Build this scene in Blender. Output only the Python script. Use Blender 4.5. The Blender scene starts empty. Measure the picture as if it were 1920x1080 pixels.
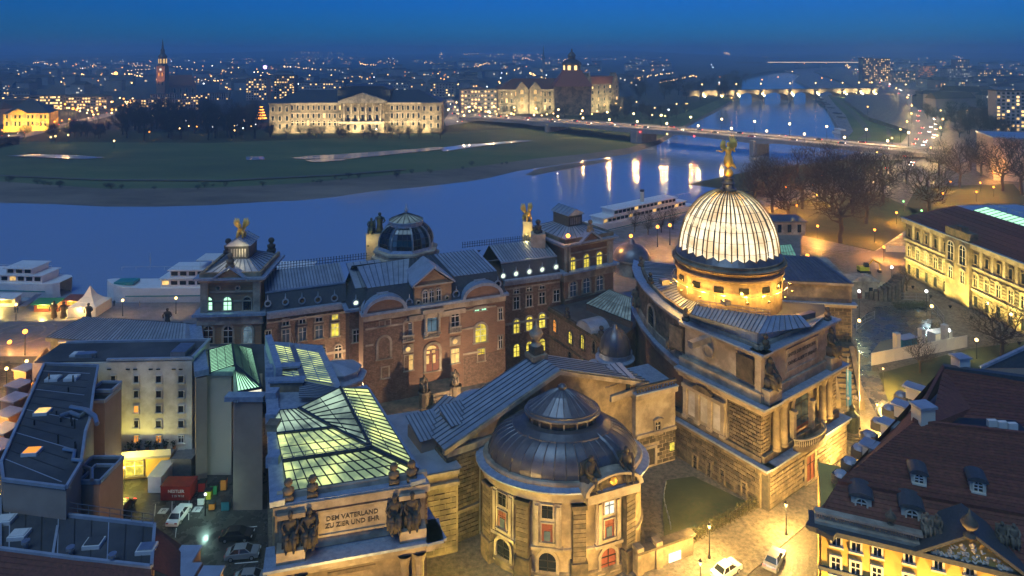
import bpy, math, random
from math import sin, cos, pi, radians, sqrt, atan2, tan
from mathutils import Vector, Matrix
random.seed(7)
SC = bpy.context.scene
ORD = 'first second third fourth fifth sixth seventh eighth ninth tenth eleventh twelfth thirteenth fourteenth fifteenth sixteenth seventeenth eighteenth nineteenth twentieth twenty-first twenty-second twenty-third twenty-fourth twenty-fifth twenty-sixth'.split()
COL = SC.collection
# ------------------------------------------------------------------ camera
F, CX, HY, CH = 1300.0, 960.0, 95.0, 67.0      # focal length in photo pixels, principal column, horizon row, eye height
cam = bpy.data.cameras.new('camera'); camo = bpy.data.objects.new('camera', cam); COL.objects.link(camo)
cam.sensor_width = 36.0; cam.lens = F / 1920 * 36.0; cam.shift_y = -(540 - HY) / 1920
cam.clip_start = 1.0; cam.clip_end = 40000
camo.location = (0, 0, CH); camo.rotation_euler = (pi / 2, 0, 0)
SC.camera = camo
# ------------------------------------------------------------------ sky, weak dusk light, exposure
W = bpy.data.worlds.new('World'); SC.world = W; W.use_nodes = True
nt = W.node_tree; nt.nodes.clear()
sky = nt.nodes.new('ShaderNodeTexSky'); sky.sky_type = 'NISHITA'; sky.sun_disc = False
sky.sun_elevation = radians(8); sky.sun_rotation = radians(200); sky.altitude = 100
sky.air_density = 1.0; sky.dust_density = 0.1; sky.ozone_density = 6.0
tint = nt.nodes.new('ShaderNodeMix'); tint.data_type = 'RGBA'; tint.blend_type = 'MULTIPLY'
tint.inputs[0].default_value = 1.0; tint.inputs[7].default_value = (0.012, 0.50, 1.35, 1)
bg = nt.nodes.new('ShaderNodeBackground'); bg.inputs[1].default_value = 0.066
wo = nt.nodes.new('ShaderNodeOutputWorld')
nt.links.new(sky.outputs[0], tint.inputs[6]); nt.links.new(tint.outputs[2], bg.inputs[0]); nt.links.new(bg.outputs[0], wo.inputs[0])
sun = bpy.data.lights.new('dusk_light', 'SUN'); suno = bpy.data.objects.new('dusk_light', sun); COL.objects.link(suno)
sun.energy = 1.15; sun.angle = radians(40); sun.color = (0.44, 0.72, 1.0)
suno.rotation_euler = (radians(27), 0, radians(-25))
SC.view_settings.view_transform = 'Standard'; SC.view_settings.look = 'None'
SC.view_settings.gamma = 1.0; SC.view_settings.exposure = 0.35; SC.view_settings.use_curve_mapping = False
SC.render.engine = 'CYCLES'
cy = SC.cycles
cy.use_denoising = True; cy.max_bounces = 4; cy.diffuse_bounces = 2; cy.glossy_bounces = 2; cy.transmission_bounces = 2
cy.transparent_max_bounces = 6; cy.volume_bounces = 0; cy.sample_clamp_indirect = 3.0; cy.caustics_reflective = False; cy.caustics_refractive = False
try: cy.use_light_tree = True
except Exception: pass

# ------------------------------------------------------------------ photo pixel -> place
def at(x, y, D): return Vector(((x - CX) / F * D, D, CH - (y - HY) / F * D))
def gz(x, y, z=0.0): return at(x, y, F * (CH - z) / (y - HY))       # where the line of sight meets the level z
def px(X, D): return CX + X / D * F
def V2(p): return Vector((p[0], p[1]))
def lerp(a, b, t): return a + (b - a) * t

# ------------------------------------------------------------------ materials
MATS = {}
def _mat(name):
    m = bpy.data.materials.new(name); m.use_nodes = True; n = m.node_tree; n.nodes.clear()
    out = n.nodes.new('ShaderNodeOutputMaterial'); MATS[name] = m
    return m, n, out
def M(name, col, rough=.75, col2=None, scale=1.0, bump=0.0, metal=0.0, rnd=0.0, spec=.35, col3=None, scale3=.08, stretch=(1, 1, 1), lo=.35, hi=.65, bscale=None, rough2=None):
    """stone, plaster, metal ... : two colours mixed by noise in place, a third by a broad noise, a tint that varies from piece to piece"""
    m, n, out = _mat(name); N = n.nodes.new; L = n.links.new
    b = N('ShaderNodeBsdfPrincipled'); L(b.outputs[0], out.inputs[0])
    b.inputs['Roughness'].default_value = rough; b.inputs['Metallic'].default_value = metal
    b.inputs['Specular IOR Level'].default_value = spec
    g = N('ShaderNodeNewGeometry'); mp = N('ShaderNodeMapping'); L(g.outputs['Position'], mp.inputs[0]); mp.inputs['Scale'].default_value = stretch
    cur = None
    def rgb(c):
        x = N('ShaderNodeRGB'); x.outputs[0].default_value = (*c, 1); return x.outputs[0]
    cur = rgb(col)
    def mix(fac, a, c, mode='MIX'):
        x = N('ShaderNodeMix'); x.data_type = 'RGBA'; x.blend_type = mode
        if isinstance(fac, float): x.inputs[0].default_value = fac
        else: L(fac, x.inputs[0])
        L(a, x.inputs[6]); L(c, x.inputs[7]); return x.outputs[2]
    def noise(s, det=6):
        t = N('ShaderNodeTexNoise'); t.inputs['Scale'].default_value = s; t.inputs['Detail'].default_value = det; t.inputs['Roughness'].default_value = .62
        L(mp.outputs[0], t.inputs[0]); return t.outputs[0]
    def ramp(src, a, c):
        r = N('ShaderNodeMapRange'); r.inputs[1].default_value = a; r.inputs[2].default_value = c; L(src, r.inputs[0]); return r.outputs[0]
    nz = noise(scale)
    if col2: cur = mix(ramp(nz, lo, hi), cur, rgb(col2))
    if col3: cur = mix(ramp(noise(scale3, 4), .42, .62), cur, rgb(col3))
    if rnd:
        oi = N('ShaderNodeObjectInfo'); r = N('ShaderNodeMapRange'); r.inputs[3].default_value = 1 - rnd; r.inputs[4].default_value = 1 + rnd
        L(oi.outputs['Random'], r.inputs[0])
        cc = N('ShaderNodeCombineColor'); [L(r.outputs[0], cc.inputs[k]) for k in range(3)]
        cur = mix(1.0, cur, cc.outputs[0], 'MULTIPLY')
    L(cur, b.inputs['Base Color'])
    if rough2 is not None:
        r = N('ShaderNodeMapRange'); r.inputs[1].default_value = .4; r.inputs[2].default_value = .6; r.inputs[3].default_value = rough; r.inputs[4].default_value = rough2
        L(noise(scale3 * 2, 4), r.inputs[0]); L(r.outputs[0], b.inputs['Roughness'])
    if bump:
        bp = N('ShaderNodeBump'); bp.inputs['Strength'].default_value = bump; bp.inputs['Distance'].default_value = .1
        L(noise(bscale or scale * 3), bp.inputs['Height']); L(bp.outputs[0], b.inputs['Normal'])
    return m
def BRICK(name, c1, c2, mortar, scale=1.0, w=.5, h=.25, ms=.02, rough=.8, ivy=None, rot=0.0, bump=.3):
    """courses on vertical walls or on pavements: a brick pattern laid along the wall's own horizontal direction"""
    m, n, out = _mat(name); N = n.nodes.new; L = n.links.new
    b = N('ShaderNodeBsdfPrincipled'); L(b.outputs[0], out.inputs[0]); b.inputs['Roughness'].default_value = rough
    tc = N('ShaderNodeNewGeometry'); sp = N('ShaderNodeSeparateXYZ'); cb = N('ShaderNodeCombineXYZ')
    mp = N('ShaderNodeMapping'); mp.inputs['Rotation'].default_value = (0, 0, -rot); L(tc.outputs['Position'], mp.inputs[0]); L(mp.outputs[0], sp.inputs[0])
    ad = N('ShaderNodeMath'); ad.operation = 'ADD'; L(sp.outputs[0], ad.inputs[0]); L(sp.outputs[1], ad.inputs[1])
    L(ad.outputs[0], cb.inputs[0]); L(sp.outputs[2], cb.inputs[1])
    t = N('ShaderNodeTexBrick'); L(cb.outputs[0], t.inputs[0]); t.inputs['Color1'].default_value = (*c1, 1); t.inputs['Color2'].default_value = (*c2, 1); t.inputs['Mortar'].default_value = (*mortar, 1)
    t.inputs['Scale'].default_value = scale; t.inputs['Mortar Size'].default_value = ms; t.inputs['Brick Width'].default_value = w; t.inputs['Row Height'].default_value = h
    nz = N('ShaderNodeTexNoise'); nz.inputs['Scale'].default_value = .5; nz.inputs['Detail'].default_value = 8; L(tc.outputs['Position'], nz.inputs[0])
    mx = N('ShaderNodeMix'); mx.data_type = 'RGBA'; mx.blend_type = 'MULTIPLY'; mx.inputs[0].default_value = .55
    L(t.outputs[0], mx.inputs[6]); L(nz.outputs[0], mx.inputs[7]); cur = mx.outputs[2]
    if ivy:
        n2 = N('ShaderNodeTexNoise'); n2.inputs['Scale'].default_value = 1.6; n2.inputs['Detail'].default_value = 10; n2.inputs['Roughness'].default_value = .75; L(tc.outputs['Position'], n2.inputs[0])
        r = N('ShaderNodeMapRange'); r.inputs[1].default_value = .44; r.inputs[2].default_value = .56; L(n2.outputs[0], r.inputs[0])
        m2 = N('ShaderNodeMix'); m2.data_type = 'RGBA'; L(r.outputs[0], m2.inputs[0]); L(cur, m2.inputs[6]); m2.inputs[7].default_value = (*ivy, 1); cur = m2.outputs[2]
    L(cur, b.inputs['Base Color'])
    bp = N('ShaderNodeBump'); bp.inputs['Strength'].default_value = bump; bp.inputs['Distance'].default_value = .05; L(t.outputs['Fac'], bp.inputs['Height']); bp.invert = True; L(bp.outputs[0], b.inputs['Normal'])
    return m
def EMIT(name, col, s, sample=False, var=0.0, scale=.4, dark=None, rnd=0.0):
    """something that gives off light: lamp glass, lit panes"""
    m, n, out = _mat(name); N = n.nodes.new; L = n.links.new
    e = N('ShaderNodeEmission'); L(e.outputs[0], out.inputs[0]); e.inputs[0].default_value = (*col, 1); e.inputs[1].default_value = s
    last = None
    if var:
        g = N('ShaderNodeNewGeometry'); t = N('ShaderNodeTexNoise'); t.inputs['Scale'].default_value = scale; t.inputs['Detail'].default_value = 3; L(g.outputs['Position'], t.inputs[0])
        r = N('ShaderNodeMapRange'); r.inputs[1].default_value = .38; r.inputs[2].default_value = .6; r.inputs[3].default_value = s * (1 - var); r.inputs[4].default_value = s; L(t.outputs[0], r.inputs[0])
        L(r.outputs[0], e.inputs[1]); last = r.outputs[0]
        if dark:
            mx = N('ShaderNodeMix'); mx.data_type = 'RGBA'; mx.inputs[6].default_value = (*dark, 1); mx.inputs[7].default_value = (*col, 1)
            r2 = N('ShaderNodeMapRange'); r2.inputs[1].default_value = .38; r2.inputs[2].default_value = .6; L(t.outputs[0], r2.inputs[0]); L(r2.outputs[0], mx.inputs[0]); L(mx.outputs[2], e.inputs[0])
    if rnd:
        oi = N('ShaderNodeObjectInfo'); r = N('ShaderNodeMapRange'); r.inputs[3].default_value = 1 - rnd; r.inputs[4].default_value = 1 + rnd * .4; L(oi.outputs['Random'], r.inputs[0])
        mu = N('ShaderNodeMath'); mu.operation = 'MULTIPLY'; mu.inputs[1].default_value = s; L(r.outputs[0], mu.inputs[0])
        if last: L(last, mu.inputs[1])
        L(mu.outputs[0], e.inputs[1])
    if not sample:
        try: m.cycles.emission_sampling = 'NONE'
        except Exception: pass
    return m

M('sandstone', (.32, .255, .165), .8, (.17, .135, .09), .7, .25, rnd=.22, col3=(.09, .072, .055), scale3=.2)
M('dark_stone', (.15, .118, .08), .85, (.05, .042, .033), .9, .4, rnd=.35)
M('pale_stone', (.43, .37, .28), .75, (.33, .275, .20), .8, .15, rnd=.08, col3=(.20, .165, .125), scale3=.3)
M('black_stone', (.035, .03, .026), .8, (.07, .06, .05), 2.0, .4)
M('lead', (.37, .41, .47), .38, (.27, .30, .35), .5, .12, metal=.3, rnd=.12, spec=.5)
M('lead_ledge', (.29, .35, .45), .45, (.18, .23, .32), 1.6, .15, metal=.25, rnd=.06, spec=.5)
M('copper_brown', (.14, .14, .155), .34, (.09, .09, .105), .7, .1, metal=.45, rnd=.15)
M('seam', (.11, .13, .165), .5, metal=.3)  # seam shading put into the colour, darker than the roof sheets
M('slate', (.055, .062, .072), .5, (.035, .04, .048), 3.0, .3, rnd=.1)
BRICK('brick', (.42, .25, .12), (.35, .20, .095), (.30, .24, .18), 1.0, .9, .3, .03, ivy=None)
BRICK('brick_ivy', (.26, .145, .095), (.20, .11, .075), (.34, .27, .21), 1.0, .9, .3, .03, ivy=(.115, .07, .045))
BRICK('brick_red', (.29, .155, .095), (.23, .12, .075), (.24, .18, .14), 1.0, .9, .3, .03)
M('plaster_white', (.60, .58, .53), .85, (.54, .51, .46), .4, .1, col3=(.36, .33, .28), scale3=.25)
M('plaster_beige', (.47, .39, .31), .85, (.43, .355, .28), .25, .08, col3=(.36, .30, .24), scale3=.1)
M('plaster_brown', (.34, .25, .19), .85, (.29, .21, .16), .5, .1)
M('plaster_yellow', (.62, .40, .09), .8, (.55, .35, .08), .5, .08, col3=(.50, .31, .07), scale3=.2)
M('roof_felt', (.050, .054, .062), .75, (.034, .037, .043), .35, .25, col3=(.075, .078, .085), scale3=.12)
M('roof_tile', (.15, .048, .03), .7, (.09, .03, .02), 2.5, .5, rnd=.22)
M('roof_tile_dark', (.17, .055, .034), .65, (.095, .034, .022), 2.0, .5, rnd=.2)
M('white_paint', (.62, .62, .60), .5, (.54, .54, .52), 1.0)
M('cream_paint', (.60, .54, .42), .6)
M('wood_red', (.22, .065, .04), .55, (.16, .045, .03), 3.0)
M('metal_grey', (.30, .31, .33), .4, (.22, .23, .25), 1.5, metal=.7)
M('galvanised', (.42, .44, .46), .35, (.33, .35, .38), 1.2, metal=.75)
M('iron', (.028, .028, .03), .5, metal=.5)
M('bar_dark', (.035, .045, .055), .45, metal=.4)
M('gold', (.95, .60, .13), .32, (.85, .48, .09), 2.0, metal=.45)
M('gold_rib', (.55, .34, .12), .4, (.42, .25, .09), 1.0, metal=.8)
M('bronze', (.05, .055, .045), .5, (.10, .12, .09), 1.5, metal=.6)
M('glass_dark', (.012, .015, .02), .12, spec=.6)
M('glass_blue', (.05, .08, .12), .12, (.09, .13, .17), .7, spec=.7)
M('asphalt', (.045, .044, .043), .35, (.028, .028, .028), .8, .15, rough2=.7, scale3=.15)
M('asphalt_wet', (.05, .047, .042), .12, (.03, .03, .028), .5, .12, rough2=.4, scale3=.2)
M('cobble', (.17, .14, .105), .45, (.065, .055, .042), 1.6, .8, bscale=4.0, rough2=.7, scale3=.2)
M('cobble_dark', (.11, .095, .075), .4, (.035, .03, .026), 2.2, .8, bscale=4.5)
M('paving', (.20, .175, .15), .35, (.14, .125, .11), .9, .2, rough2=.6, scale3=.12)
M('gravel', (.13, .12, .10), .9, (.08, .075, .065), 3.0, .5)
M('lawn', (.055, .07, .022), .95, (.085, .075, .03), 1.5, .5, col3=(.045, .05, .018), scale3=.12)
M('lawn_dark', (.028, .04, .014), .95, (.045, .05, .02), 1.0, .5)
M('meadow', (.075, .115, .036), .95, (.12, .135, .05), .05, .25, col3=(.058, .08, .032), scale3=.012, stretch=(.35, 1, 1))
M('sand', (.17, .135, .10), .9, (.10, .08, .062), .12, .3, col3=(.22, .175, .13), scale3=.02, stretch=(.35, 1, 1))
M('city_ground', (.040, .036, .034), .9, (.025, .024, .024), .03)
M('bark', (.062, .046, .034), .9, (.040, .030, .022), 3.0)
M('bark_light', (.085, .068, .035), .9, (.06, .05, .025), 3.0)
M('far_bark', (.034, .028, .026), .95)
M('hedge', (.05, .058, .02), .95, (.085, .062, .025), 3.0, .6)
M('far_wall', (.25, .22, .20), .85, (.18, .16, .15), .05, rnd=.45)
M('far_roof', (.060, .048, .046), .8, (.045, .04, .042), .05, rnd=.4)
M('far_block', (.26, .255, .25), .8, (.20, .20, .20), .05, rnd=.25)
M('concrete', (.28, .26, .24), .8, (.20, .19, .175), .2, .15)
M('boat_white', (.70, .70, .68), .4, (.62, .62, .60), .5)
M('boat_teal', (.02, .22, .22), .4)
M('canvas', (.72, .64, .50), .8)
M('car_white', (.70, .70, .68), .25, spec=.6); M('car_silver', (.36, .38, .41), .25, metal=.5); M('car_black', (.015, .015, .018), .2, spec=.6); M('car_blue', (.02, .035, .09), .25, spec=.6); M('car_red', (.30, .02, .015), .3)
M('rubber', (.012, .012, .012), .8)
M('container_red', (.26, .02, .012), .5, (.18, .015, .01), 1.0)
M('yellow_machine', (.62, .50, .03), .45)
M('orange_bin', (.75, .22, .03), .5); M('green_bin', (.04, .22, .08), .5); M('cyan_bin', (.04, .20, .24), .5)
M('hoarding', (.66, .60, .48), .7, (.60, .54, .42), .6)
M('terracotta', (.40, .17, .07), .8, (.30, .12, .05), 2.0)
# water: a wet surface with long low ripples
m, n, out = _mat('river_water'); N = n.nodes.new; L = n.links.new
b = N('ShaderNodeBsdfPrincipled'); L(b.outputs[0], out.inputs[0]); b.inputs['Base Color'].default_value = (.24, .29, .36, 1); b.inputs['Roughness'].default_value = .10; b.inputs['Specular IOR Level'].default_value = 1.0; b.inputs['IOR'].default_value = 1.5
g = N('ShaderNodeNewGeometry'); t = N('ShaderNodeTexNoise'); t.inputs['Scale'].default_value = .5; t.inputs['Detail'].default_value = 4; mp = N('ShaderNodeMapping'); mp.inputs['Scale'].default_value = (.16, 1.2, 1); L(g.outputs['Position'], mp.inputs[0]); L(mp.outputs[0], t.inputs[0])
bp = N('ShaderNodeBump'); bp.inputs['Strength'].default_value = .28; bp.inputs['Distance'].default_value = .25; L(t.outputs[0], bp.inputs['Height']); L(bp.outputs[0], b.inputs['Normal'])
# lit things
EMIT('pane_yellow', (1.0, .80, .10), 1.05, var=.45, scale=1.3, rnd=.3)
EMIT('pane_warm', (1.0, .62, .20), 1.15, var=.35, scale=1.2, rnd=.3)
EMIT('pane_orange', (1.0, .36, .06), .95, rnd=.4)
EMIT('pane_white', (1.0, .93, .70), 1.2, var=.3, scale=1.0)
EMIT('pane_green', (.46, 1.0, .62), 1.5, var=.2, scale=.5, rnd=.12, sample=True)
EMIT('pane_bluegrey', (.30, .48, .62), .30, var=.5, scale=.6)
EMIT('hall_glass', (.88, 1.0, .34), 1.15, var=.66, scale=.30, dark=(.45, .66, .40), rnd=.18, sample=True)
EMIT('hall_glass_blue', (.62, .88, .66), .62, var=.55, scale=.25, dark=(.30, .45, .45), rnd=.25)
EMIT('dome_glass', (1.0, .84, .56), 1.35, var=.30, scale=.35, dark=(1.0, .70, .38), rnd=.16, sample=True)
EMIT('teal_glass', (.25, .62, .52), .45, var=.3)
EMIT('lamp_warm', (1.0, .62, .20), 6.0); EMIT('lamp_orange', (1.0, .30, .035), 6.0); EMIT('lamp_white', (.95, .97, 1.0), 6.0)
EMIT('lamp_green', (.35, 1.0, .30), 4.0); EMIT('lamp_red', (1.0, .05, .04), 8.0); EMIT('far_warm', (1.0, .58, .20), 9.0); EMIT('far_orange', (1.0, .38, .08), 7.0); EMIT('far_white', (.85, .92, 1.0), 6.0); EMIT('far_violet', (.75, .4, 1.0), 6.0)
EMIT('far_pane', (1.0, .62, .22), 2.2, rnd=.55); EMIT('far_pane_white', (.95, .90, .72), 1.2, rnd=.5)
EMIT('bridge_globe', (1.0, .66, .26), 11.0); EMIT('head_light', (1.0, .92, .72), 9.0); EMIT('tail_light', (1.0, .05, .03), 5.0)
EMIT('bridge_band', (1.0, .74, .45), 2.0); EMIT('poster', (1.0, .90, .66), 1.6); EMIT('oculus', (.80, 1.0, .75), 1.1)

# ------------------------------------------------------------------ mesh building
ORG = {}
def tag(o, label=None, cat=None, group=None, kind=None):
    if label: o['label'] = label
    if cat: o['category'] = cat
    if group: o['group'] = group
    if kind: o['kind'] = kind
    return o
def thing(name, label, cat, loc=(0, 0, 0), group=None):
    o = bpy.data.objects.new(name, None); COL.objects.link(o); o.location = loc; o.empty_display_size = .5
    ORG[o.name] = Vector(loc); return tag(o, label, cat, group)
class MB:
    def __init__(s): s.v = []; s.f = []
    def add(s, vs, fs):
        k = len(s.v); s.v.extend([tuple(p) for p in vs]); s.f.extend([tuple(i + k for i in f) for f in fs]); return s
    def box(s, c, d, rz=0.0):
        x, y, z = d[0] / 2, d[1] / 2, d[2] / 2; ca, sa = cos(rz), sin(rz); P = []
        for zz in (-z, z):
            for (a, b) in ((-x, -y), (x, -y), (x, y), (-x, y)): P.append((c[0] + a * ca - b * sa, c[1] + a * sa + b * ca, c[2] + zz))
        return s.add(P, [(3, 2, 1, 0), (4, 5, 6, 7), (0, 1, 5, 4), (1, 2, 6, 5), (2, 3, 7, 6), (3, 0, 4, 7)])
    def hexa(s, P): return s.add(P, [(3, 2, 1, 0), (4, 5, 6, 7), (0, 1, 5, 4), (1, 2, 6, 5), (2, 3, 7, 6), (3, 0, 4, 7)])
    def prism(s, poly, z0, z1, top=None):
        n = len(poly); top = top or poly
        return s.add([(p[0], p[1], z0) for p in poly] + [(p[0], p[1], z1) for p in top], [tuple(range(n - 1, -1, -1)), tuple(range(n, 2 * n))] + [(i, (i + 1) % n, n + (i + 1) % n, n + i) for i in range(n)])
    def quad(s, *P): return s.add(P, [tuple(range(len(P)))])
    def slab(s, P, t):
        """a polygon in space given a thickness straight down"""
        n = len(P); return s.add([tuple(p) for p in P] + [(p[0], p[1], p[2] - t) for p in P], [tuple(range(n)), tuple(range(2 * n - 1, n - 1, -1))] + [(i, n + i, n + (i + 1) % n, (i + 1) % n) for i in range(n)])
    def tube(s, pts, r, n=6, cap=True):
        pts = [Vector(p) for p in pts]; rr = r if isinstance(r, (list, tuple)) else [r] * len(pts); base = len(s.v); m = len(pts)
        for i, p in enumerate(pts):
            d = (pts[min(i + 1, m - 1)] - pts[max(i - 1, 0)]).normalized(); a = d.cross(Vector((0, 0, 1)) if abs(d.z) < .9 else Vector((1, 0, 0))).normalized(); b = d.cross(a)
            for k in range(n):
                t = 2 * pi * k / n; s.v.append(tuple(p + (a * cos(t) + b * sin(t)) * rr[i]))
        for i in range(m - 1):
            for k in range(n): s.f.append((base + i * n + k, base + i * n + (k + 1) % n, base + (i + 1) * n + (k + 1) % n, base + (i + 1) * n + k))
        if cap: s.f.append(tuple(base + k for k in range(n - 1, -1, -1))); s.f.append(tuple(base + (m - 1) * n + k for k in range(n)))
        return s
    def bar(s, a, b, w, h):
        """a straight bar from a to b, w wide and h high"""
        a, b = Vector(a), Vector(b); d = (b - a).normalized(); x = d.cross(Vector((0, 0, 1))); x = x.normalized() if x.length > 1e-4 else Vector((1, 0, 0)); u = x.cross(d)
        x *= w / 2; u *= h / 2; return s.hexa([a - x - u, a + x - u, b + x - u, b - x - u, a - x + u, a + x + u, b + x + u, b - x + u])
    def lathe(s, c, prof, n=24, sx=1.0, sy=1.0, a0=0.0, a1=2 * pi, rot=0.0):
        full = abs(a1 - a0 - 2 * pi) < 1e-6; k = n if full else n + 1; base = len(s.v); ca, sa = cos(rot), sin(rot)
        for (r, z) in prof:
            for i in range(k):
                t = a0 + (a1 - a0) * i / n; x, y = r * cos(t) * sx, r * sin(t) * sy; s.v.append((c[0] + x * ca - y * sa, c[1] + x * sa + y * ca, c[2] + z))
        for j in range(len(prof) - 1):
            for i in range(n if full else n):
                i2 = (i + 1) % k; s.f.append((base + j * k + i, base + j * k + i2, base + (j + 1) * k + i2, base + (j + 1) * k + i))
        return s
    def ball(s, c, r, n=8, sz=1.0):
        return s.lathe(c, [(max(r * cos(-pi / 2 + pi * i / n), .001), r * sz * sin(-pi / 2 + pi * i / n)) for i in range(n + 1)], n + 2)
    def mesh(s, name, mat, smooth=False, org=None):
        me = bpy.data.meshes.new(name); o = org or Vector((0, 0, 0))
        me.from_pydata([(p[0] - o[0], p[1] - o[1], p[2] - o[2]) for p in s.v] if org is not None else s.v, [], s.f)
        me.materials.append(MATS[mat])
        if smooth: me.polygons.foreach_set('use_smooth', [True] * len(me.polygons))
        return me
    def build(s, name, mat, parent=None, smooth=False, label=None, cat=None, group=None, kind=None):
        org = ORG[parent.name] if parent is not None else Vector((0, 0, 0))
        ob = bpy.data.objects.new(name, s.mesh(name, mat, smooth, org)); COL.objects.link(ob)
        if parent is not None: ob.parent = parent
        ORG[ob.name] = org; return tag(ob, label, cat, group, kind)
def inst(name, me, loc, rz=0.0, parent=None, scale=None, rot=None):
    o = bpy.data.objects.new(name, me); COL.objects.link(o)
    o.location = Vector(loc) - (ORG[parent.name] if parent is not None else Vector((0, 0, 0)))
    o.rotation_euler = rot if rot else (0, 0, rz)
    if scale is not None: o.scale = scale if hasattr(scale, '__len__') else (scale,) * 3
    if parent is not None: o.parent = parent
    ORG[o.name] = Vector((0, 0, 0)); return o
def sub(name, me, parent):
    o = bpy.data.objects.new(name, me); COL.objects.link(o); o.parent = parent; return o
def light(parent, loc, power, col, r=.25, name='lamp_light'):
    l = bpy.data.lights.new(name, 'POINT'); l.energy = power * 3.2; l.color = col; l.shadow_soft_size = r
    o = bpy.data.objects.new(name, l); COL.objects.link(o); o.location = Vector(loc) - (ORG[parent.name] if parent is not None else Vector((0, 0, 0))); o.parent = parent; return o
def spot(parent, loc, target, power, col, ang=80, r=.2, name='flood_light'):
    l = bpy.data.lights.new(name, 'SPOT'); l.energy = power * 1.5; l.color = col; l.shadow_soft_size = r; l.spot_size = radians(ang); l.spot_blend = .6
    o = bpy.data.objects.new(name, l); COL.objects.link(o); o.location = Vector(loc) - ORG[parent.name]; o.parent = parent
    o.rotation_euler = (Vector(target) - Vector(loc)).to_track_quat('-Z', 'Y').to_euler(); return o
CACHE = {}
def cached(key, fn):
    if key not in CACHE: CACHE[key] = fn()
    return CACHE[key]
R05 = lambda v: max(.1, round(v * 10) / 10)

# ------------------------------------------------------------------ windows: surround (> pane, mullion), all facing local -y
def arc(cx, cz, r, n, a0=0.0, a1=pi): return [(cx + r * cos(a0 + (a1 - a0) * i / n), cz + r * sin(a0 + (a1 - a0) * i / n)) for i in range(n + 1)]
def ring_strip(mb, inner, outer, y0, y1):
    """a band between two outlines (x,z), from y0 (front) back to y1"""
    n = len(inner); k = len(mb.v)
    for (P, y) in ((inner, y0), (outer, y0), (inner, y1), (outer, y1)): mb.v.extend([(p[0], y, p[1]) for p in P])
    for i in range(n - 1):
        a, b, c, d = k + i, k + n + i, k + 2 * n + i, k + 3 * n + i
        mb.f += [(a, b, b + 1, a + 1), (b, d, d + 1, b + 1), (c, a, a + 1, c + 1)]
def win_meshes(kind, w, h, sm, fw, sill=True):
    key = ('win', kind, w, h, sm, fw, sill)
    def mk():
        s, p, b = MB(), MB(), MB(); hw = w / 2
        if kind in ('rect', 'plainrect', 'hood'):
            inn = [(-hw, 0), (-hw, h), (hw, h), (hw, 0)]; out_ = [(-hw - fw, -.0), (-hw - fw, h + fw), (hw + fw, h + fw), (hw + fw, 0)]
            ring_strip(s, inn, out_, -.22, 0)
            p.quad((-hw, -.03, 0), (hw, -.03, 0), (hw, -.03, h), (-hw, -.03, h))
            b.box((0, -.06, h / 2), (.09, .07, h)); b.box((0, -.06, h * .66), (w, .07, .09))
            if kind == 'hood': s.add([(-hw - fw * 1.8, -.4, h + fw * 1.3), (hw + fw * 1.8, -.4, h + fw * 1.3), (0, -.4, h + fw * 1.3 + w * .42), (-hw - fw * 1.8, 0, h + fw * 1.3), (hw + fw * 1.8, 0, h + fw * 1.3), (0, 0, h + fw * 1.3 + w * .42)], [(0, 1, 2), (0, 3, 4, 1), (1, 4, 5, 2), (2, 5, 3, 0)])
        elif kind == 'arch':
            zc = h - hw; A = arc(0, zc, hw, 10); B = arc(0, zc, hw + fw, 10)
            inn = [(hw, 0)] + A + [(-hw, 0)]; out_ = [(hw + fw, 0)] + B + [(-hw - fw, 0)]
            ring_strip(s, inn, out_, -.22, 0)
            p.add([(q[0], -.03, q[1]) for q in inn], [tuple(range(len(inn)))])
            b.box((0, -.06, h / 2), (.10, .07, h)); b.box((0, -.06, zc), (w, .07, .12)); b.box((0, -.06, zc * .5), (w, .07, .07))
        elif kind == 'round':
            inn = arc(0, hw, hw, 16, 0, 2 * pi); out_ = arc(0, hw, hw + fw, 16, 0, 2 * pi); ring_strip(s, inn, out_, -.25, 0)
            p.add([(q[0], -.04, q[1]) for q in inn[:-1]], [tuple(range(16))])
            b.box((0, -.07, hw), (w, .06, .06))
        if sill and kind != 'round': s.box((0, -.17, -.09), (w + 2 * fw + .25, .34, .18))
        return s, p, b
    s, p, b = cached(key, mk)
    return s, p, b, key
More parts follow.
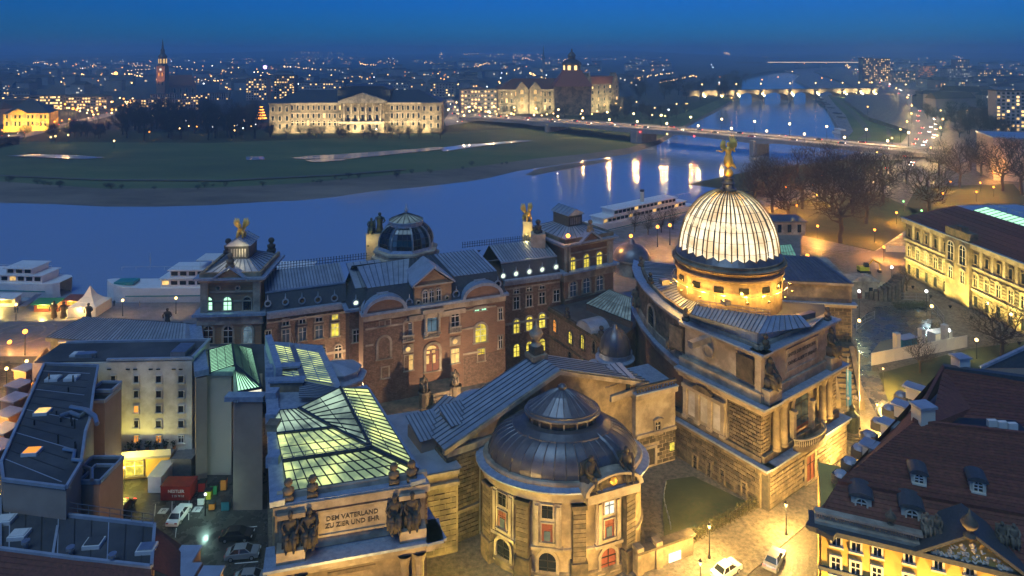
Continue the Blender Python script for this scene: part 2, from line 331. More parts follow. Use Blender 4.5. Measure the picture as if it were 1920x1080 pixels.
class Fac:
    """a vertical wall plane from plan point A to plan point B, seen with A on the left; n points out of the wall towards the viewer"""
    def __init__(s, A, B):
        s.A, s.B = V2(A), V2(B); d = s.B - s.A; s.len = d.length; s.u = d / s.len; s.n = Vector((s.u.y, -s.u.x)); s.ang = atan2(s.u.y, s.u.x)
    def uz(s, x, y, out=0.0):
        dx = (x - CX) / F; a = s.A + s.n * out; t = (a.x * s.n.x + a.y * s.n.y) / (dx * s.n.x + s.n.y); P = Vector((dx * t, t)) - a
        return P.dot(s.u), CH - (y - HY) / F * t
    def p(s, u, z, out=0.0):
        q = s.A + s.u * u + s.n * out; return Vector((q.x, q.y, z))
    def px(s, x, y, out=0.0):
        u, z = s.uz(x, y, out); return s.p(u, z, out)
    def box(s, mb, u0, u1, z0, z1, o0=0.0, o1=.3):
        return mb.hexa([s.p(u0, z0, o1), s.p(u1, z0, o1), s.p(u1, z0, o0), s.p(u0, z0, o0), s.p(u0, z1, o1), s.p(u1, z1, o1), s.p(u1, z1, o0), s.p(u0, z1, o0)])
    def poly(s, mb, pts, o0, o1):
        """an outline (u,z) pushed out of the wall from o0 to o1"""
        n = len(pts); return mb.add([s.p(a, b, o1) for a, b in pts] + [s.p(a, b, o0) for a, b in pts], [tuple(range(n)), tuple(range(2 * n - 1, n - 1, -1))] + [(i, n + i, n + (i + 1) % n, (i + 1) % n) for i in range(n)])
    def wall(s, name, mat, parent, z0, z1, th=.6, u0=0.0, u1=None, **kw):
        return s.box(MB(), u0, s.len if u1 is None else u1, z0, z1, -th, 0.0).build(name, mat, parent, **kw)
    def winuz(s, parent, u, z, w, h, kind='rect', pane='glass_dark', sm='pale_stone', fw=.2, bars='white_paint', out=0.0, sill=True, name='window'):
        w, h = R05(w), R05(h); S, P, B, key = win_meshes(kind, w, h, sm, fw, sill)
        o = inst(name, cached(key + ('s',), lambda: S.mesh('window_surround', sm)), s.p(u, z, out), s.ang, parent)
        sub('pane', cached(key + ('p', pane), lambda: P.mesh('pane', pane)), o)
        if bars: sub('mullion', cached(key + ('b', bars), lambda: B.mesh('mullion', bars)), o)
        return o
    def win(s, parent, x, y0, y1, wpx, kind='rect', pane='glass_dark', out=0.0, **kw):
        ym = (y0 + y1) / 2; ua, _ = s.uz(x - wpx / 2, ym, out); ub, _ = s.uz(x + wpx / 2, ym, out); u, z0 = s.uz(x, y1, out); _, z1 = s.uz(x, y0, out)
        return s.winuz(parent, u, z0, ub - ua, max(z1 - z0, .3), kind, pane, out=out, **kw)
    def blocks(s, parent, u0, u1, z0, z1, bw=1.3, bh=.62, proud=.14, mat='dark_stone', jit=.05, name='stone_block', seed=1, skip=None):
        """coursed ashlar, each block its own piece with open joints"""
        rn = random.Random(seed); rows = max(1, round((z1 - z0) / bh)); bh = (z1 - z0) / rows; n = max(1, round((u1 - u0) / bw)); bw = (u1 - u0) / n; out = []
        for r in range(rows):
            cuts = [u0] + [u0 + bw * (i + (.5 if r % 2 else 1)) for i in range(n - (0 if r % 2 else 1))] + [u1]
            for a, b in zip(cuts[:-1], cuts[1:]):
                if b - a < .15: continue
                zc = z0 + (r + .5) * bh; um = (a + b) / 2
                if skip and skip(um, zc): continue
                k = ('blk', round((b - a), 2), round(bh, 2), mat)
                me = cached(k, lambda: MB().box((0, 0, 0), (b - a - .15, proud * 2, bh - .13)).mesh(name, mat))
                out.append(inst(name, me, s.p(um, zc, rn.uniform(-jit, jit)), s.ang, parent))
        return out
def roof_panels(parent, a, b, c, d, n, mat='lead', name='roof_panel', seam=.13, th=.0):
    """a roof slope as standing-seam sheets running from the eave a-b up to d-c"""
    a, b, c, d = (Vector(q) for q in (a, b, c, d)); nrm = (b - a).cross(d - a); nrm = nrm.normalized() if nrm.length > 1e-6 else (b - a).cross(c - a).normalized()
    if nrm.z < 0: nrm = -nrm
    for i in range(n):
        e0, e1 = lerp(a, b, i / n), lerp(a, b, (i + 1) / n); r0, r1 = lerp(d, c, i / n), lerp(d, c, (i + 1) / n)
        mb = MB().quad(e0, e1, r1, r0)
        x = (e1 - e0).normalized() * .05
        if (r0 - e0).length > .3 and seam:
            mb.add([e0 - x, e0 + x, r0 + x, r0 - x, e0 - x + nrm * seam, e0 + x + nrm * seam, r0 + x + nrm * seam, r0 - x + nrm * seam], [(4, 5, 6, 7), (0, 1, 5, 4), (1, 2, 6, 5), (3, 0, 4, 7)])
        o = mb.build(name, mat, parent)
        if len(mb.f) > 1:
            o.data.materials.append(MATS['seam']); [setattr(q, 'material_index', 1) for q in list(o.data.polygons)[1:]]
def glass_roof(parent, a, b, c, d, nu, nv, pane='hall_glass', bar='bar_dark', bw=.10, rail=True):
    """a glazed slope: every pane and every glazing bar a piece of its own; a-b is the eave, d-c the ridge"""
    a, b, c, d = (Vector(q) for q in (a, b, c, d)); P = lambda s, t: lerp(lerp(a, b, s), lerp(d, c, s), t)
    for i in range(nu):
        for j in range(nv):
            q = [P(i / nu, j / nv), P((i + 1) / nu, j / nv), P((i + 1) / nu, (j + 1) / nv), P(i / nu, (j + 1) / nv)]
            MB().quad(*q).build('pane', pane, parent)
    up = Vector((0, 0, .06))
    for i in range(nu + 1):
        if (P(i / nu, 1) - P(i / nu, 0)).length > .2: MB().bar(P(i / nu, 0) + up, P(i / nu, 1) + up, bw, .14).build('glazing_bar', bar, parent)
    for j in range(nv + 1):
        if (P(1, j / nv) - P(0, j / nv)).length > .2: MB().bar(P(0, j / nv) + up * .5, P(1, j / nv) + up * .5, bw * .7, .1).build('glazing_bar', bar, parent)
def text(body, fac, u, z, size, mat, parent, out=.02, ext=.03, align='CENTER', name='lettering', bold=0.0):
    c = bpy.data.curves.new(name, 'FONT'); c.body = body; c.size = size; c.extrude = ext; c.align_x = align; c.align_y = 'CENTER'; c.offset = bold; c.resolution_u = 2
    o = bpy.data.objects.new(name, c); COL.objects.link(o); me = bpy.data.meshes.new_from_object(o.evaluated_get(bpy.context.evaluated_depsgraph_get())); bpy.data.objects.remove(o)
    me.materials.clear(); me.materials.append(MATS[mat]); o = bpy.data.objects.new(name, me); COL.objects.link(o); o.parent = parent
    o.location = fac.p(u, z, out) - ORG[parent.name]; o.rotation_euler = (pi / 2, 0, fac.ang); return o
# ------------------------------------------------------------------ small figures
def figure_mesh(kind, mat):
    """a carved stone or cast figure about 1 m tall, local z up, facing -y"""
    def mk():
        mb = MB()
        if kind == 'stand':
            mb.lathe((0, 0, 0), [(.17, 0), (.20, .05), (.16, .25), (.13, .45), (.17, .62), (.19, .74), (.14, .80), (.055, .83), (.06, .85), (.085, .90), (.085, .95), (.05, 1.0), (.001, 1.01)], 10, 1.0, .75)
            mb.tube([(.17, 0, .76), (.27, -.06, .60), (.20, -.18, .52)], [.055, .045, .03], 6); mb.tube([(-.17, 0, .76), (-.26, 0, .60), (-.22, -.05, .42)], [.055, .045, .03], 6)
        elif kind == 'sit':
            mb.box((0, .16, .17), (.50, .42, .34)); mb.box((0, .34, .45), (.46, .08, .6))
            mb.lathe((0, .10, .34), [(.19, 0), (.17, .10), (.155, .22), (.195, .38), (.17, .45), (.06, .48), (.055, .51)], 12, 1.0, .72)
            mb.lathe((0, .07, .84), [(.03, 0), (.075, .03), (.092, .09), (.088, .15), (.06, .19), (.001, .205)], 10, .9, 1.05); mb.lathe((0, .01, .80), [(.02, 0), (.055, .05), (.05, .09)], 8)
            for sx in (-1, 1):
                mb.tube([(.09 * sx, .08, .38), (.12 * sx, -.20, .40), (.12 * sx, -.24, .34)], [.095, .085, .07], 8); mb.tube([(.12 * sx, -.23, .38), (.11 * sx, -.24, .18), (.11 * sx, -.23, .03), (.11 * sx, -.33, .02)], [.075, .06, .045, .03], 8)
                mb.tube([(.185 * sx, .09, .77), (.25 * sx, .04, .58), (.15 * sx, -.16, .48)], [.06, .05, .038], 7)
            mb.hexa([(-.17, -.24, .02), (.17, -.24, .02), (.19, .0, .02), (-.19, .0, .02), (-.16, -.18, .38), (.16, -.18, .38), (.18, .08, .36), (-.18, .08, .36)])
        elif kind == 'bust':
            mb.box((0, 0, .12), (.5, .42, .24)); mb.lathe((0, 0, .24), [(.18, 0), (.26, .12), (.28, .28), (.12, .36), (.10, .42), (.19, .50), (.21, .62), (.14, .74), (.001, .78)], 10, 1, .85)
        elif kind == 'urn':
            mb.lathe((0, 0, 0), [(.20, 0), (.20, .06), (.08, .12), (.07, .18), (.22, .34), (.28, .46), (.24, .56), (.14, .62), (.16, .66), (.06, .74), (.04, .86), (.001, 1.0)], 14)
        elif kind == 'griffin':
            mb.tube([(-.02, .25, .18), (0, .05, .26), (0, -.12, .42), (0, -.20, .60)], [.16, .17, .14, .09], 8); mb.ball((0, -.24, .66), .09, 6)
            for sx in (-1, 1):
                mb.tube([(.10 * sx, -.10, .36), (.14 * sx, -.16, .15), (.14 * sx, -.18, 0)], [.06, .05, .05], 6); mb.tube([(.10 * sx, .22, .2), (.16 * sx, .2, .1), (.16 * sx, .12, 0)], [.08, .06, .05], 6)
                for k in range(5):
                    a = radians(38 + 11 * k); r = .62 - .05 * abs(k - 2); mb.tube([(.08 * sx, .05, .42), (sx * (.08 + r * .55 * cos(a)), .07, .42 + r * .6 * sin(a)), (sx * (.08 + r * cos(a) * .8), .10, .42 + r * sin(a))], [.05, .05, .015], 5)
            mb.tube([(0, .3, .2), (.1, .42, .32), (.05, .45, .5)], [.05, .035, .02], 5)
        elif kind == 'angel':
            mb.lathe((0, 0, .02), [(.03, 0), (.13, .08), (.16, .20), (.12, .36), (.085, .44), (.11, .54), (.115, .62), (.05, .67), (.04, .69), (.06, .73), (.06, .78), (.03, .82), (.001, .83)], 12, 1.0, .8)
            mb.tube([(.05, 0, .2), (.17, -.04, .08), (.24, -.02, .0)], [.09, .05, .02], 6)
            mb.tube([(-.11, 0, .62), (-.24, -.05, .54), (-.36, -.08, .58)], [.04, .032, .022], 6); mb.tube([(.11, 0, .62), (.16, -.12, .56), (.10, -.2, .64)], [.04, .03, .022], 6)
            mb.lathe((-.38, -.08, .58), [(.05, -.01), (.065, 0), (.05, .01)], 10)
            for sx, tilt in ((-1, 62), (1, 66)):
                for k in range(7):
                    a = radians(tilt + (k - 3) * 9 - (8 if sx > 0 else -6)); r = (.50 if sx > 0 else .34) - .03 * abs(k - 4); mb.tube([(.05 * sx, .06, .56), (sx * (.06 + r * .5 * cos(a) + .05), .10, .58 + r * .5 * sin(a)), (sx * (.06 + r * cos(a) * .9), .13, .58 + r * sin(a))], [.035, .045, .012], 5)
        return mb.mesh('figure_' + kind, mat, True)
    return cached(('fig', kind, mat), mk)
def statue(kind, mat, loc, h, rz, label, name='statue', cat='statue', group=None):
    o = inst(name, figure_mesh(kind, mat), loc, rz, None, h); return tag(o, label, cat, group)
# ================================================================== the setting
def struct(name, mb, mat, label=None): return mb.build(name, mat, None, kind='structure')
# river sheet
mb = MB(); mb.quad((-9000, 150, -7), (9000, 150, -7), (9000, 6000, -7), (-9000, 6000, -7)); struct('river', mb, 'river_water')
# far bank in four bands, from the waterline up to the city level
XS = [-900, -400, 0, 100, 200, 300, 400, 480, 560, 630, 700, 790, 880, 930, 970, 1000, 1060, 1100, 1180, 1240, 1290, 1340, 1385, 1392]
def interp(tab, x):
    for (a, ya), (b, yb) in zip(tab[:-1], tab[1:]):
        if a <= x <= b: return ya + (yb - ya) * (x - a) / (b - a)
    return tab[-1][1] if x > tab[-1][0] else tab[0][1]
T0 = [(-900, 372), (0, 386), (200, 394), (400, 391), (560, 381), (700, 366), (880, 347), (930, 334), (970, 324), (985, 328), (1000, 320), (1100, 302), (1180, 291), (1240, 271), (1290, 238), (1340, 212), (1385, 184), (1392, 160)]
T1 = [(-900, 325), (0, 340), (200, 354), (400, 352), (560, 344), (700, 331), (880, 314), (1000, 298), (1100, 288), (1180, 277), (1240, 258), (1290, 231), (1340, 206), (1385, 181), (1392, 158)]
T2 = [(-900, 280), (0, 288), (200, 296), (400, 299), (560, 298), (700, 291), (880, 276), (1000, 263), (1100, 256), (1180, 250), (1240, 240), (1290, 222), (1340, 199), (1385, 177), (1392, 155)]
T3 = [(-900, 262), (0, 266), (400, 268), (560, 262), (700, 256), (880, 246), (1000, 238), (1100, 232), (1180, 228), (1240, 222), (1290, 210), (1340, 190), (1385, 172), (1392, 152)]
rows = [[gz(x, interp(T, x), z) for x in XS] for T, z in ((T0, -7.3), (T1, -5.2), (T2, -4.0), (T3, -1.2))]
rng = random.Random(3)
for k, x in enumerate(XS): rows[0][k].y += rng.uniform(-1.5, 1.5)
r4 = [Vector((p.x * 1.12, p.y * 1.12 + 4, 0)) for p in rows[3]]
def strip(name, a, b, mat, sub_n=6):
    mb = MB(); m = len(a); rn = random.Random(11)
    for j in range(sub_n + 1):
        for i in range(m):
            q = lerp(a[i], b[i], j / sub_n)
            mb.v.append((q.x, q.y, q.z + (rn.uniform(-.12, .12) if 0 < j < sub_n else 0)))
    for j in range(sub_n):
        for i in range(m - 1): mb.f.append((j * m + i, j * m + i + 1, (j + 1) * m + i + 1, (j + 1) * m + i))
    return struct(name, mb, mat)
strip('river_beach', rows[0], rows[1], 'sand'); strip('meadow', rows[1], rows[2], 'meadow'); strip('upper_meadow', rows[2], rows[3], 'meadow'); strip('embankment', rows[3], r4, 'lawn_dark', 2)
# low bar of gravel that juts into the river
mb = MB(); P = [gz(x, y, -6.9) for x, y in ((985, 327), (1010, 316), (1060, 308), (1140, 298), (1150, 301), (1080, 314), (1030, 323), (1000, 329))]; mb.slab(P, .6); struct('gravel_bar', mb, 'sand')
# far city ground behind the embankment, reaching the horizon
mb = MB(); pts = [(p.x, p.y) for p in r4]
far = [gz(1400, 141, 0), gz(1430, 135.5, 0), gz(1455, 132, 0)]
poly = [(-1500, pts[0][1])] + pts + [(p.x, p.y) for p in far] + [(1250, 2750), (1250, 2900), (-9000, 2900), (-9000, 700)]
mb.add([(x, y, -.02) for x, y in poly], [tuple(range(len(poly)))]); struct('far_city_ground', mb, 'city_ground')
mb = MB(); mb.quad((-12000, 2880, .02), (12000, 2880, .02), (12000, 15000, .02), (-12000, 15000, .02)); struct('far_plain', mb, 'city_ground')
# hills on the skyline
mb = MB(); rn = random.Random(5); NX = 60
for j in range(9):
    for i in range(NX + 1):
        X = -9000 + 18000 * i / NX; Yd = 3600 + 900 * j
        h = 62 * (1 - abs(j - 6) / 6.5) * (.55 + .25 * sin(i * .41) + .2 * sin(i * .93 + 1)) * (1.15 - .0 * i) + rn.uniform(-1.5, 1.5)
        if i > 36: h *= .72
        mb.v.append((X, Yd, max(-1, h) if j else -1))
for j in range(8):
    for i in range(NX): mb.f.append((j * (NX + 1) + i, j * (NX + 1) + i + 1, (j + 1) * (NX + 1) + i + 1, (j + 1) * (NX + 1) + i))
struct('hills', mb, 'city_ground')
# near bank: lower quay along the river, city level above it
QE = [(-700, 150), (-330, 182)] + [tuple(gz(x, y, -4)[:2]) for x, y in ((0, 563), (190, 568), (520, 566), (760, 520), (960, 470), (1110, 440), (1200, 420), (1310, 398), (1440, 345), (1560, 303), (1640, 272), (1580, 252), (1562, 222), (1545, 192), (1528, 170), (1510, 160), (1490, 150), (1500, 140), (1470, 132))]
quay = QE + [(1150, 2740), (1300, 2900), (9000, 2900), (9000, 100), (-700, 100)]
mb = MB(); n = len(quay); mb.add([(x, y, -4) for x, y in quay] + [(x, y, -7.6) for x, y in quay], [tuple(range(n))] + [(i, (i + 1) % n, n + (i + 1) % n, n + i) for i in range(n)]); struct('quay', mb, 'paving')
GE = [(-700, 130)] + [tuple(gz(x, y, 0)[:2]) for x, y in ((-150, 612), (0, 606), (90, 606), (360, 606))] + [(-60, 152), (-40, 160), (28, 196), (34, 232), (60, 262), (110, 300), (190, 372), (262, 470), (330, 560), (360, 700), (460, 960), (640, 1300), (1000, 2300), (1350, 2890)]
city = GE + [(9000, 2890), (9000, -60), (-700, -60)]
mb = MB(); n = len(city); mb.add([(x, y, 0) for x, y in city] + [(x, y, -4.4) for x, y in city], [tuple(range(n))] + [(i, (i + 1) % n, n + (i + 1) % n, n + i) for i in range(n)]); struct('ground', mb, 'cobble')
# grass slope and footpaths along the right bank beyond the bridge
def sheet(name, pix, z, mat, th=None):
    P = [gz(x, y, z) for x, y in pix]; mb = MB()
    if th: mb.slab(P, th)
    else: mb.add(P, [tuple(range(len(P)))])
    return struct(name, mb, mat)
sheet('bank_meadow', [(1585, 262), (1600, 246), (1585, 215), (1565, 195), (1552, 178), (1610, 178), (1690, 215), (1716, 262), (1690, 268)], -3.9, 'meadow')
sheet('bank_path', [(1606, 262), (1622, 250), (1612, 232), (1590, 208), (1566, 188), (1556, 179), (1562, 179), (1577, 190), (1603, 210), (1626, 234), (1634, 258)], -3.88, 'gravel')
sheet('meadow_path', [(1664, 256), (1672, 256), (1668, 235), (1650, 212), (1612, 183), (1606, 183), (1643, 213), (1660, 236)], -3.86, 'gravel')
# standing water on the far meadow
for i, pix in enumerate([[(12, 292), (60, 289), (150, 291), (196, 295), (160, 298), (70, 295)], [(460, 291), (492, 286), (496, 299), (462, 300)], [(545, 296), (640, 285), (780, 275), (826, 270), (828, 280), (770, 286), (660, 297), (560, 298)], [(826, 277), (880, 270), (968, 262), (1000, 264), (900, 274), (830, 284)], [(570, 300), (640, 296), (650, 300), (590, 304)]]):
    P = [gz(x, y, -4.3) for x, y in pix]
    for q in P: q.z = -4.3 + .0
    mb = MB(); mb.add([(q.x, q.y, interp([(0, 0), (1, 0)], 0) - 3.62 - (0 if i else .0)) for q in [gz(x, y, -3.62) for x, y in pix]], [tuple(range(len(pix)))])
    struct('flood_water', mb, 'river_water')
sheet('river_path', [(-20, 327), (200, 336), (420, 337), (640, 326), (760, 316), (760, 318), (640, 328), (420, 339), (200, 338), (-20, 329)], -4.4, 'gravel')
sheet('boulder_terrace', [(545, 292), (548, 283), (640, 270), (818, 254), (824, 270), (700, 280)], -3.5, 'sand')
# ---------------------------------------------------------------- haze
mb = MB(); mb.box((0, 7000, 55), (23900, 14400, 128)); hz = bpy.data.objects.new('haze', None)
m, n, out = _mat('haze_air'); pv = n.nodes.new('ShaderNodeVolumePrincipled'); pv.inputs['Color'].default_value = (.32, .68, 1.0, 1); pv.inputs['Density'].default_value = .00034; pv.inputs['Anisotropy'].default_value = 0.0
n.links.new(pv.outputs[0], out.inputs['Volume'])
HAZE = mb.build('haze', 'haze_air', None, kind='stuff')
# ---------------------------------------------------------------- road bridge over the river
BA, BB = gz(880, 217, 4.5), gz(1770, 285, 4.5); BD = Vector((BB.x - BA.x, BB.y - BA.y)).normalized(); BNn = Vector((BD.y, -BD.x)); BW = 14.0
bridge = thing('road_bridge', 'long flat concrete road bridge with lamps crossing the river', 'bridge', (BA.x, BA.y, -7))
def bp(t, o, z):
    q = Vector((BA.x, BA.y)) + (V2(BB) - V2(BA)) * t + BNn * o; return Vector((q.x, q.y, z))
NSEG = 40
def deckz(t): return 4.5 + 1.6 * sin(pi * min(max(t, 0), 1))
mb = MB()
for i in range(NSEG):
    a, b = i / NSEG, (i + 1) / NSEG
    P = [bp(a, BW, deckz(a) - .0), bp(b, BW, deckz(b)), bp(b, -BW, deckz(b)), bp(a, -BW, deckz(a))]
    mb.add(P, [(0, 1, 2, 3)])
mb.build('roadway', 'concrete', bridge)
mb = MB()
for i in range(NSEG):
    a, b = i / NSEG, (i + 1) / NSEG; th = lambda t: 2.2 + 1.4 * abs(cos(pi * (t - .47) / .24)) ** 2 if .2 < t < .75 else 2.4
    mb.hexa([bp(a, BW + .6, deckz(a) - th(a)), bp(b, BW + .6, deckz(b) - th(b)), bp(b, -BW - .6, deckz(b) - th(b)), bp(a, -BW - .6, deckz(a) - th(a)), bp(a, BW + .6, deckz(a) - .08), bp(b, BW + .6, deckz(b) - .08), bp(b, -BW - .6, deckz(b) - .08), bp(a, -BW - .6, deckz(a) - .08)])
mb.build('girder', 'concrete', bridge)
for o in (BW + .2, -BW - .2):
    mb = MB()
    for i in range(NSEG):
        a, b = i / NSEG, (i + 1) / NSEG
        mb.bar(bp(a, o, deckz(a) + 1.05), bp(b, o, deckz(b) + 1.05), .12, .1); mb.bar(bp(a, o, deckz(a) + .2), bp(b, o, deckz(b) + .2), .3, .4)
        for k in range(4):
            t = a + (b - a) * k / 4; mb.bar(bp(t, o, deckz(t)), bp(t, o, deckz(t) + 1.05), .06, .06)
    mb.build('railing', 'galvanised', bridge)
for t, w in ((.475, 9), (.26, 4.5), (.71, 5.0)):
    mb = MB(); pl = [bp(t - w / 700, BW - 1, 0), bp(t - w / 1400, BW + 2.5, 0), bp(t + w / 1400, BW + 2.5, 0), bp(t + w / 700, BW - 1, 0), bp(t + w / 700, -BW + 1, 0), bp(t, -BW - 3, 0), bp(t - w / 700, -BW + 1, 0)]
    mb.prism([(q.x, q.y) for q in pl], -8, deckz(t) - 1.6); pr = mb.build('pier', 'concrete', bridge)
for i in range(0, NSEG):
    a, b = i / NSEG, (i + .45) / NSEG
    for oo in (-7, 7): MB().quad(bp(a, oo - .1, deckz(a) + .012), bp(b, oo - .1, deckz(b) + .012), bp(b, oo + .1, deckz(b) + .012), bp(a, oo + .1, deckz(a) + .012)).build('lane_marking', 'white_paint', bridge)
for oo in (-1.2, 1.2):
    mb = MB()
    for i in range(NSEG): a, b = i / NSEG, (i + 1) / NSEG; mb.bar(bp(a, oo, deckz(a) + .1), bp(b, oo, deckz(b) + .1), .4, .3)
    mb.build('kerb', 'concrete', bridge)
# lamps on the bridge
def lamp_post(loc, h, headmat, label, group, power=0, col=(1, .7, .3), head=.35, arm=0.0, style='ball', name='street_lamp'):
    loc = Vector(loc); t = thing(name, label, 'street lamp', loc, group)
    key = ('lp', style, round(h, 1), headmat, round(head, 2), arm)
    def mk_post():
        mb = MB().tube([(0, 0, 0), (0, 0, h * .12), (0, 0, h)], [h * .022 + .05, h * .016 + .03, .045], 6)
        if style == 'lantern': mb.lathe((0, 0, 0), [(.22, 0), (.22, .25), (.12, .4), (.10, .9)], 8); mb.lathe((0, 0, h), [(.05, -.05), (.16, 0), (.14, .04)], 6)
        if arm: mb.tube([(0, 0, h - .1), (arm * .5, 0, h + .2), (arm, 0, h + .15)], .05, 5)
        return mb.mesh('post', 'iron')
    def mk_head():
        mb = MB()
        if style == 'lantern': mb.lathe((0, 0, h), [(.10, .02), (head * .62, head * 1.25), (.12, head * 1.5)], 6)
        else: mb.ball((arm, 0, h + (head * .6 if not arm else .1)), head, 6)
        return mb.mesh('lantern', headmat)
    inst('post', cached(key + ('post',), mk_post), loc, 0, t); inst('lantern', cached(key + ('head',), mk_head), loc, 0, t)
    if style == 'lantern': inst('lantern_cap', cached(key + ('cap',), lambda: MB().lathe((0, 0, h), [(head * .7, head * 1.26), (.12, head * 1.75), (.03, head * 2.1)], 6).mesh('lantern_cap', 'iron')), loc, 0, t)
    if power: light(t, loc + Vector((arm, 0, h + head * .6)), power, col, max(.3, head))
    return t
SOD = (1.0, .60, .22); ORA = (1.0, .42, .08)
for i in range(15):
    t = .03 + i * .064
    lamp_post(bp(t, BW - .8, deckz(t)), 5.2, 'bridge_globe', ORD[i] + ' ball lamp from the left on the near railing of the road bridge', 'lamps on the near side of the road bridge', 24000, SOD, .7, name='bridge_lamp')
    lamp_post(bp(t + .02, -BW + .8, deckz(t)), 8.5, 'bridge_globe', ORD[i] + ' tall ball lamp from the left on the far railing of the road bridge', 'lamps on the far side of the road bridge', 24000, SOD, .7, name='bridge_lamp')
# navigation lights under the bridge girder
for t, mname, lab in ((.487, 'lamp_red', 'red navigation light under the bridge girder beside its pier'), (.60, 'lamp_red', 'red navigation light under the bridge girder above the dome'), (.545, 'lamp_warm', 'yellow navigation light under the bridge girder near the gilded angel')):
    th = thing('navigation_light', lab, 'signal light', bp(t, BW + .9, deckz(t) - 2)); MB().box(bp(t, BW + .75, deckz(t) - 1.6), (.3, .4, 1.0)).build('bracket', 'iron', th); MB().ball(bp(t, BW + 1.0, deckz(t) - 2.1), .5, 6).build('lens', mname, th)
# ---------------------------------------------------------------- stone arch bridge further upstream
SA, SB = at(1282, 166, 1010), at(1640, 168, 1085); zt = 7.5
ab = thing('arch_bridge', 'floodlit stone arch bridge with many piers far upstream', 'bridge', (SA.x, SA.y, -7))
sd = V2(SB) - V2(SA); sl = sd.length; su = sd / sl; sn = Vector((su.y, -su.x)); fa = Fac(SA, SB)
piers = [0, .075, .16, .245, .37, .52, .655, .80, .89, .96, 1.0]
mbw = MB(); 
for a, b in zip(piers[:-1], piers[1:]):
    u0, u1 = a * sl + 3, b * sl - 3; um = (u0 + u1) / 2; hw = (u1 - u0) / 2
    pts = [(u1, zt), (u0, zt)] + [(um - hw * cos(pi * k / 10), -3.5 + min(8.2, hw * .55) * sin(pi * k / 10)) for k in range(11)]
    fa.poly(mbw, pts, -9, 9)
mbw.build('arches', 'sandstone', ab)
mb = MB(); fa.box(mb, 0, sl, zt, zt + 1.2, 8.4, 9.3); fa.box(mb, 0, sl, zt, zt + 1.2, -9.3, -8.4); mb.build('parapet', 'sandstone', ab)
mb = MB(); fa.box(mb, 0, sl, zt - .3, zt + .05, -8.4, 8.4); mb.build('roadway', 'asphalt', ab)
for k, t in enumerate(piers[1:-1]):
    mb = MB(); fa.box(mb, t * sl - 3.4, t * sl + 3.4, -8, zt - .2, -10, 10); fa.poly(mb, [(t * sl - 2, -8), (t * sl + 2, -8), (t * sl + 2, zt - 2), (t * sl - 2, zt - 2)], 10, 13); mb.build('pier', 'sandstone', ab)
    p = fa.p(t * sl, zt, 8.8); lp = lamp_post(p, 10, 'far_warm', 'tall mast lamp on the parapet of the stone arch bridge', 'lamps on the stone arch bridge', 0, head=.8, name='bridge_lamp')
    fl = thing('floodlight', 'floodlight at the foot of a stone arch bridge pier', 'floodlight', fa.p(t * sl, 0, 16), 'floodlights of the stone arch bridge')
    MB().box(fa.p(t * sl, -3, 17), (1.0, 1.0, 7)).build('mast', 'iron', fl); MB().box(fa.p(t * sl, .8, 17), (1.4, .8, .8)).build('lamp_head', 'iron', fl)
    spot(fl, fa.p(t * sl, 1, 18), fa.p(t * sl, 1, 0), 60000, (1, .80, .40), 150, .5)
# ---------------------------------------------------------------- modern arch bridge on the skyline with a lit deck
wa, wb = at(1438, 117, 2700), at(1622, 117, 2700)
wt = thing('deck_bridge', 'distant low bridge with a bright band of light along its deck', 'bridge', (wa.x, wa.y, -7)); fw_ = Fac(wa, wb)
zd = wa.z
mb = MB(); fw_.box(mb, -120, fw_.len + 40, zd - 3, zd - .4, -8, 8); mb.build('deck', 'concrete', wt)
mb = MB(); fw_.box(mb, 0, fw_.len, zd - .2, zd + 1.6, 8.1, 8.5); mb.build('light_band', 'bridge_band', wt)
for t in (.05, .3, .55, .8, 1.0):
    mb = MB(); fw_.box(mb, t * fw_.len - 3, t * fw_.len + 3, -9, zd - 3, -6, 6); mb.build('pier', 'concrete', wt)
# ================================================================== bare winter trees (few shapes, many places)
import numpy as np
def grow_tree(seed, n):
    """limbs reach for points spread in uneven clumps through the crown; each limb is as thick as what it carries"""
    rs = np.random.RandomState(seed); P = [np.array((rs.uniform(-.01, .01), rs.uniform(-.01, .01), z)) for z in (0, .08, .16, .24, .30)]; nt_ = len(P)
    def ell_(k): v = rs.normal(size=(k, 3)); v /= np.linalg.norm(v, axis=1)[:, None]; return v * (rs.uniform(.25, 1, (k, 1)) ** .5) * (.34, .34, .36) + (0, 0, .63)
    cl = ell_(34); pts = cl[rs.randint(0, 34, n)] + rs.normal(size=(n, 3)) * (.062, .062, .055); pts = pts[pts[:, 2] > .24]; pts = pts[np.argsort(np.linalg.norm(pts - (0, 0, .27), axis=1))]
    A = np.zeros((nt_ + len(pts), 3)); A[:nt_] = P; A[nt_:] = pts; par = [-1, 0, 1, 2, 3] + [0] * len(pts); path = np.zeros(len(A)); path[4] = .01
    for k in range(nt_, len(A)):
        d = np.linalg.norm(A[3:k] - A[k], axis=1); q = int(np.argmin(d + .30 * path[3:k])) + 3; par[k] = q; path[k] = path[q] + np.linalg.norm(A[q] - A[k])
    w = np.ones(len(A))
    for k in range(len(A) - 1, 0, -1): w[par[k]] += w[k]
    R_ = .00135 * w ** .36; trunk, crown = MB(), MB()
    for k in range(1, len(A)): q = par[k]; (trunk if k < nt_ else crown).tube([tuple(A[q]), tuple(A[k])], [R_[k] * 1.15 if q >= nt_ else R_[q], R_[k]], 7 if k < nt_ else 3, cap=False)
    return trunk, crown
TREES = [grow_tree(20 + s_ * 7, 2400) for s_ in range(5)]
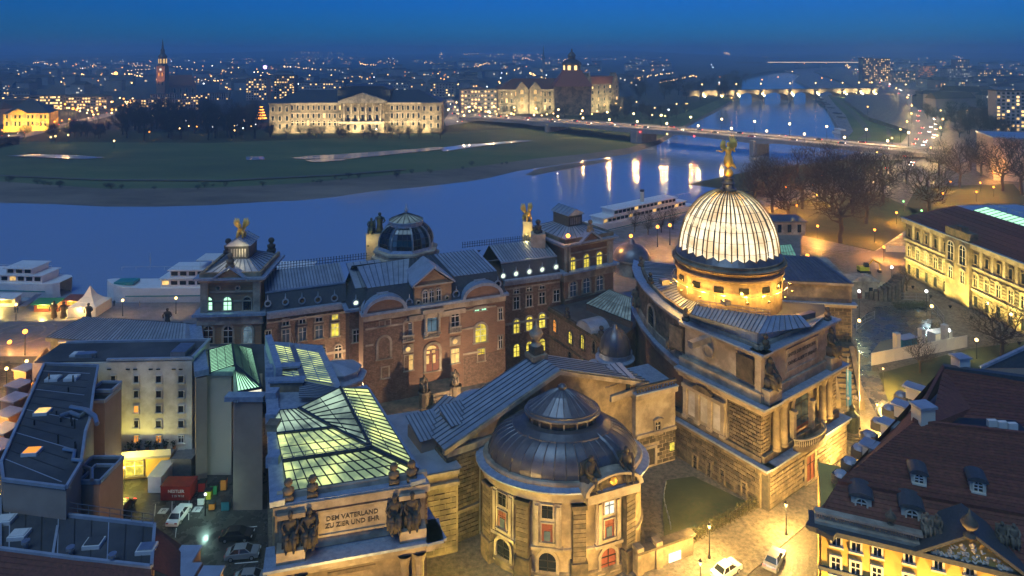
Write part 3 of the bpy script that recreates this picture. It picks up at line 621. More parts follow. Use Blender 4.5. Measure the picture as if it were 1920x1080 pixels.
def tree(loc, h, label, group, kind=None, mat='bark', w=1.0, name='bare_tree'):
    k = random.randrange(5) if kind is None else kind; t = thing(name, label, 'tree', loc, group); rz = random.uniform(0, 6.28); tr, cr = TREES[k]
    inst('trunk', cached(('trunk', k, mat), lambda: tr.mesh('trunk', mat)), loc, rz, t, (h * w, h * w, h)); inst('crown', cached(('crown', k, mat), lambda: cr.mesh('crown', mat)), loc, rz, t, (h * w, h * w, h)); return t
# ================================================================== cars
def car_meshes(cm):
    def mk():
        L2, Wd = 2.15, .88; body = MB()
        prof = [(-L2, .30), (-L2, .72), (-1.95, .88), (-.95, .95), (.95, .98), (2.0, .88), (L2, .62), (L2, .30)]
        n = len(prof); vs = []
        for y, s in ((-Wd, .94), (-Wd * .97, 1.0), (Wd * .97, 1.0), (Wd, .94)): vs += [(a * (s if abs(a) > 1.9 else 1), y, z) for a, z in prof]
        fs = [tuple(range(n - 1, -1, -1)), tuple(range(3 * n, 4 * n))]
        for r in range(3): fs += [(r * n + i, r * n + (i + 1) % n, (r + 1) * n + (i + 1) % n, (r + 1) * n + i) for i in range(n)]
        body.add(vs, fs)
        cab = MB().hexa([(-1.55, -.80, .95), (1.15, -.80, .95), (1.15, .80, .95), (-1.55, .80, .95), (-1.0, -.62, 1.42), (.45, -.62, 1.42), (.45, .62, 1.42), (-1.0, .62, 1.42)])
        roof = MB().box((-.28, 0, 1.435), (1.5, 1.26, .05))
        for sx in (-1, 1): roof.bar((-1.0, .62 * sx, 1.42), (-1.56, .80 * sx, .95), .09, .07); roof.bar((.45, .62 * sx, 1.42), (1.15, .80 * sx, .95), .09, .07); roof.bar((-.3, .625 * sx, 1.42), (-.3, .805 * sx, .95), .09, .05)
        return body.mesh('body', cm, False), cab.mesh('cabin', 'glass_dark'), roof.mesh('roof', cm)
    return cached(('car', cm), mk)
def wheel_mesh():
    return cached(('wheel',), lambda: MB().tube([(0, -.1, 0), (0, .1, 0)], .31, 12).mesh('wheel', 'rubber'))
def rim_mesh(): return cached(('rim',), lambda: MB().tube([(0, -.115, 0), (0, .115, 0)], .19, 10).mesh('rim', 'galvanised'))
def lamp_mesh(m, s=1.0): return cached(('carlamp', m, s), lambda: MB().box((0, 0, 0), (.08, .34 * s, .16 * s)).mesh('light', m))
def car(loc, rz, cm, label, group=None, lit=True, full=True, big=1.0, name='parked_car'):
    t = thing(name, label, 'car', loc, group); b, c, r = car_meshes(cm); loc = Vector(loc); R = Matrix.Rotation(rz, 3, 'Z')
    inst('body', b, loc, rz, t); inst('cabin', c, loc, rz, t)
    if full:
        inst('roof', r, loc, rz, t)
        for x in (-1.32, 1.32):
            for y in (-.80, .80): w = inst('wheel', wheel_mesh(), loc + R @ Vector((x, y, .31)), rz, t); sub('rim', rim_mesh(), w)
    for y in (-.62, .62):
        inst('headlight', lamp_mesh('head_light' if lit else 'white_paint', big), loc + R @ Vector((2.16, y, .66)), rz, t); inst('tail_light', lamp_mesh('tail_light' if lit else 'car_red', big), loc + R @ Vector((-2.16, y, .72)), rz, t)
    return t
CARC = ['car_white', 'car_silver', 'car_black', 'car_blue', 'car_red']
# traffic on the road bridge and at its far end
for i in range(26):
    t = .02 + i * .036 + random.uniform(-.008, .008); side = 1 if i % 2 else -1; o = side * random.choice((4.5, 9.5)); p = bp(t, o, deckz(t)); rz = atan2(BD.y, BD.x) + (0 if side > 0 else pi)
    car(p, rz, CARC[i % 5], ORD[i] + ' small lit car from the left on the long road bridge', 'traffic on the road bridge', True, False, 1.7, name='car')
# ================================================================== distant buildings
PANE = lambda w, h, m: cached(('fp', w, h, m), lambda: MB().box((0, 0, 0), (w, .24, h)).mesh('window', m))
def block(name, label, xa, ya, xb, yb, ytop, depth, wall='far_wall', roof='far_roof', roofh=0.0, rows=3, cols=6, lit=.3, group=None, cat='building', pw=1.4, ph=1.7, litm='far_pane', darkm='glass_dark', base=0.0, hip=True, z1=None, showdark=True, panes=True):
    """a building whose front foot runs from photo point (xa,ya) to (xb,yb) on the ground; ytop is the eave row at its left end"""
    A, B = gz(xa, ya, base), gz(xb, yb, base); f = Fac(A, B); _, z1_ = f.uz(xa, ytop); z1 = z1 or z1_
    t = thing(name, label, cat, ((A.x + B.x) / 2, (A.y + B.y) / 2, base), group); t['_d'] = 0; del t['_d']
    mb = MB(); f.box(mb, 0, f.len, base - 1, z1, -depth, 0); mb.build('wall', wall, t)
    o = .5
    if roofh > 0:
        a, b, c, d = f.p(-o, z1, o), f.p(f.len + o, z1, o), f.p(f.len + o, z1, -depth - o), f.p(-o, z1, -depth - o)
        i = min(depth / 2, f.len / 2.2) if hip else -.01
        r0, r1 = f.p(i, z1 + roofh, -depth / 2), f.p(f.len - i, z1 + roofh, -depth / 2)
        MB().add([a, b, c, d, r0, r1], [(0, 1, 5, 4), (1, 2, 5), (2, 3, 4, 5), (3, 0, 4), (3, 2, 1, 0)]).build('roof', roof, t)
    else:
        mb = MB(); f.box(mb, -.3, f.len + .3, z1, z1 + .6, -depth - .3, .3); mb.build('roof', roof, t)
    rn = random.Random(hash((round(xa), round(ya))) & 1023)
    if panes:
        for r in range(rows):
            for c in range(cols):
                u = f.len * (c + .5) / cols; z = base + (z1 - base) * (r + .6) / (rows + .15); on = rn.random() < lit
                if on or showdark: inst('window', PANE(pw, ph, litm if on else darkm), f.p(u, z, .02), f.ang, t)
    return t, f, z1
def flood(label, loc, target, power, col, ang=120, group=None):
    t = thing('floodlight', label, 'floodlight', loc, group); loc = Vector(loc)
    MB().box(loc + Vector((0, 0, .2)), (.3, .3, .4)).build('stand', 'iron', t); MB().box(loc + Vector((0, 0, .55)), (.6, .4, .4)).build('lamp_head', 'iron', t)
    spot(t, loc + Vector((0, 0, .9)), target, power, col, ang, .4); return t
FW = (1.0, .80, .42)
# --- ministry with the columned portico
t, f, z1 = block('ministry_palace', 'wide floodlit stone palace with columned pediment portico across the river', 506, 249, 828, 247, 193, 40, 'sandstone', 'slate', 9.5, 0, 0, 0, panes=False)
for r, (ya, yb, kd) in enumerate(((198, 206, 'rect'), (212, 221, 'rect'), (226, 235, 'arch'))):
    for x in list(range(518, 640, 10)) + list(range(735, 826, 10)): f.win(t, x, ya, yb, 3.6, kd, 'glass_dark' if (x * 7 + r) % 11 else 'far_pane', fw=.5, bars=None, sm='pale_stone')
mb = MB(); f.box(mb, -.8, f.len + .8, z1 - 1.6, z1 + .02, 0, 1.2); f.box(mb, 0, f.len, 15.4, 16.2, 0, .6); f.box(mb, 0, f.len, 8.0, 8.8, 0, .6); mb.build('cornice', 'pale_stone', t)
u0, _ = f.uz(641, 240); u1, _ = f.uz(722, 240)
mb = MB(); f.box(mb, u0, u1, 0, z1 + 1.0, 0, 5); mb.build('portico_wall', 'sandstone', t)
g2 = Fac(f.p(u0, 0, 5), f.p(u1, 0, 5)); wL = g2.len
for i in range(6): MB().lathe(g2.p(wL * (i + .5) / 6, 9.5, 1.3), [(1.0, 0), (1.0, .6), (.75, .8), (.68, 13.2), (1.0, 13.8), (1.0, 14.4)], 10).build('column', 'pale_stone', t)
for i in range(5):
    for zz, hh in ((10.5, 4.2), (17.5, 3.4)): g2.winuz(t, wL * (i + 1) / 6, zz, 2.0, hh, 'rect', 'glass_dark', fw=.3, bars=None)
for i in range(5): g2.winuz(t, wL * (i + 1) / 6, 2.5, 2.2, 4.4, 'arch', 'glass_dark', fw=.4, bars=None)
mb = MB(); g2.poly(mb, [(-2, z1), (wL + 2, z1), (wL + 2, z1 + 1.8), (wL / 2, z1 + 8.4), (-2, z1 + 1.8)], -4, 2.4); mb.build('pediment', 'pale_stone', t)
mb = MB(); g2.box(mb, -1, wL + 1, 8.0, 9.4, 0, 2.6); mb.build('portico_base', 'pale_stone', t)
mb = MB(); f.box(mb, u0 - 4, u1 + 4, z1, z1 + 10.5, -38, -2); f.poly(mb, [(u0 - 4, z1 + 10.5), (u1 + 4, z1 + 10.5), (u1 - 2, z1 + 13.5), (u0 + 2, z1 + 13.5)], -36, -3); mb.build('central_roof', 'slate', t)
for uu in (0, f.len - 17):
    mb = MB(); f.box(mb, uu, uu + 17, 0, z1 - .4, 0, 1.6); mb.build('end_pavilion', 'sandstone', t)
    g3 = Fac(f.p(uu, 0, 1.6), f.p(uu + 17, 0, 1.6))
    for k in range(3):
        for zz in (3.5, 10.0, 17.5): g3.winuz(t, 17 * (k + .5) / 3, zz, 1.8, 3.6, 'rect', 'glass_dark', fw=.4, bars=None)
for i in range(9):
    u = f.len * (i + .5) / 9; flood('floodlight on the lawn before the wide columned palace', f.p(u, .5, 15), f.p(u, 12, 0), 26000, FW, 130, 'floodlights of the columned palace')
# --- chancellery with the stepped lantern tower
t, f, z1 = block('chancellery_palace', 'floodlit stone palace with steep red roofs and a tall lantern tower', 934, 214, 1092, 212, 168, 36, 'sandstone', 'roof_tile', 11, 0, 0, 0, panes=False)
for (ya, yb) in ((172, 180), (185, 193), (198, 205)):
    for x in range(941, 1090, 9): f.win(t, x, ya, yb, 3.4, 'rect', 'glass_dark' if (x + ya) % 5 else 'far_pane', fw=.5, bars=None)
mb = MB(); f.box(mb, -.8, f.len + .8, z1 - 1.5, z1 + .05, 0, 1.3); f.box(mb, 0, f.len, 11.0, 11.9, 0, .7); mb.build('cornice', 'pale_stone', t)
for xg in (978, 1003):
    u, _ = f.uz(xg, 190); mb = MB(); f.box(mb, u - 6, u + 6, 0, z1 + 1, 0, 2.4); f.poly(mb, [(u - 6.5, z1 + 1), (u + 6.5, z1 + 1), (u, z1 + 8)], -6, 2.8); mb.build('gabled_bay', 'sandstone', t)
    g3 = Fac(f.p(u - 6, 0, 2.4), f.p(u + 6, 0, 2.4))
    for zz in (6, 13.5, 21): g3.winuz(t, 6, zz, 3.2, 4.6, 'arch', 'pane_warm', fw=.5, bars=None)
A2, B2 = gz(1092, 213), gz(1158, 208); f2 = Fac(A2, B2); mb = MB(); f2.box(mb, 0, f2.len, 0, 31, -26, 1.5); mb.build('east_wing', 'sandstone', t)
mb = MB(); f2.poly(mb, [(-1, 31), (f2.len + 1, 31), (f2.len - 6, 39), (6, 39)], -25, 2); mb.build('east_roof', 'roof_tile', t)
for u in (.12, .88): mb = MB(); f2.box(mb, f2.len * u - 4, f2.len * u + 4, 0, 34, 0, 3); f2.poly(mb, [(f2.len * u - 4.5, 34), (f2.len * u + 4.5, 34), (f2.len * u, 43)], -5, 3.4); mb.build('corner_tower', 'sandstone', t)
for k in range(6):
    for zz in (6, 13, 20.5, 26): f2.winuz(t, f2.len * (k + .5) / 6, zz, 1.9, 3.2, 'rect', 'glass_dark' if (k + zz) % 3 else 'far_pane', out=1.52 if .2 < (k + .5) / 6 < .8 else 3.02, fw=.4, bars=None)
cT = at(1072, 150, 735)
mb = MB(); mb.box((cT.x, cT.y, 15), (38, 32, 30)); mb.build('tower_base', 'sandstone', t)
MB().lathe((cT.x, cT.y, 0), [(29, 30), (16, 43), (14, 46), (13.5, 46.3)], 4, rot=pi / 4).build('tower_roof', 'roof_tile', t)
MB().lathe((cT.x, cT.y, 0), [(9.5, 43), (9.5, 52), (10.6, 52.5)], 8).build('tower_drum', 'sandstone', t)
MB().lathe((cT.x, cT.y, 0), [(10.6, 52.5), (9.4, 55), (6, 57.2), (5, 57.6)], 8).build('tower_dome', 'slate', t)
MB().lathe((cT.x, cT.y, 0), [(3.8, 57), (3.8, 61), (4.6, 61.3), (3.4, 63.5), (2.2, 65), (1.0, 66), (.7, 69)], 8).build('lantern', 'slate', t)
for k in range(8): a = pi / 4 * (k + .5); inst('window', PANE(3.0, 4.6, 'far_pane' if k in (5, 6, 4) else 'glass_dark'), (cT.x + 8.95 * cos(a), cT.y + 8.95 * sin(a), 49), a + pi / 2, t)
for i in range(6):
    u = f.len * (i + .5) / 6; flood('floodlight before the palace with the lantern tower', f.p(u, .5, 13), f.p(u, 12, 0), 26000, (1, .84, .42), 130, 'floodlights of the lantern palace')
for u in (.15, .5, .85): flood('floodlight before the right wing of the lantern palace', f2.p(f2.len * u, .5, 14), f2.p(f2.len * u, 14, 0), 26000, (1, .84, .42), 130, 'floodlights of the lantern palace')
# --- yellow customs house, steep dark roof
t, f, z1 = block('blockhouse', 'square yellow floodlit house with steep dark hipped roof at bridgehead', 6, 248, 92, 245, 214, 30, 'plaster_yellow', 'slate', 11, 0, 0, 0, panes=False)
for (ya, yb) in ((216, 222), (228, 236)):
    for x in range(13, 92, 8): f.win(t, x, ya, yb, 3.2, 'rect', 'pane_warm' if x % 3 == 0 else 'glass_dark', fw=.4, bars=None)
u, _ = f.uz(33, 220); mb = MB(); f.poly(mb, [(u - 7, z1), (u + 7, z1), (u, z1 + 4.5)], -2, .8); mb.build('pediment', 'plaster_yellow', t)
for i in range(4): flood('floodlight at the foot of the yellow house with dark roof', f.p(f.len * (i + .5) / 4, .5, 9), f.p(f.len * (i + .5) / 4, 8, 0), 11000, (1, .66, .16), 130, 'floodlights of the yellow house')
# --- church with the tall slim spire
c = at(305, 170, 1000); t = thing('church', 'dark church with tall lit tower and slim pointed spire', 'church', (c.x, c.y, 0))
s_ = 6.0; MB().box((c.x, c.y, 22), (2 * s_, 2 * s_, 46)).build('tower', 'brick_red', t)
MB().lathe((c.x, c.y, 0), [(6.4, 45), (6.8, 46), (6.0, 47), (5.4, 58), (6.3, 58.6), (5.2, 60), (3.0, 63), (2.6, 67), (3.0, 67.4), (1.6, 70), (.5, 81), (.15, 84)], 8, rot=pi / 8).build('spire', 'slate', t)
for k in range(8): a = pi / 4 * k; inst('belfry_opening', PANE(2.6, 6.5, 'pane_warm'), (c.x + 5.5 * cos(a), c.y + 5.5 * sin(a), 52), a + pi / 2, t)
for zz in (20, 33):
    for dx in (-2.4, 2.4): inst('window', PANE(1.5, 5, 'pane_orange' if zz > 30 else 'glass_dark'), (c.x + dx, c.y - s_ - .02, zz), 0, t)
inst('clock_face', cached(('clock',), lambda: MB().tube([(0, -.2, 0), (0, .2, 0)], 1.7, 16).mesh('clock_face', 'far_pane_white')), (c.x, c.y - s_ - .1, 40), 0, t)
n0 = at(306, 160, 1012); n1 = at(368, 160, 1030); fn = Fac(n0, n1); mb = MB(); fn.box(mb, 2, fn.len, 0, 15, -22, 0); mb.build('nave', 'brick_red', t)
mb = MB(); a, b, c_, d = fn.p(2, 15, 1), fn.p(fn.len, 15, 1), fn.p(fn.len, 15, -23), fn.p(2, 15, -23); mb.add([a, b, c_, d, fn.p(2, 31, -11), fn.p(fn.len - 6, 31, -11)], [(0, 1, 5, 4), (1, 2, 5), (2, 3, 4, 5), (3, 0, 4), (3, 2, 1, 0)]); mb.build('nave_roof', 'roof_tile', t)
for k in range(5): fn.winuz(t, 7 + k * 8, 4, 2.4, 8, 'arch', 'glass_dark', fw=.4, bars=None)
lt = thing('floodlight', 'floodlight washing the dark church tower', 'floodlight', (c.x - 10, c.y - 40, 1)); MB().box((c.x - 10, c.y - 40, 1.2), (1, 1, 2.4)).build('stand', 'iron', lt); spot(lt, (c.x - 10, c.y - 40, 3), (c.x, c.y, 44), 90000, (1, .45, .16), 40, .5)
# --- further spire
c = at(1019, 112, 2300); t = thing('far_church', 'tiny pointed church steeple on the misty skyline', 'church', (c.x, c.y, 0)); MB().box((c.x, c.y, 20), (9, 9, 40)).build('tower', 'far_wall', t); MB().lathe((c.x, c.y, 0), [(7, 40), (3, 52), (.3, 84)], 6).build('spire', 'slate', t); MB().box((c.x + 14, c.y + 4, 10), (22, 12, 20)).build('nave', 'far_wall', t)
# --- named blocks of the opposite bank
SB_ = [
 ('slab_block', 'long pale slab of flats rising towards the ministry palace', 282, 190, 432, 187, 177, 12, 'far_block', 'far_roof', 0, 4, 34, .10, 'far_pane'),
 ('slab_block', 'low white slab of flats before the dark trees', 244, 207, 372, 206, 187, 12, 'far_block', 'far_roof', 0, 4, 26, .28, 'far_pane'),
 ('office_block', 'pale six-storey office with lit corner beside the palace approach', 864, 214, 938, 213, 168, 24, 'far_block', 'far_roof', 0, 6, 12, .45, 'far_pane'),
 ('office_block', 'white ribbon-window office behind the columned palace', 690, 176, 766, 176, 154, 20, 'far_block', 'far_roof', 0, 4, 16, .12, 'far_pane_white'),
 ('office_block', 'plain pale block between two floodlit palaces', 806, 182, 852, 182, 156, 22, 'far_block', 'far_roof', 0, 5, 8, .12, 'far_pane'),
 ('high_rise', 'dark tower block with columns of lit windows behind left palace corner', 461, 188, 500, 188, 147, 16, 'far_wall', 'far_roof', 0, 9, 8, .36, 'far_pane'),
 ('high_rise', 'dark tower block with scattered lit windows above left palace roof', 514, 186, 552, 186, 142, 16, 'far_wall', 'far_roof', 0, 9, 8, .34, 'far_pane'),
 ('office_block', 'long low office with bright top floor over the palace roof', 560, 181, 640, 180, 155, 20, 'far_block', 'far_roof', 0, 4, 16, .35, 'far_pane'),
 ('flat_block', 'pale block of flats with lit windows left of the square', 56, 208, 116, 207, 180, 14, 'far_block', 'far_roof', 0, 5, 16, .35, 'far_pane'),
 ('flat_block', 'grey block of flats with lit windows behind the lit square', 118, 206, 200, 205, 182, 14, 'far_wall', 'far_roof', 3, 4, 16, .42, 'far_pane'),
 ('flat_block', 'grey block of flats at the left edge of the skyline', -10, 207, 54, 206, 181, 14, 'far_block', 'far_roof', 0, 4, 14, .30, 'far_pane'),
 ('town_house', 'gabled town house behind the yellow blockhouse', 6, 186, 56, 186, 172, 14, 'far_block', 'far_roof', 5, 3, 9, .3, 'far_pane'),
 ('high_rise', 'tall slab of flats standing alone at the end of the river road', 1618, 152, 1636, 152, 109, 20, 'far_wall', 'far_roof', 0, 12, 6, .30, 'far_pane'),
 ('high_rise', 'tall slab of flats beside the tallest one at the river road', 1638, 152, 1669, 152, 110, 20, 'far_wall', 'far_roof', 0, 12, 9, .36, 'far_pane'),
 ('flat_block', 'red-lit slab of flats right of the tall pair', 1722, 152, 1756, 152, 124, 18, 'far_wall', 'far_roof', 0, 8, 12, .40, 'pane_orange'),
 ('flat_block', 'dark slab of flats with white windows at far right skyline', 1776, 154, 1830, 153, 129, 18, 'far_wall', 'far_roof', 0, 6, 14, .34, 'far_pane_white'),
 ('high_rise', 'dark tower block at the right skyline', 1792, 146, 1818, 146, 112, 18, 'far_wall', 'far_roof', 0, 9, 7, .22, 'far_pane'),
 ('flat_block', 'wide slab of flats with lit windows at right edge skyline', 1834, 152, 1890, 152, 131, 18, 'far_wall', 'far_roof', 0, 5, 16, .36, 'far_pane'),
 ('flat_block', 'low dark flats left of the red-lit slab', 1676, 154, 1716, 154, 134, 18, 'far_wall', 'far_roof', 0, 5, 11, .30, 'far_pane'),
 ('high_rise', 'pale tower block with lit stair columns at right edge', 1868, 246, 1950, 248, 171, 16, 'far_block', 'far_roof', 0, 11, 9, .36, 'far_pane'),
 ('museum_block', 'plain beige windowless building below the pale tower block', 1862, 338, 1990, 345, 259, 30, 'plaster_beige', 'lead', 0, 0, 0, 0, 'far_pane'),
]
for nm, lab, xa, ya, xb, yb, yt, dp, wl, rf, rh, rw, cl, lit, lm in SB_: block(nm, lab, xa, ya, xb, yb, yt, dp, wl, rf, rh, rw, cl, lit, litm=lm, pw=1.9 if nm != 'slab_block' else 1.7, ph=1.7)
# --- the mass of the far town: rows of houses fading into the haze
rn = random.Random(99); cnt = 0
ZONES = [(-60, 230, 122, 180), (372, 505, 150, 178), (-60, 1250, 112, 160), (1640, 1930, 118, 150), (1740, 1930, 160, 225), (500, 900, 158, 172), (-60, 60, 205, 240)]
PLACED = []
def far_house(x, y, grp, lab, nm):
    global cnt
    p = gz(x, y); D = p.y; w = rn.uniform(16, 46) * (1 + D / 6000); dep = rn.uniform(11, 15) * (1 + D / 5000); h = rn.uniform(9, 17) * (1 + D / 9000); ang = rn.uniform(-.35, .35)
    for q in PLACED:
        if (q[0] - p.x) ** 2 + (q[1] - p.y) ** 2 < (.5 * (q[2] + w)) ** 2 * .7: return
    PLACED.append((p.x, p.y, w)); f = Fac((p.x - w / 2 * cos(ang), p.y - w / 2 * sin(ang)), (p.x + w / 2 * cos(ang), p.y + w / 2 * sin(ang)))
    t = thing(nm, lab, 'house', p, grp); mb = MB(); f.box(mb, 0, w, -1, h, -dep, 0); mb.build('wall', 'far_block' if rn.random() < .25 else 'far_wall', t)
    if rn.random() < .68:
        rh = rn.uniform(3, 6.5); a, b, c, d = f.p(-.5, h, .5), f.p(w + .5, h, .5), f.p(w + .5, h, -dep - .5), f.p(-.5, h, -dep - .5); i = rn.choice((0, 4))
        MB().add([a, b, c, d, f.p(i, h + rh, -dep / 2), f.p(w - i, h + rh, -dep / 2)], [(0, 1, 5, 4), (1, 2, 5), (2, 3, 4, 5), (3, 0, 4), (3, 2, 1, 0)]).build('roof', 'far_roof', t)
    else: mb = MB(); f.box(mb, -.2, w + .2, h, h + .5, -dep - .2, .2); mb.build('roof', 'far_roof', t)
    rows = max(2, int(h / 3.2)); s = 1.5 + D / 1400
    for k in range(rn.choice((2, 3, 3, 4, 5, 6))): inst('window', PANE(round(s, 0) or 1, round(s, 0) or 1, rn.choice(('far_pane', 'far_pane', 'far_pane_white', 'pane_orange'))), f.p(rn.uniform(1.5, w - 1.5), 2 + 3 * rn.randrange(rows), .03), f.ang, t)
    cnt += 1
for (x0, x1, y0, y1) in ZONES:
    n_ = int((x1 - x0) * (y1 - y0) ** .5 / 98)
    for _ in range(n_ * 2):
        y = y0 + (y1 - y0) * rn.random() ** 1.5; x = rn.uniform(x0, x1)
        if 286 < x < 380 and y > 160 or 480 < x < 850 and y > 173 or 920 < x < 1180 and y > 160: continue
        right = x > 1600
        far_house(x, y, 'houses of the town right of the river road' if right else 'houses of the town across the river', 'small dark town house with a few lit windows right of the river road' if right else 'small dark town house with a few lit windows across the river', 'town_house')
# --- lamps scattered over the far town
FL = [('far_warm', 'small warm street lamp glowing in the far town'), ('far_orange', 'small orange street lamp glowing in the far town'), ('far_white', 'small white street lamp glowing in the far town')]
def far_lamp(x, y, z=0, m=None, s=1.0):
    p = gz(x, y, z) if y > 104 else at(x, y, rn.uniform(4200, 7800)); D = p.y
    k = m if m is not None else rn.choice((0, 0, 0, 1, 1, 2)); h = 8.0 + (D / 1500); r = (.42 + D * .00038) * s
    if y <= 104: p = Vector((p.x, p.y, p.z - h))
    lamp_post(p, round(h), FL[k][0], FL[k][1], ('warm lamps of the far town', 'orange lamps of the far town', 'white lamps of the far town')[k], 0, head=round(r, 1), name='far_street_lamp')
for _ in range(150): far_lamp(rn.uniform(-20, 1250), 106 + 70 * rn.random() ** 1.3)
for _ in range(45): far_lamp(rn.uniform(1250, 1930), rn.uniform(106, 165) if rn.random() < .8 else rn.uniform(165, 225))
for x in range(1385, 1640, 9): 
    if x < 1470 or x > 1600: far_lamp(x + rn.uniform(-3, 3), rn.uniform(106, 112), m=0)
for _ in range(46): far_lamp(rn.uniform(95, 250), rn.uniform(195, 232), m=rn.choice((0, 0, 1)), s=.9)      # lit square
for _ in range(30): far_lamp(rn.uniform(845, 935), rn.uniform(180, 236), m=0, s=.8)
for _ in range(30): far_lamp(rn.uniform(940, 1290), rn.uniform(205, 235), m=0, s=.7)
for _ in range(16): far_lamp(rn.uniform(250, 500), rn.uniform(230, 262), m=rn.choice((0, 0, 2)), s=.7)
mb = MB()
for k in range(640):
    if k % 16 == 0: sx, sy, tx, ty = rn.uniform(-20, 1930), rn.uniform(100, 158), rn.uniform(-9, 9), rn.uniform(-1.0, 1.0)
    x, y = sx + (k % 16) * tx + rn.uniform(-3, 3), max(99, sy + (k % 16) * ty + rn.uniform(-1, 1))
    if 1380 < x < 1560 and y > 128: continue
    p = gz(x, y, 10) if y > 108 else at(x, y, rn.uniform(4300, 8000)); r_ = (.35 + p.y * .00036) * rn.uniform(.6, 1.3); mb.lathe(p, [(.01, -r_), (r_, 0), (.01, r_)], 4)
mb.build('distant_lights', 'far_warm', None, kind='stuff')
for i in range(7): p = gz(100 + i * 22, 200 + (i % 3) * 12); lamp_post(p, 9, 'lamp_orange', ORD[i] + ' amber lamp from the left on the lit square beyond the bridgehead', 'amber lamps of the lit square', 60000, (1, .5, .14), .9)
# lamps that stand out one by one
BIG = [(137, 205, 'lamp_orange', 'brightest orange lamp above the lit square beyond the bridgehead', 12, 1.1, 30000), (217, 140, 'far_orange', 'bright amber floodlamp on the skyline left of the church tower', 14, 4.0, 0), (497, 128, 'far_violet', 'violet lit dome lamp on the skyline above the tower blocks', 20, 5.0, 0), (214, 265, 'lamp_warm', 'lone warm lamp at the left edge of the dark meadow', 5, .55, 2500), (95, 258, 'lamp_warm', 'left one of a pair of lamps on the bank path', 5, .5, 2000), (104, 256, 'lamp_warm', 'right one of a pair of lamps on the bank path', 5, .5, 2000), (128, 254, 'lamp_warm', 'single lamp on the bank path under the trees', 5, .5, 2500), (280, 248, 'lamp_orange', 'orange lamp among the dark riverside trees', 5, .5, 2500), (369, 238, 'lamp_orange', 'orange lamp in the tree gap left of the palace', 6, .5, 2500), (440, 245, 'lamp_warm', 'warm lamp before the lit fir at the palace corner', 6, .6, 2500), (821, 224, 'lamp_warm', 'warm lamp at the right corner of the columned palace', 7, .6, 3000), (580, 114, 'far_orange', 'small red-orange beacon on the skyline left of the small steeple', 14, 2.5, 0)]
for x, y, m_, lab, h, r, pw in BIG:
    z = 0; p = gz(x, y, h) if y > 120 else at(x, y, 3200); p = Vector((p.x, p.y, p.z - h)); lamp_post(p, h, m_, lab, None, pw, ORA if 'orange' in m_ else SOD, r)
for i in range(10):
    x = 4 + i * 14; y = 245 - i * 2.3; p = gz(x, y, 6); lamp_post(Vector((p.x, p.y, 0)), 6, 'lamp_orange', 'orange lamp along the approach road to the old bridge', 'lamps of the old bridge approach', 14000, ORA, .5)
# lit pyramid tree by the ministry corner
c = gz(490, 232); t = thing('light_tree', 'tall cone of golden lights standing beside the columned palace', 'light pyramid', c)
MB().tube([c, c + Vector((0, 0, 17))], .3, 6).build('mast', 'iron', t)
for k in range(5): MB().lathe(c + Vector((0, 0, 5 + k * 2.6)), [(4.6 - k * .85, -.3), (4.9 - k * .85, 0), (4.6 - k * .85, .35)], 14).build('light_ring', 'lamp_orange', t)
sheet('approach_road', [(-30, 258), (45, 250), (140, 226), (240, 203), (250, 207), (150, 232), (50, 257), (-30, 266)], .3, 'concrete'); sheet('palace_road', [(836, 236), (900, 226), (935, 219), (905, 214), (860, 200), (846, 184), (836, 186), (842, 212), (832, 226)], .3, 'concrete')
for i, (x, y) in enumerate(((10, 256), (40, 251), (72, 243), (105, 235), (140, 227), (170, 222), (205, 212), (848, 196), (852, 214), (866, 224), (886, 222), (862, 229), (905, 219), (846, 205))): car(gz(x, y, .32), .4 + (i % 2) * pi, CARC[i % 5], ORD[i] + ' lit car from the left on the approach roads across the river', 'cars on the far approach roads', True, False, 2.6, name='car')
for i, (x, y) in enumerate(((842, 190), (856, 206), (840, 222), (878, 216), (900, 210), (915, 226), (870, 234))): lamp_post(gz(x, y), 8, 'bridge_globe', ORD[i] + ' bright lamp on the road beside the columned palace', 'lamps beside the columned palace', 30000, SOD, .7)
ob = thing('old_bridge', 'end arches of the old stone bridge at the left edge', 'bridge', gz(0, 284, -5)); go = Fac(gz(-120, 296, -4), gz(36, 276, -4))
for k in range(3): u0, u1 = go.len * k / 3, go.len * (k + 1) / 3; um = (u0 + u1) / 2; hw_ = (u1 - u0) / 2 - 2.4; go.poly(MB(), [(u1, 3.4), (u0, 3.4), (u0, -6)] + [(um - hw_ * cos(pi * q / 8), -6 + 7 * sin(pi * q / 8)) for q in range(9)] + [(u1, -6)], -12, 0).build('arch', 'sandstone', ob)
for o in (0, -12.4): go.box(MB(), 0, go.len, 3.4, 4.4, o, o + .5).build('parapet', 'sandstone', ob)
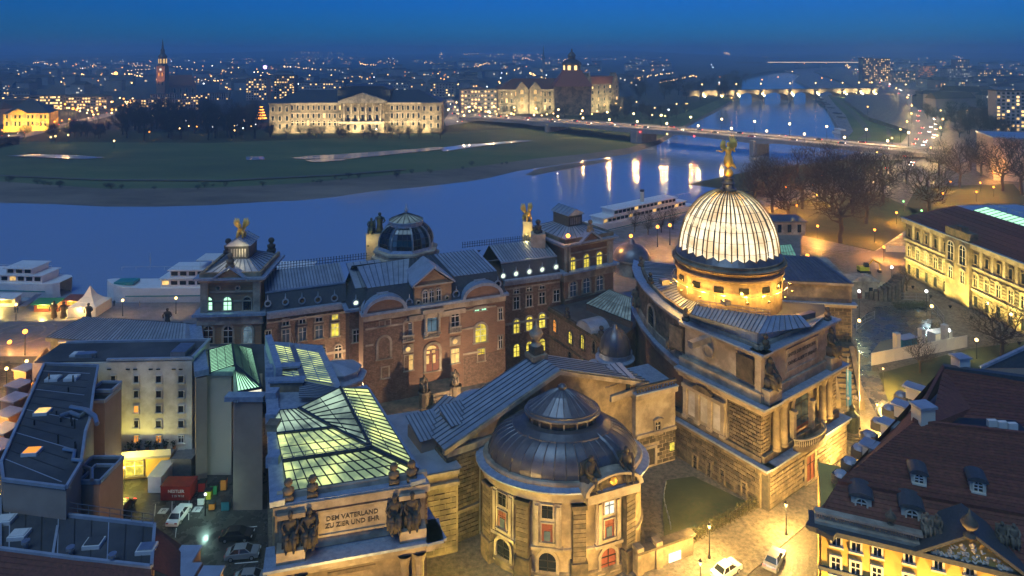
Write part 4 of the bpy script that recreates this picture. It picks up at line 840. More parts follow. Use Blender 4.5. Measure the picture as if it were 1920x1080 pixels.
# --- dark riverside trees across the water
def far_tree(x, y, h, lab, grp, z=-.5): tree(gz(x, y, z), h, lab, grp, None, 'far_bark', rn.uniform(.9, 1.3))
for _ in range(60): far_tree(rn.uniform(226, 490), rn.uniform(226, 264), rn.uniform(17, 26), 'bare dark tree in the grove left of the columned palace', 'grove left of the columned palace')
for _ in range(30): far_tree(rn.uniform(496, 840), rn.uniform(253, 261), rn.uniform(7, 12), 'low bare tree in the row before the columned palace', 'trees before the columned palace')
for _ in range(42): far_tree(rn.uniform(940, 1290), rn.uniform(204, 226), rn.uniform(11, 17), 'bare dark tree on the bank behind the road bridge', 'trees behind the road bridge')
for _ in range(34): far_tree(rn.uniform(1150, 1400), rn.uniform(152, 190), rn.uniform(18, 28), 'bare tree in the misty wood left of the upper river', 'wood left of the upper river')
for _ in range(60):
    y = rn.uniform(160, 262); x0 = 1640 + (y - 160) * .55; far_tree(x0 + rn.uniform(60, 200) if y > 190 else x0 + rn.uniform(40, 240), y, rn.uniform(12, 18), 'bare tree in the park right of the river road', 'park right of the river road')
for _ in range(16): far_tree(rn.uniform(-10, 200), rn.uniform(250, 262), rn.uniform(9, 14), 'low bare tree on the bank near the bridgehead', 'trees near the bridgehead')
for _ in range(34): x = rn.uniform(-10, 1000); tree(gz(x, interp(T1, x) + rn.uniform(-3, 5), -5.3), rn.uniform(1.5, 3.5), 'low leafless bush on the sandy river bank', 'bushes of the far river bank', None, 'far_bark', 1.8, 'bank_bush')
# --- river road with evening traffic on the right bank
RP = [(1690, 320), (1716, 282), (1728, 262), (1738, 240), (1736, 218), (1722, 196), (1690, 172), (1650, 152), (1615, 137), (1602, 130)]
rc = [gz(x, y, .06) for x, y in RP]; mb = MB()
for i, p in enumerate(rc):
    d = (rc[min(i + 1, len(rc) - 1)] - rc[max(i - 1, 0)]).normalized(); nn = Vector((d.y, -d.x, 0)) * 11; mb.v += [tuple(p - nn), tuple(p + nn)]
for i in range(len(rc) - 1): mb.f.append((2 * i, 2 * i + 1, 2 * i + 3, 2 * i + 2))
struct('river_road', mb, 'concrete')
for i in range(56):
    s = (i + rn.random()) / 56 * (len(rc) - 1.01); k = int(s); p = lerp(rc[k], rc[k + 1], s - k); d = (rc[k + 1] - rc[k]).normalized(); nn = Vector((d.y, -d.x, 0)); side = 1 if i % 3 else -1
    car(p + nn * (side * rn.choice((3, 7))), atan2(d.y, d.x) + (pi if side > 0 or side < 0 and 0 else 0), CARC[i % 5], 'small car with lit headlamps on the curving river road' if side > 0 else 'small car showing tail lamps on the curving river road', 'cars coming along the river road' if side > 0 else 'cars leaving along the river road', True, False, 2.4 + 1.2 * k / 9 if 1 else 1, name='car')
for i in range(22):
    s = i / 22 * (len(rc) - 1.01); k = int(s); p = lerp(rc[k], rc[k + 1], s - k); d = (rc[k + 1] - rc[k]).normalized(); nn = Vector((d.y, -d.x, 0))
    lamp_post(p + nn * (12 if i % 2 else -12), 9, 'lamp_warm', 'warm lamp lining the curving river road', 'lamps of the river road', 60000, SOD, round(.5 + .04 * k * 2, 1))
# moored pontoons on the right bank
for i, (x, y, sw) in enumerate(((1540, 190, 9), (1552, 200, 10), (1572, 218, 10), (1580, 226, 9), (1578, 250, 12), (1545, 196, 8), (1560, 207, 9))):
    p = gz(x, y, -6.6); t = thing('moored_barge', ['small dark barge nearest the stone arch bridge', 'second dark barge below the arch bridge', 'dark barge in the middle of the moored row', 'dark barge just above the jetty', 'white houseboat moored beside the road bridge', 'low dark pontoon among the moored barges', 'short dark barge between two others'][i], 'boat', p)
    MB().prism([(p.x - 3, p.y - 12), (p.x, p.y - 16), (p.x + 3, p.y - 12), (p.x + 3, p.y + 12), (p.x - 3, p.y + 12)], -7.4, -5.6).build('hull', 'iron' if i != 4 else 'boat_white', t); MB().box((p.x, p.y + 3, -4.4), (4.6, 12, 2.4)).build('cabin', 'far_wall' if i != 4 else 'boat_white', t); MB().box((p.x, p.y + 3, -3.1), (5.2, 13, .2)).build('roof', 'far_roof' if i != 4 else 'boat_white', t)
# ================================================================== art academy: brick wings, slate mansards, glass dome, two pavilions
AW, AE = Vector((-44.8, 126.6)), Vector((10.3, 149.3)); ac = thing('academy_palace', 'long brick palace with slate mansard, glass dome and gilded statues by river', 'palace', (-18, 140, 0))
f = Fac(AW, AE); EZ = 19.0; CZ = 22.4; RZ = 24.2
uCL, _ = f.uz(650, 600); uCR, _ = f.uz(944, 560)
def mansard(fc, u0, u1, mat_panels=True, ez=EZ, cz=CZ, rz=RZ, depth=14.0, n=24, back=True):
    MB().add([fc.p(u0, ez, .3), fc.p(u1, ez, .3), fc.p(u1, cz, -1.6), fc.p(u0, cz, -1.6)], [(0, 1, 2, 3)]).build('mansard_slope', 'slate', ac)
    roof_panels(ac, fc.p(u0, cz, -1.5), fc.p(u1, cz, -1.5), fc.p(u1, rz, -depth * .62), fc.p(u0, rz, -depth * .62), n)
    mb = MB(); fc.box(mb, u0, u1, cz - .15, cz + .15, -1.8, -1.3); mb.build('curb_moulding', 'lead_ledge', ac)
    if back: MB().add([fc.p(u0, rz, -depth * .62), fc.p(u1, rz, -depth * .62), fc.p(u1, ez, -depth - .5), fc.p(u0, ez, -depth - .5)], [(0, 1, 2, 3)]).build('river_slope', 'slate', ac)
f.wall('west_wing_wall', 'brick_ivy', ac, 0, EZ, 14.0, 0, uCL); f.wall('east_wing_wall', 'brick_ivy', ac, 0, EZ, 14.0, uCR, f.len)
mansard(f, -.2, uCL, n=26); mansard(f, uCR, f.len, n=20)
for (u0, u1) in ((0, uCL), (uCR, f.len)):
    mb = MB(); f.box(mb, u0, u1, EZ - .1, EZ + .35, -1, .95); f.box(mb, u0, u1, EZ - .9, EZ - .1, 0, .5); mb.build('eaves_cornice', 'lead_ledge', ac)
    mb = MB(); f.box(mb, u0, u1, EZ - 1.9, EZ - 1.55, 0, .16); f.box(mb, u0, u1, 9.7, 10.1, 0, .2); mb.build('string_course', 'pale_stone', ac)
# ridge cresting towards the river
mb = MB()
for (u0, u1) in ((0, uCL + 6), (uCR - 6, f.len)):
    n_ = int((u1 - u0) / .55)
    for i in range(n_):
        u = u0 + (u1 - u0) * i / n_; p = f.p(u, RZ, -8.9); mb.bar(p, p + Vector((0, 0, 1.15)), .09, .09); mb.box(p + Vector((0, 0, 1.2)), (.18, .18, .18))
    mb.bar(f.p(u0, RZ + .75, -8.9), f.p(u1, RZ + .75, -8.9), .08, .08); mb.bar(f.p(u0, RZ + .2, -8.9), f.p(u1, RZ + .2, -8.9), .08, .08)
mb.build('ridge_cresting', 'iron', ac, kind='stuff')
# west wing openings
for x in (536, 567, 598, 628): f.win(ac, x, 595 + (567 - x) * .12, 606 + (567 - x) * .12, 11, 'rect', 'glass_dark' if x != 628 else 'pane_yellow', fw=.22)
for x in (536, 567, 598, 628): f.win(ac, x, 614 + (567 - x) * .13, 638 + (567 - x) * .13, 13, 'rect', 'glass_blue' if x != 628 else 'pane_yellow', fw=.24)
f.win(ac, 503, 620, 650, 9, 'rect', 'glass_dark', fw=.22)
for x in (540, 572, 604, 634): f.win(ac, x, 655 + (567 - x) * .13, 680 + (567 - x) * .13, 12, 'arch', 'glass_dark', fw=.22)
mf = Fac(f.p(0, 0, -.62), f.p(f.len, 0, -.62))
def oculus(fc, x, y, lit, out=.0, r=9):
    fc.win(ac, x, y - r * .55, y + r * .55, r, 'round', 'oculus' if lit else 'glass_dark', sm='lead', fw=.22, bars=None, name='oculus', out=out)
    u, z = fc.uz(x, y - r * .7, out); MB().lathe(fc.p(u, z, out + .2), [(.16, 0), (.10, .3), (.04, .9)], 6).build('oculus_finial', 'lead', ac)
for x, y in ((502, 568), (535, 565), (566, 563), (596, 561), (627, 558)): oculus(mf, x, y, False, .5)
for x, y in ((943, 517), (967, 513), (992, 509), (1016, 505), (1042, 500)): oculus(mf, x, y, True, .5, 8)
# east wing openings
for i, x in enumerate((968, 992, 1016)): f.win(ac, x, 542 - i * 4.5, 550 - i * 4.5, 9, 'rect', 'glass_dark', fw=.2)
for i, x in enumerate((968, 992, 1016, 1043)): f.win(ac, x, 557 - i * 4.4, 579 - i * 4.8, 10, 'rect', 'glass_dark', fw=.24)
for i, x in enumerate((968, 992, 1016)): f.win(ac, x, 599 - i * 5.5, 624 - i * 5.0, 11, 'arch', 'pane_yellow', fw=.3, bars='iron'); f.win(ac, x, 645 - i * 5.2, 668 - i * 5.2, 11, 'arch', 'pane_yellow', fw=.12, sm='brick_ivy', bars='iron')
# link between west wing and centre
fl_ = Fac(f.p(uCL - .2, 0, 4.2), f.p(uCL + 5.0, 0, 4.2)); mb = MB(); f.box(mb, uCL - .2, uCL + 6, 0, EZ, -13, 4.2); mb.build('link_wall', 'brick_ivy', ac)
MB().add([fl_.p(-.3, EZ, .3), fl_.p(fl_.len, EZ, .3), fl_.p(fl_.len, CZ, -1.6), fl_.p(1.4, CZ, -1.6)], [(0, 1, 2, 3)]).build('mansard_slope', 'slate', ac); MB().add([fl_.p(-.3, EZ, .3), fl_.p(1.4, CZ, -1.6), fl_.p(1.4, CZ, -7), fl_.p(-.3, EZ, -7)], [(0, 1, 2, 3)]).build('mansard_slope', 'slate', ac)
roof_panels(ac, fl_.p(1.3, CZ, -1.5), fl_.p(fl_.len + 3, CZ, -1.5), fl_.p(fl_.len + 3, RZ, -12), fl_.p(1.3, RZ, -12), 5)
mb = MB(); fl_.box(mb, -.9, fl_.len, EZ - .1, EZ + .35, -6, .9); mb.build('eaves_cornice', 'lead_ledge', ac)
fl_.win(ac, 668, 619, 641, 11, 'rect', 'glass_dark', fw=.24); oculus(Fac(fl_.p(0, 0, -.7), fl_.p(fl_.len, 0, -.7)), 667, 567, True, .5)
# ---- projecting centre
CL, CR = gz(681, 590, 19.5), gz(947, 551, 19.5); fc = Fac(CL, CR); z0c = 19.5
mb = MB(); fc.box(mb, 0, fc.len, 0, z0c, -20, 0); mb.build('centre_wall', 'brick_red', ac)
for u0, u1, zz in ((0, fc.len * .30, z0c - 1.6), (fc.len * .69, fc.len, 8.6)): fc.box(MB(), u0, u1, 0, zz, 0, .12).build('ivy_facing', 'brick_ivy', ac)
MB().add([fc.p(-.3, z0c + .3, .2), fc.p(fc.len + .3, z0c + .3, .2), fc.p(fc.len - 1.2, 23.6, -1.8), fc.p(1.2, 23.6, -1.8)], [(0, 1, 2, 3)]).build('mansard_slope', 'slate', ac)
MB().add([fc.p(fc.len + .3, z0c + .3, .2), fc.p(fc.len + .3, z0c + .3, -9), fc.p(fc.len - 1.2, 23.6, -9), fc.p(fc.len - 1.2, 23.6, -1.8)], [(0, 1, 2, 3)]).build('mansard_slope', 'slate', ac)
roof_panels(ac, fc.p(1.0, 23.6, -1.7), fc.p(fc.len * .31, 23.6, -1.7), fc.p(fc.len * .42, 25.0, -12), fc.p(1.0, 24.6, -12), 9)
roof_panels(ac, fc.p(fc.len * .31, 23.6, -1.7), fc.p(fc.len * .64, 23.6, -1.7), fc.p(fc.len * .60, 25.2, -12), fc.p(fc.len * .42, 25.0, -12), 7, 'slate')
roof_panels(ac, fc.p(fc.len * .64, 23.6, -1.7), fc.p(fc.len - 1.0, 23.6, -1.7), fc.p(fc.len - 1.0, 24.6, -14), fc.p(fc.len * .60, 25.2, -12), 13)
MB().add([fc.p(0, 24.9, -11.9), fc.p(fc.len, 24.5, -13.5), fc.p(fc.len, 19, -22), fc.p(0, 19, -20)], [(0, 1, 2, 3)]).build('river_slope', 'slate', ac)
mb = MB(); fc.box(mb, -.5, fc.len + .5, z0c - .1, z0c + .35, -1, .95); mb.build('eaves_cornice', 'lead_ledge', ac)
mb = MB(); fc.box(mb, 0, fc.len, z0c - 1.2, z0c - .1, 0, .45); fc.box(mb, fc.len * .3, fc.len * .7, z0c - 2.3, z0c - 1.4, 0, .5)
mb.build('entablature', 'pale_stone', ac)
def course(name, pts, h=.32, o=.2):
    mb = MB(); (xa, ya), (xb, yb) = pts; u0, za = fc.uz(xa, ya); u1, zb = fc.uz(xb, yb); z = (za + zb) / 2; fc.box(mb, u0, u1, z - h / 2, z + h / 2, 0, o); mb.build(name, 'pale_stone', ac)
for pts in (((685, 617), (755, 607)), ((685, 648), (700, 646)), ((870, 583), (930, 572)), ((852, 620), (900, 612)), ((756, 604), (792, 599)), ((826, 593), (846, 590)), ((868, 664), (900, 659))): course('string_course', pts)
# segmental pediments left and right
for x0, x1, y0, yc in ((686, 758, 589, 568), (871, 938, 562, 545)):
    ua, za = fc.uz(x0, y0, .6); ub, zb = fc.uz(x1, y0 - (x1 - x0) * .14, .6); um = (ua + ub) / 2; hw = (ub - ua) / 2; zz = z0c + .35; hh = 2.3
    pts = [(um + hw * cos(pi * k / 14), zz + hh * sin(pi * k / 14)) for k in range(15)]
    mb = MB(); fc.poly(mb, pts, -1.5, .7); mb.build('segmental_pediment', 'brick_red', ac)
    mb = MB(); inn = [(um + (hw - .1) * cos(pi * k / 14), zz + (hh - .15) * sin(pi * k / 14)) for k in range(15)]; o_ = [(um + (hw + .5) * cos(pi * k / 14), zz + (hh + .45) * sin(pi * k / 14)) for k in range(15)]
    k0 = len(mb.v)
    for P, o in ((inn, 1.1), (o_, 1.1), (inn, -1.8), (o_, -1.8)): mb.v += [tuple(fc.p(a, b, o)) for a, b in P]
    for i in range(14): a, b, c, d = k0 + i, k0 + 15 + i, k0 + 30 + i, k0 + 45 + i; mb.f += [(a, b, b + 1, a + 1), (b, d, d + 1, b + 1), (a, c, c + 1, a + 1)]
    mb.build('pediment_arch', 'lead_ledge', ac)
# gabled dormer over the entrance
ua, _ = fc.uz(777, 545); ub, _ = fc.uz(846, 540); gd = (ua + ub) / 2; zt_ = 23.4
mb = MB(); fc.poly(mb, [(ua, z0c + .2), (ub, z0c + .2), (ub, zt_), (gd, zt_ + 2.7), (ua, zt_)], -4, .15); mb.build('dormer_gable', 'brick', ac)
for a, b in (((ua - .6, zt_ - .1), (gd, zt_ + 3.0)), ((gd, zt_ + 3.0), (ub + .6, zt_ - .1))):
    mb = MB(); mb.hexa([fc.p(a[0], a[1], .8), fc.p(b[0], b[1], .8), fc.p(b[0], b[1], -7), fc.p(a[0], a[1], -7), fc.p(a[0], a[1] + .35, .8), fc.p(b[0], b[1] + .35, .8), fc.p(b[0], b[1] + .35, -7), fc.p(a[0], a[1] + .35, -7)]); mb.build('dormer_roof', 'lead', ac)
mb = MB(); fc.box(mb, ua - .2, ub + .2, zt_ - .2, zt_ + .1, 0, .5); mb.build('dormer_cornice', 'pale_stone', ac)
for x, y in ((797, 554), (809, 552), (822, 549)): fc.win(ac, x, y - 9, y + 14, 8, 'arch', 'glass_dark', out=.15, fw=.22)
for x, y in ((784, 565), (838, 556)): fc.win(ac, x, y - 4, y + 5, 6, 'round', 'glass_dark', out=.15, fw=.2, bars=None)
for x, y in ((717, 556), (899, 531)): fc.win(ac, x, y - 6, y + 7, 16, 'rect', 'pane_bluegrey', out=-.6, fw=.25, sm='lead', name='skylight')
for x, y in ((767, 566), (855, 551), (933, 532)): oculus(fc, x, y, False, -.3, 9)
# centre openings
W3 = lambda x, y0, y1, w, k, pn, **kw: fc.win(ac, x, y0, y1, w, k, pn, **kw)
W3(720, 632, 672, 22, 'arch', 'glass_dark', fw=.42); W3(716, 602, 611, 8, 'rect', 'glass_dark', fw=.2); W3(727, 600, 609, 8, 'rect', 'glass_dark', fw=.2)
u, z = fc.uz(715, 660); mb = MB(); ua_, za_ = fc.uz(709, 668, .1); ub_, zb_ = fc.uz(717, 645, .1); fc.box(mb, ua_, ub_, za_, zb_, .035, .05); mb.build('lit_pane', 'pane_yellow', ac)
W3(765, 599, 631, 14, 'arch', 'glass_blue', fw=.3); W3(853, 585, 615, 14, 'arch', 'glass_dark', fw=.3)
W3(809, 588, 624, 18, 'rect', 'pane_bluegrey', fw=.25, bars='iron')
for x in (797, 822):
    u, z = fc.uz(x, 625 - (x - 809) * .14); MB().lathe(fc.p(u, z, .55), [(.42, 0), (.42, .2), (.30, .35), (.26, 3.6), (.40, 3.8), (.40, 4.1)], 10).build('column', 'pale_stone', ac)
ua, za = fc.uz(794, 590); ub, zb = fc.uz(826, 585); mb = MB(); fc.box(mb, ua - .4, ub + .4, (za + zb) / 2 + .3, (za + zb) / 2 + 1.1, 0, 1.0); mb.build('column_entablature', 'pale_stone', ac)
for x0, x1, y in ((755, 777, 637), (795, 824, 630), (843, 865, 620)):
    ua, za = fc.uz(x0, y + 3, .5); ub, _ = fc.uz(x1, y + 3, .5); mb = MB(); fc.box(mb, ua, ub, za - .3, za, 0, .8); fc.box(mb, ua, ub, za + .75, za + .95, .45, .8); mb.build('balcony', 'pale_stone', ac)
    n_ = int((ub - ua) / .32)
    for i in range(n_): inst('baluster', cached(('bal',), lambda: MB().lathe((0, 0, 0), [(.07, 0), (.11, .25), (.06, .5), (.09, .75)], 6).mesh('baluster', 'pale_stone')), fc.p(ua + (i + .5) * (ub - ua) / n_, za, .62), 0, ac)
W3(766, 666, 694, 16, 'rect', 'pane_warm', fw=.12, bars='wood_red'); W3(853, 653, 680, 15, 'rect', 'pane_warm', fw=.12, bars='wood_red')
for x, y in ((765, 654), (853, 640)):
    ua, za = fc.uz(x - 10, y + 9); ub, zb = fc.uz(x + 10, y - 11); mb = MB(); fc.box(mb, ua, ub, za, zb, 0, .22); mb.build('roundel_panel', 'pale_stone', ac); W3(x, y - 5, y + 5, 9, 'round', 'pane_warm', out=.22, fw=.2, bars=None)
W3(811, 645, 695, 24, 'arch', 'wood_red', fw=.5, bars='iron', name='portal')
for x, y0, y1, w in ((802, 667, 683, 5), (814, 665, 681, 5), (803, 658, 664, 6), (813, 656, 662, 6)):
    ua, za = fc.uz(x - w / 2, y1, .1); ub, zb = fc.uz(x + w / 2, y0, .1); mb = MB(); fc.box(mb, ua, ub, za, zb, .035, .1); mb.build('door_light', 'pane_warm', ac)
ua, za = fc.uz(800, 656, .1); ub, zb = fc.uz(818, 647, .1); mb = MB(); fc.poly(mb, [(ua, za), (ub, za)] + [((ua + ub) / 2 + (ub - ua) / 2 * cos(pi * k / 8), za + (zb - za) * sin(pi * k / 8)) for k in range(1, 8)], .035, .1); mb.build('fanlight', 'pane_warm', ac)
W3(901, 607, 641, 20, 'arch', 'pane_yellow', fw=.42); W3(894, 576, 583, 8, 'rect', 'pane_green', fw=.18); W3(907, 574, 581, 8, 'rect', 'pane_green', fw=.18); W3(902, 654, 676, 13, 'rect', 'pane_yellow', fw=.15, bars='iron')
W3(938, 578, 599, 6, 'rect', 'glass_dark', fw=.25); W3(938, 630, 652, 6, 'rect', 'glass_dark', fw=.25); W3(722, 688, 708, 12, 'rect', 'glass_dark', fw=.25)
# garden front: terrace, stair and rough planting
mb = MB(); fc.box(mb, -2, fc.len + 2, 0, 3.0, 0, 5); fc.box(mb, fc.len * .38, fc.len * .58, 0, 5.2, 0, 4.4); mb.build('stair_terrace', 'dark_stone', ac)
for k in range(9): mb = MB(); fc.box(mb, fc.len * .42, fc.len * .54, 5.2 - .5 * (k + 1), 5.2 - .5 * k, 4.4, 4.4 + .42 * (k + 1)); mb.build('stair_step', 'dark_stone', ac)
for s_, lab in ((.37, 'left'), (.585, 'right')):
    p = fc.p(fc.len * s_, 5.2, 4.0); MB().lathe(p, [(1.0, -5.2), (1.0, 0), (1.2, .2), (1.1, .5)], 10).build('stair_pedestal', 'dark_stone', ac); inst('stair_figure', figure_mesh('sit', 'dark_stone'), p + Vector((0, 0, .5)), fc.ang, ac, 2.6)
# ---- glass dome over the centre
dc = Vector((-22.4, 146.5, 0)); MB().lathe((dc.x, dc.y, 0), [(7.1, 19), (7.1, 23.4), (7.3, 23.6), (7.3, 24.1), (6.6, 24.3), (6.6, 24.9), (6.9, 25.1), (6.9, 25.5), (5.9, 25.6)], 8, rot=pi / 8).build('dome_base', 'pale_stone', ac)
MB().lathe((dc.x, dc.y, 0), [(6.0, 25.45), (5.8, 26.0), (5.75, 26.2)], 8, rot=pi / 8).build('dome_ring', 'lead_ledge', ac)
prof = [(5.6, 26.0), (5.72, 27.0), (5.5, 28.2), (4.9, 29.3), (4.0, 30.1), (3.4, 30.4)]
for k in range(8):
    a0, a1 = pi / 8 + k * pi / 4, pi / 8 + (k + 1) * pi / 4; mb, bars = MB(), MB()
    P = lambda r, z, a: (dc.x + r * cos(a), dc.y + r * sin(a), z)
    fp = lambda s, r: (lerp(Vector((cos(a0), sin(a0))), Vector((cos(a1), sin(a1))), s) * r)
    for (r0, z_0), (r1, z_1) in zip(prof[:-1], prof[1:]):
        for s in range(4):
            q = []
            for ss, rr, zz in ((s / 4, r0, z_0), ((s + 1) / 4, r0, z_0), ((s + 1) / 4, r1, z_1), (s / 4, r1, z_1)): v = fp(ss, rr); q.append((dc.x + v.x, dc.y + v.y, zz))
            MB().quad(*q).build('dome_pane', 'glass_dark' if (k * 3 + s) % 5 else 'glass_blue', ac)
    for s in range(5):
        pts = []
        for r, z in prof: v = fp(s / 4, r + .05); pts.append((dc.x + v.x, dc.y + v.y, z))
        MB().tube(pts, .22 if s in (0, 4) else .06, 5).build('dome_rib', 'lead' if s in (0, 4) else 'bar_dark', ac)
    for (r, z) in prof[1:-1]: v0, v1 = fp(0, r + .04), fp(1, r + .04); MB().bar((dc.x + v0.x, dc.y + v0.y, z), (dc.x + v1.x, dc.y + v1.y, z), .1, .1).build('dome_rib', 'bar_dark', ac)
MB().lathe((dc.x, dc.y, 0), [(3.5, 30.3), (3.5, 31.0), (3.7, 31.1), (3.7, 31.3), (3.3, 31.35)], 16).build('lantern_drum', 'lead_ledge', ac)
for k in range(16):
    a0, a1 = k * pi / 8, (k + 1) * pi / 8; MB().add([(dc.x + 3.6 * cos(a0), dc.y + 3.6 * sin(a0), 31.3), (dc.x + 3.6 * cos(a1), dc.y + 3.6 * sin(a1), 31.3), (dc.x + .3 * cos(a1), dc.y + .3 * sin(a1), 32.7), (dc.x + .3 * cos(a0), dc.y + .3 * sin(a0), 32.7)], [(0, 1, 2, 3)]).build('lantern_pane', 'pane_bluegrey', ac)
    MB().bar((dc.x + 3.65 * cos(a0), dc.y + 3.65 * sin(a0), 31.38), (dc.x + .3 * cos(a0), dc.y + .3 * sin(a0), 32.78), .12, .12).build('lantern_bar', 'bar_dark', ac)
MB().lathe((dc.x, dc.y, 32.6), [(.35, 0), (.2, .3), (.42, .7), (.3, 1.2), (.08, 1.6), (.04, 2.3)], 8).build('dome_finial', 'lead', ac)
for i, (x, y, lab) in enumerate(((696, 470, 'crouching statue beside the glass dome on lit river pedestal'), (711, 458, 'dark standing statue just left of the academy glass dome'))):
    p = at(x, 500, 152); mb = MB()
    if i == 0:
        mb.box((p.x + .8, p.y + 1, 24), (3.6, 3.4, 6.0)); mb.build('statue_pedestal', 'pale_stone', ac); q = thing('floodlight', 'small floodlight below the statues beside the academy dome', 'floodlight', (p.x, p.y - 3.2, 25)); MB().box((p.x, p.y - 3.2, 25.1), (.4, .3, .3)).build('lamp_head', 'iron', q); light(q, (p.x - .4, p.y - 3.0, 25.6), 80, (1, .8, .25), .2)
    statue('sit' if i == 0 else 'stand', 'bronze', (p.x, p.y + .6 * i, 27.0), 3.2 if i == 0 else 4.4, 0, lab)
for x, y, lab in ((655, 775, 'added lantern brightening the palace front left of the stair'), (885, 812, 'added lantern brightening the palace front right of the stair'), (716, 735, 'yellow lantern below the ivy wall of the palace')): p = gz(x, y); lamp_post(p, 5.5, 'lamp_warm', lab, None, 4200 if x != 716 else 1800, (1, .66, .34), .3, style='lantern')  # lanterns left and right of the stair are added to brighten the facade
# ---- west pavilion
def pavilion(A, B, depth, ez, tz, brick, lit, names):
    fp_ = Fac(A, B); wl = fp_.len; mb = MB(); fp_.box(mb, 0, wl, 0, ez, -depth, 0); mb.build('pavilion_lower_wall', brick, ac)
    mb = MB(); fp_.box(mb, .5, wl - .5, ez, tz, -depth + .5, -.5); mb.build('pavilion_upper_wall', brick, ac)
    mb = MB(); fp_.box(mb, -1.0, wl + 1.0, ez - .2, ez + .25, -depth - .8, 1.0); mb.build('pavilion_ledge', 'lead_ledge', ac)
    mb = MB(); fp_.box(mb, -.4, wl + .4, ez - 1.9, ez - .2, -depth, .35); fp_.box(mb, 0, wl, ez - 6.0, ez - 5.7, 0, .14); mb.build('pavilion_frieze', 'pale_stone', ac)
    mb = MB(); fp_.box(mb, -.2, wl + .2, tz - .9, tz - .3, -depth, .1); fp_.box(mb, .2, wl - .2, ez + 3.7, ez + 4.0, -.5, -.3); fp_.box(mb, .2, wl - .2, ez + 2.0, ez + 2.25, -.5, -.36); mb.build('pavilion_cornice', 'pale_stone', ac)
    for u in (.2, wl - .2 - 1.3): mb = MB(); fp_.box(mb, u, u + 1.3, ez + .2, tz - .9, -.5, .15); mb.build('corner_pilaster', 'pale_stone', ac)
    mb = MB(); fp_.box(mb, -.9, wl + .9, tz - .3, tz + .1, -depth - .4, .8); mb.build('pavilion_eave', 'lead_ledge', ac)
    mb = MB(); fp_.box(mb, 0, wl, tz + .1, tz + .9, -.4, .1); fp_.box(mb, 0, .5, tz + .1, tz + .9, -depth, -.4); fp_.box(mb, wl - .5, wl, tz + .1, tz + .9, -depth, -.4); mb.build('parapet', 'sandstone', ac)
    um = wl / 2; mb = MB(); fp_.poly(mb, [(um - 2.7, tz - .5), (um + 2.7, tz - .5), (um, tz + 1.6)], -.4, .5); mb.build('gablet', brick, ac)
    for a, b in (((um - 3.2, tz - .4), (um, tz + 1.9)), ((um, tz + 1.9), (um + 3.2, tz - .4))): MB().hexa([fp_.p(a[0], a[1], .9), fp_.p(b[0], b[1], .9), fp_.p(b[0], b[1], -1), fp_.p(a[0], a[1], -1), fp_.p(a[0], a[1] + .4, .9), fp_.p(b[0], b[1] + .4, .9), fp_.p(b[0], b[1] + .4, -1), fp_.p(a[0], a[1] + .4, -1)]).build('gablet_moulding', 'lead_ledge', ac)
    inst('gablet_bust', figure_mesh('bust', 'sandstone'), fp_.p(um, tz + 1.9, .2), fp_.ang, ac, 2.6)
    zb = tz + .5; L = (fp_.p(um - 1.9, zb + 1.5, -depth * .35), fp_.p(um + 1.9, zb + 1.5, -depth * .35), fp_.p(um + 1.9, zb + 1.5, -depth * .75), fp_.p(um - 1.9, zb + 1.5, -depth * .75)); E_ = (fp_.p(.4, zb, -.3), fp_.p(wl - .4, zb, -.3), fp_.p(wl - .4, zb, -depth + .3), fp_.p(.4, zb, -depth + .3))
    for i in range(4): roof_panels(ac, E_[i], E_[(i + 1) % 4], L[(i + 1) % 4], L[i], 8 if i != 2 else 4)
    mb = MB(); fp_.box(mb, um - 1.9, um + 1.9, zb + 1.4, zb + 4.0, -depth * .75, -depth * .35); mb.build('roof_lantern', 'slate', ac)
    g = Fac(fp_.p(um - 1.9, 0, -depth * .35), fp_.p(um + 1.9, 0, -depth * .35))
    for k in range(6): mb = MB(); g.box(mb, .5 + k * .5, .75 + k * .5, zb + 1.9, zb + 3.4, 0, .1); mb.build('louvre', 'metal_grey', ac)
    mb = MB(); z5 = zb + 4.0; fp_.poly(mb, [(um - 2.3, z5), (um + 2.3, z5), (um, z5 + 1.3)], -depth * .78, -depth * .32); mb.build('lantern_roof', 'lead', ac)
    for sgn in (-1, 1):
        for k in range(6): o = -depth * (.33 + .45 * k / 5); MB().bar(fp_.p(um + sgn * 2.3, z5 + .08, o), fp_.p(um, z5 + 1.4, o), .1, .14).build('lantern_seam', 'lead_ledge', ac)
    fu = fp_
    return fp_, um, zb, z5
fp_, um, zb, z5 = pavilion((-56.9, 126.2), (-45.9, 127.0), 13.0, EZ, 25.6, 'brick', True, '')
for x, pn in ((391, 'pane_green'), (427, 'pane_green'), (464, 'glass_dark')): Fac(fp_.p(0, 0, -.5), fp_.p(fp_.len, 0, -.5)).win(ac, x, 556, 581, 15, 'arch', pn, fw=.22, sm='pale_stone', bars='iron')
for x in (409, 446): Fac(fp_.p(0, 0, -.5), fp_.p(fp_.len, 0, -.5)).win(ac, x, 537, 543, 6, 'round', 'glass_dark', fw=.2, bars=None)
for x, pn in ((391, 'glass_dark'), (428, 'glass_dark'), (465, 'pane_bluegrey')): fp_.win(ac, x, 611, 643, 17, 'arch', pn, fw=.36)
statue('griffin', 'gold', fp_.p(um, z5 + 1.25, -6.0), 3.8, fp_.ang, 'gilded winged statue on the west pavilion lantern')
statue('bust', 'black_stone', fp_.p(1.0, 26.4, -12.6), 3.0, fp_.ang, 'dark round stone trophy left of the west pavilion lantern', 'stone_trophy', 'statue'); statue('bust', 'black_stone', fp_.p(fp_.len - 1.6, 26.4, -12.6), 3.0, fp_.ang, 'dark round stone trophy right of the west pavilion lantern', 'stone_trophy', 'statue')
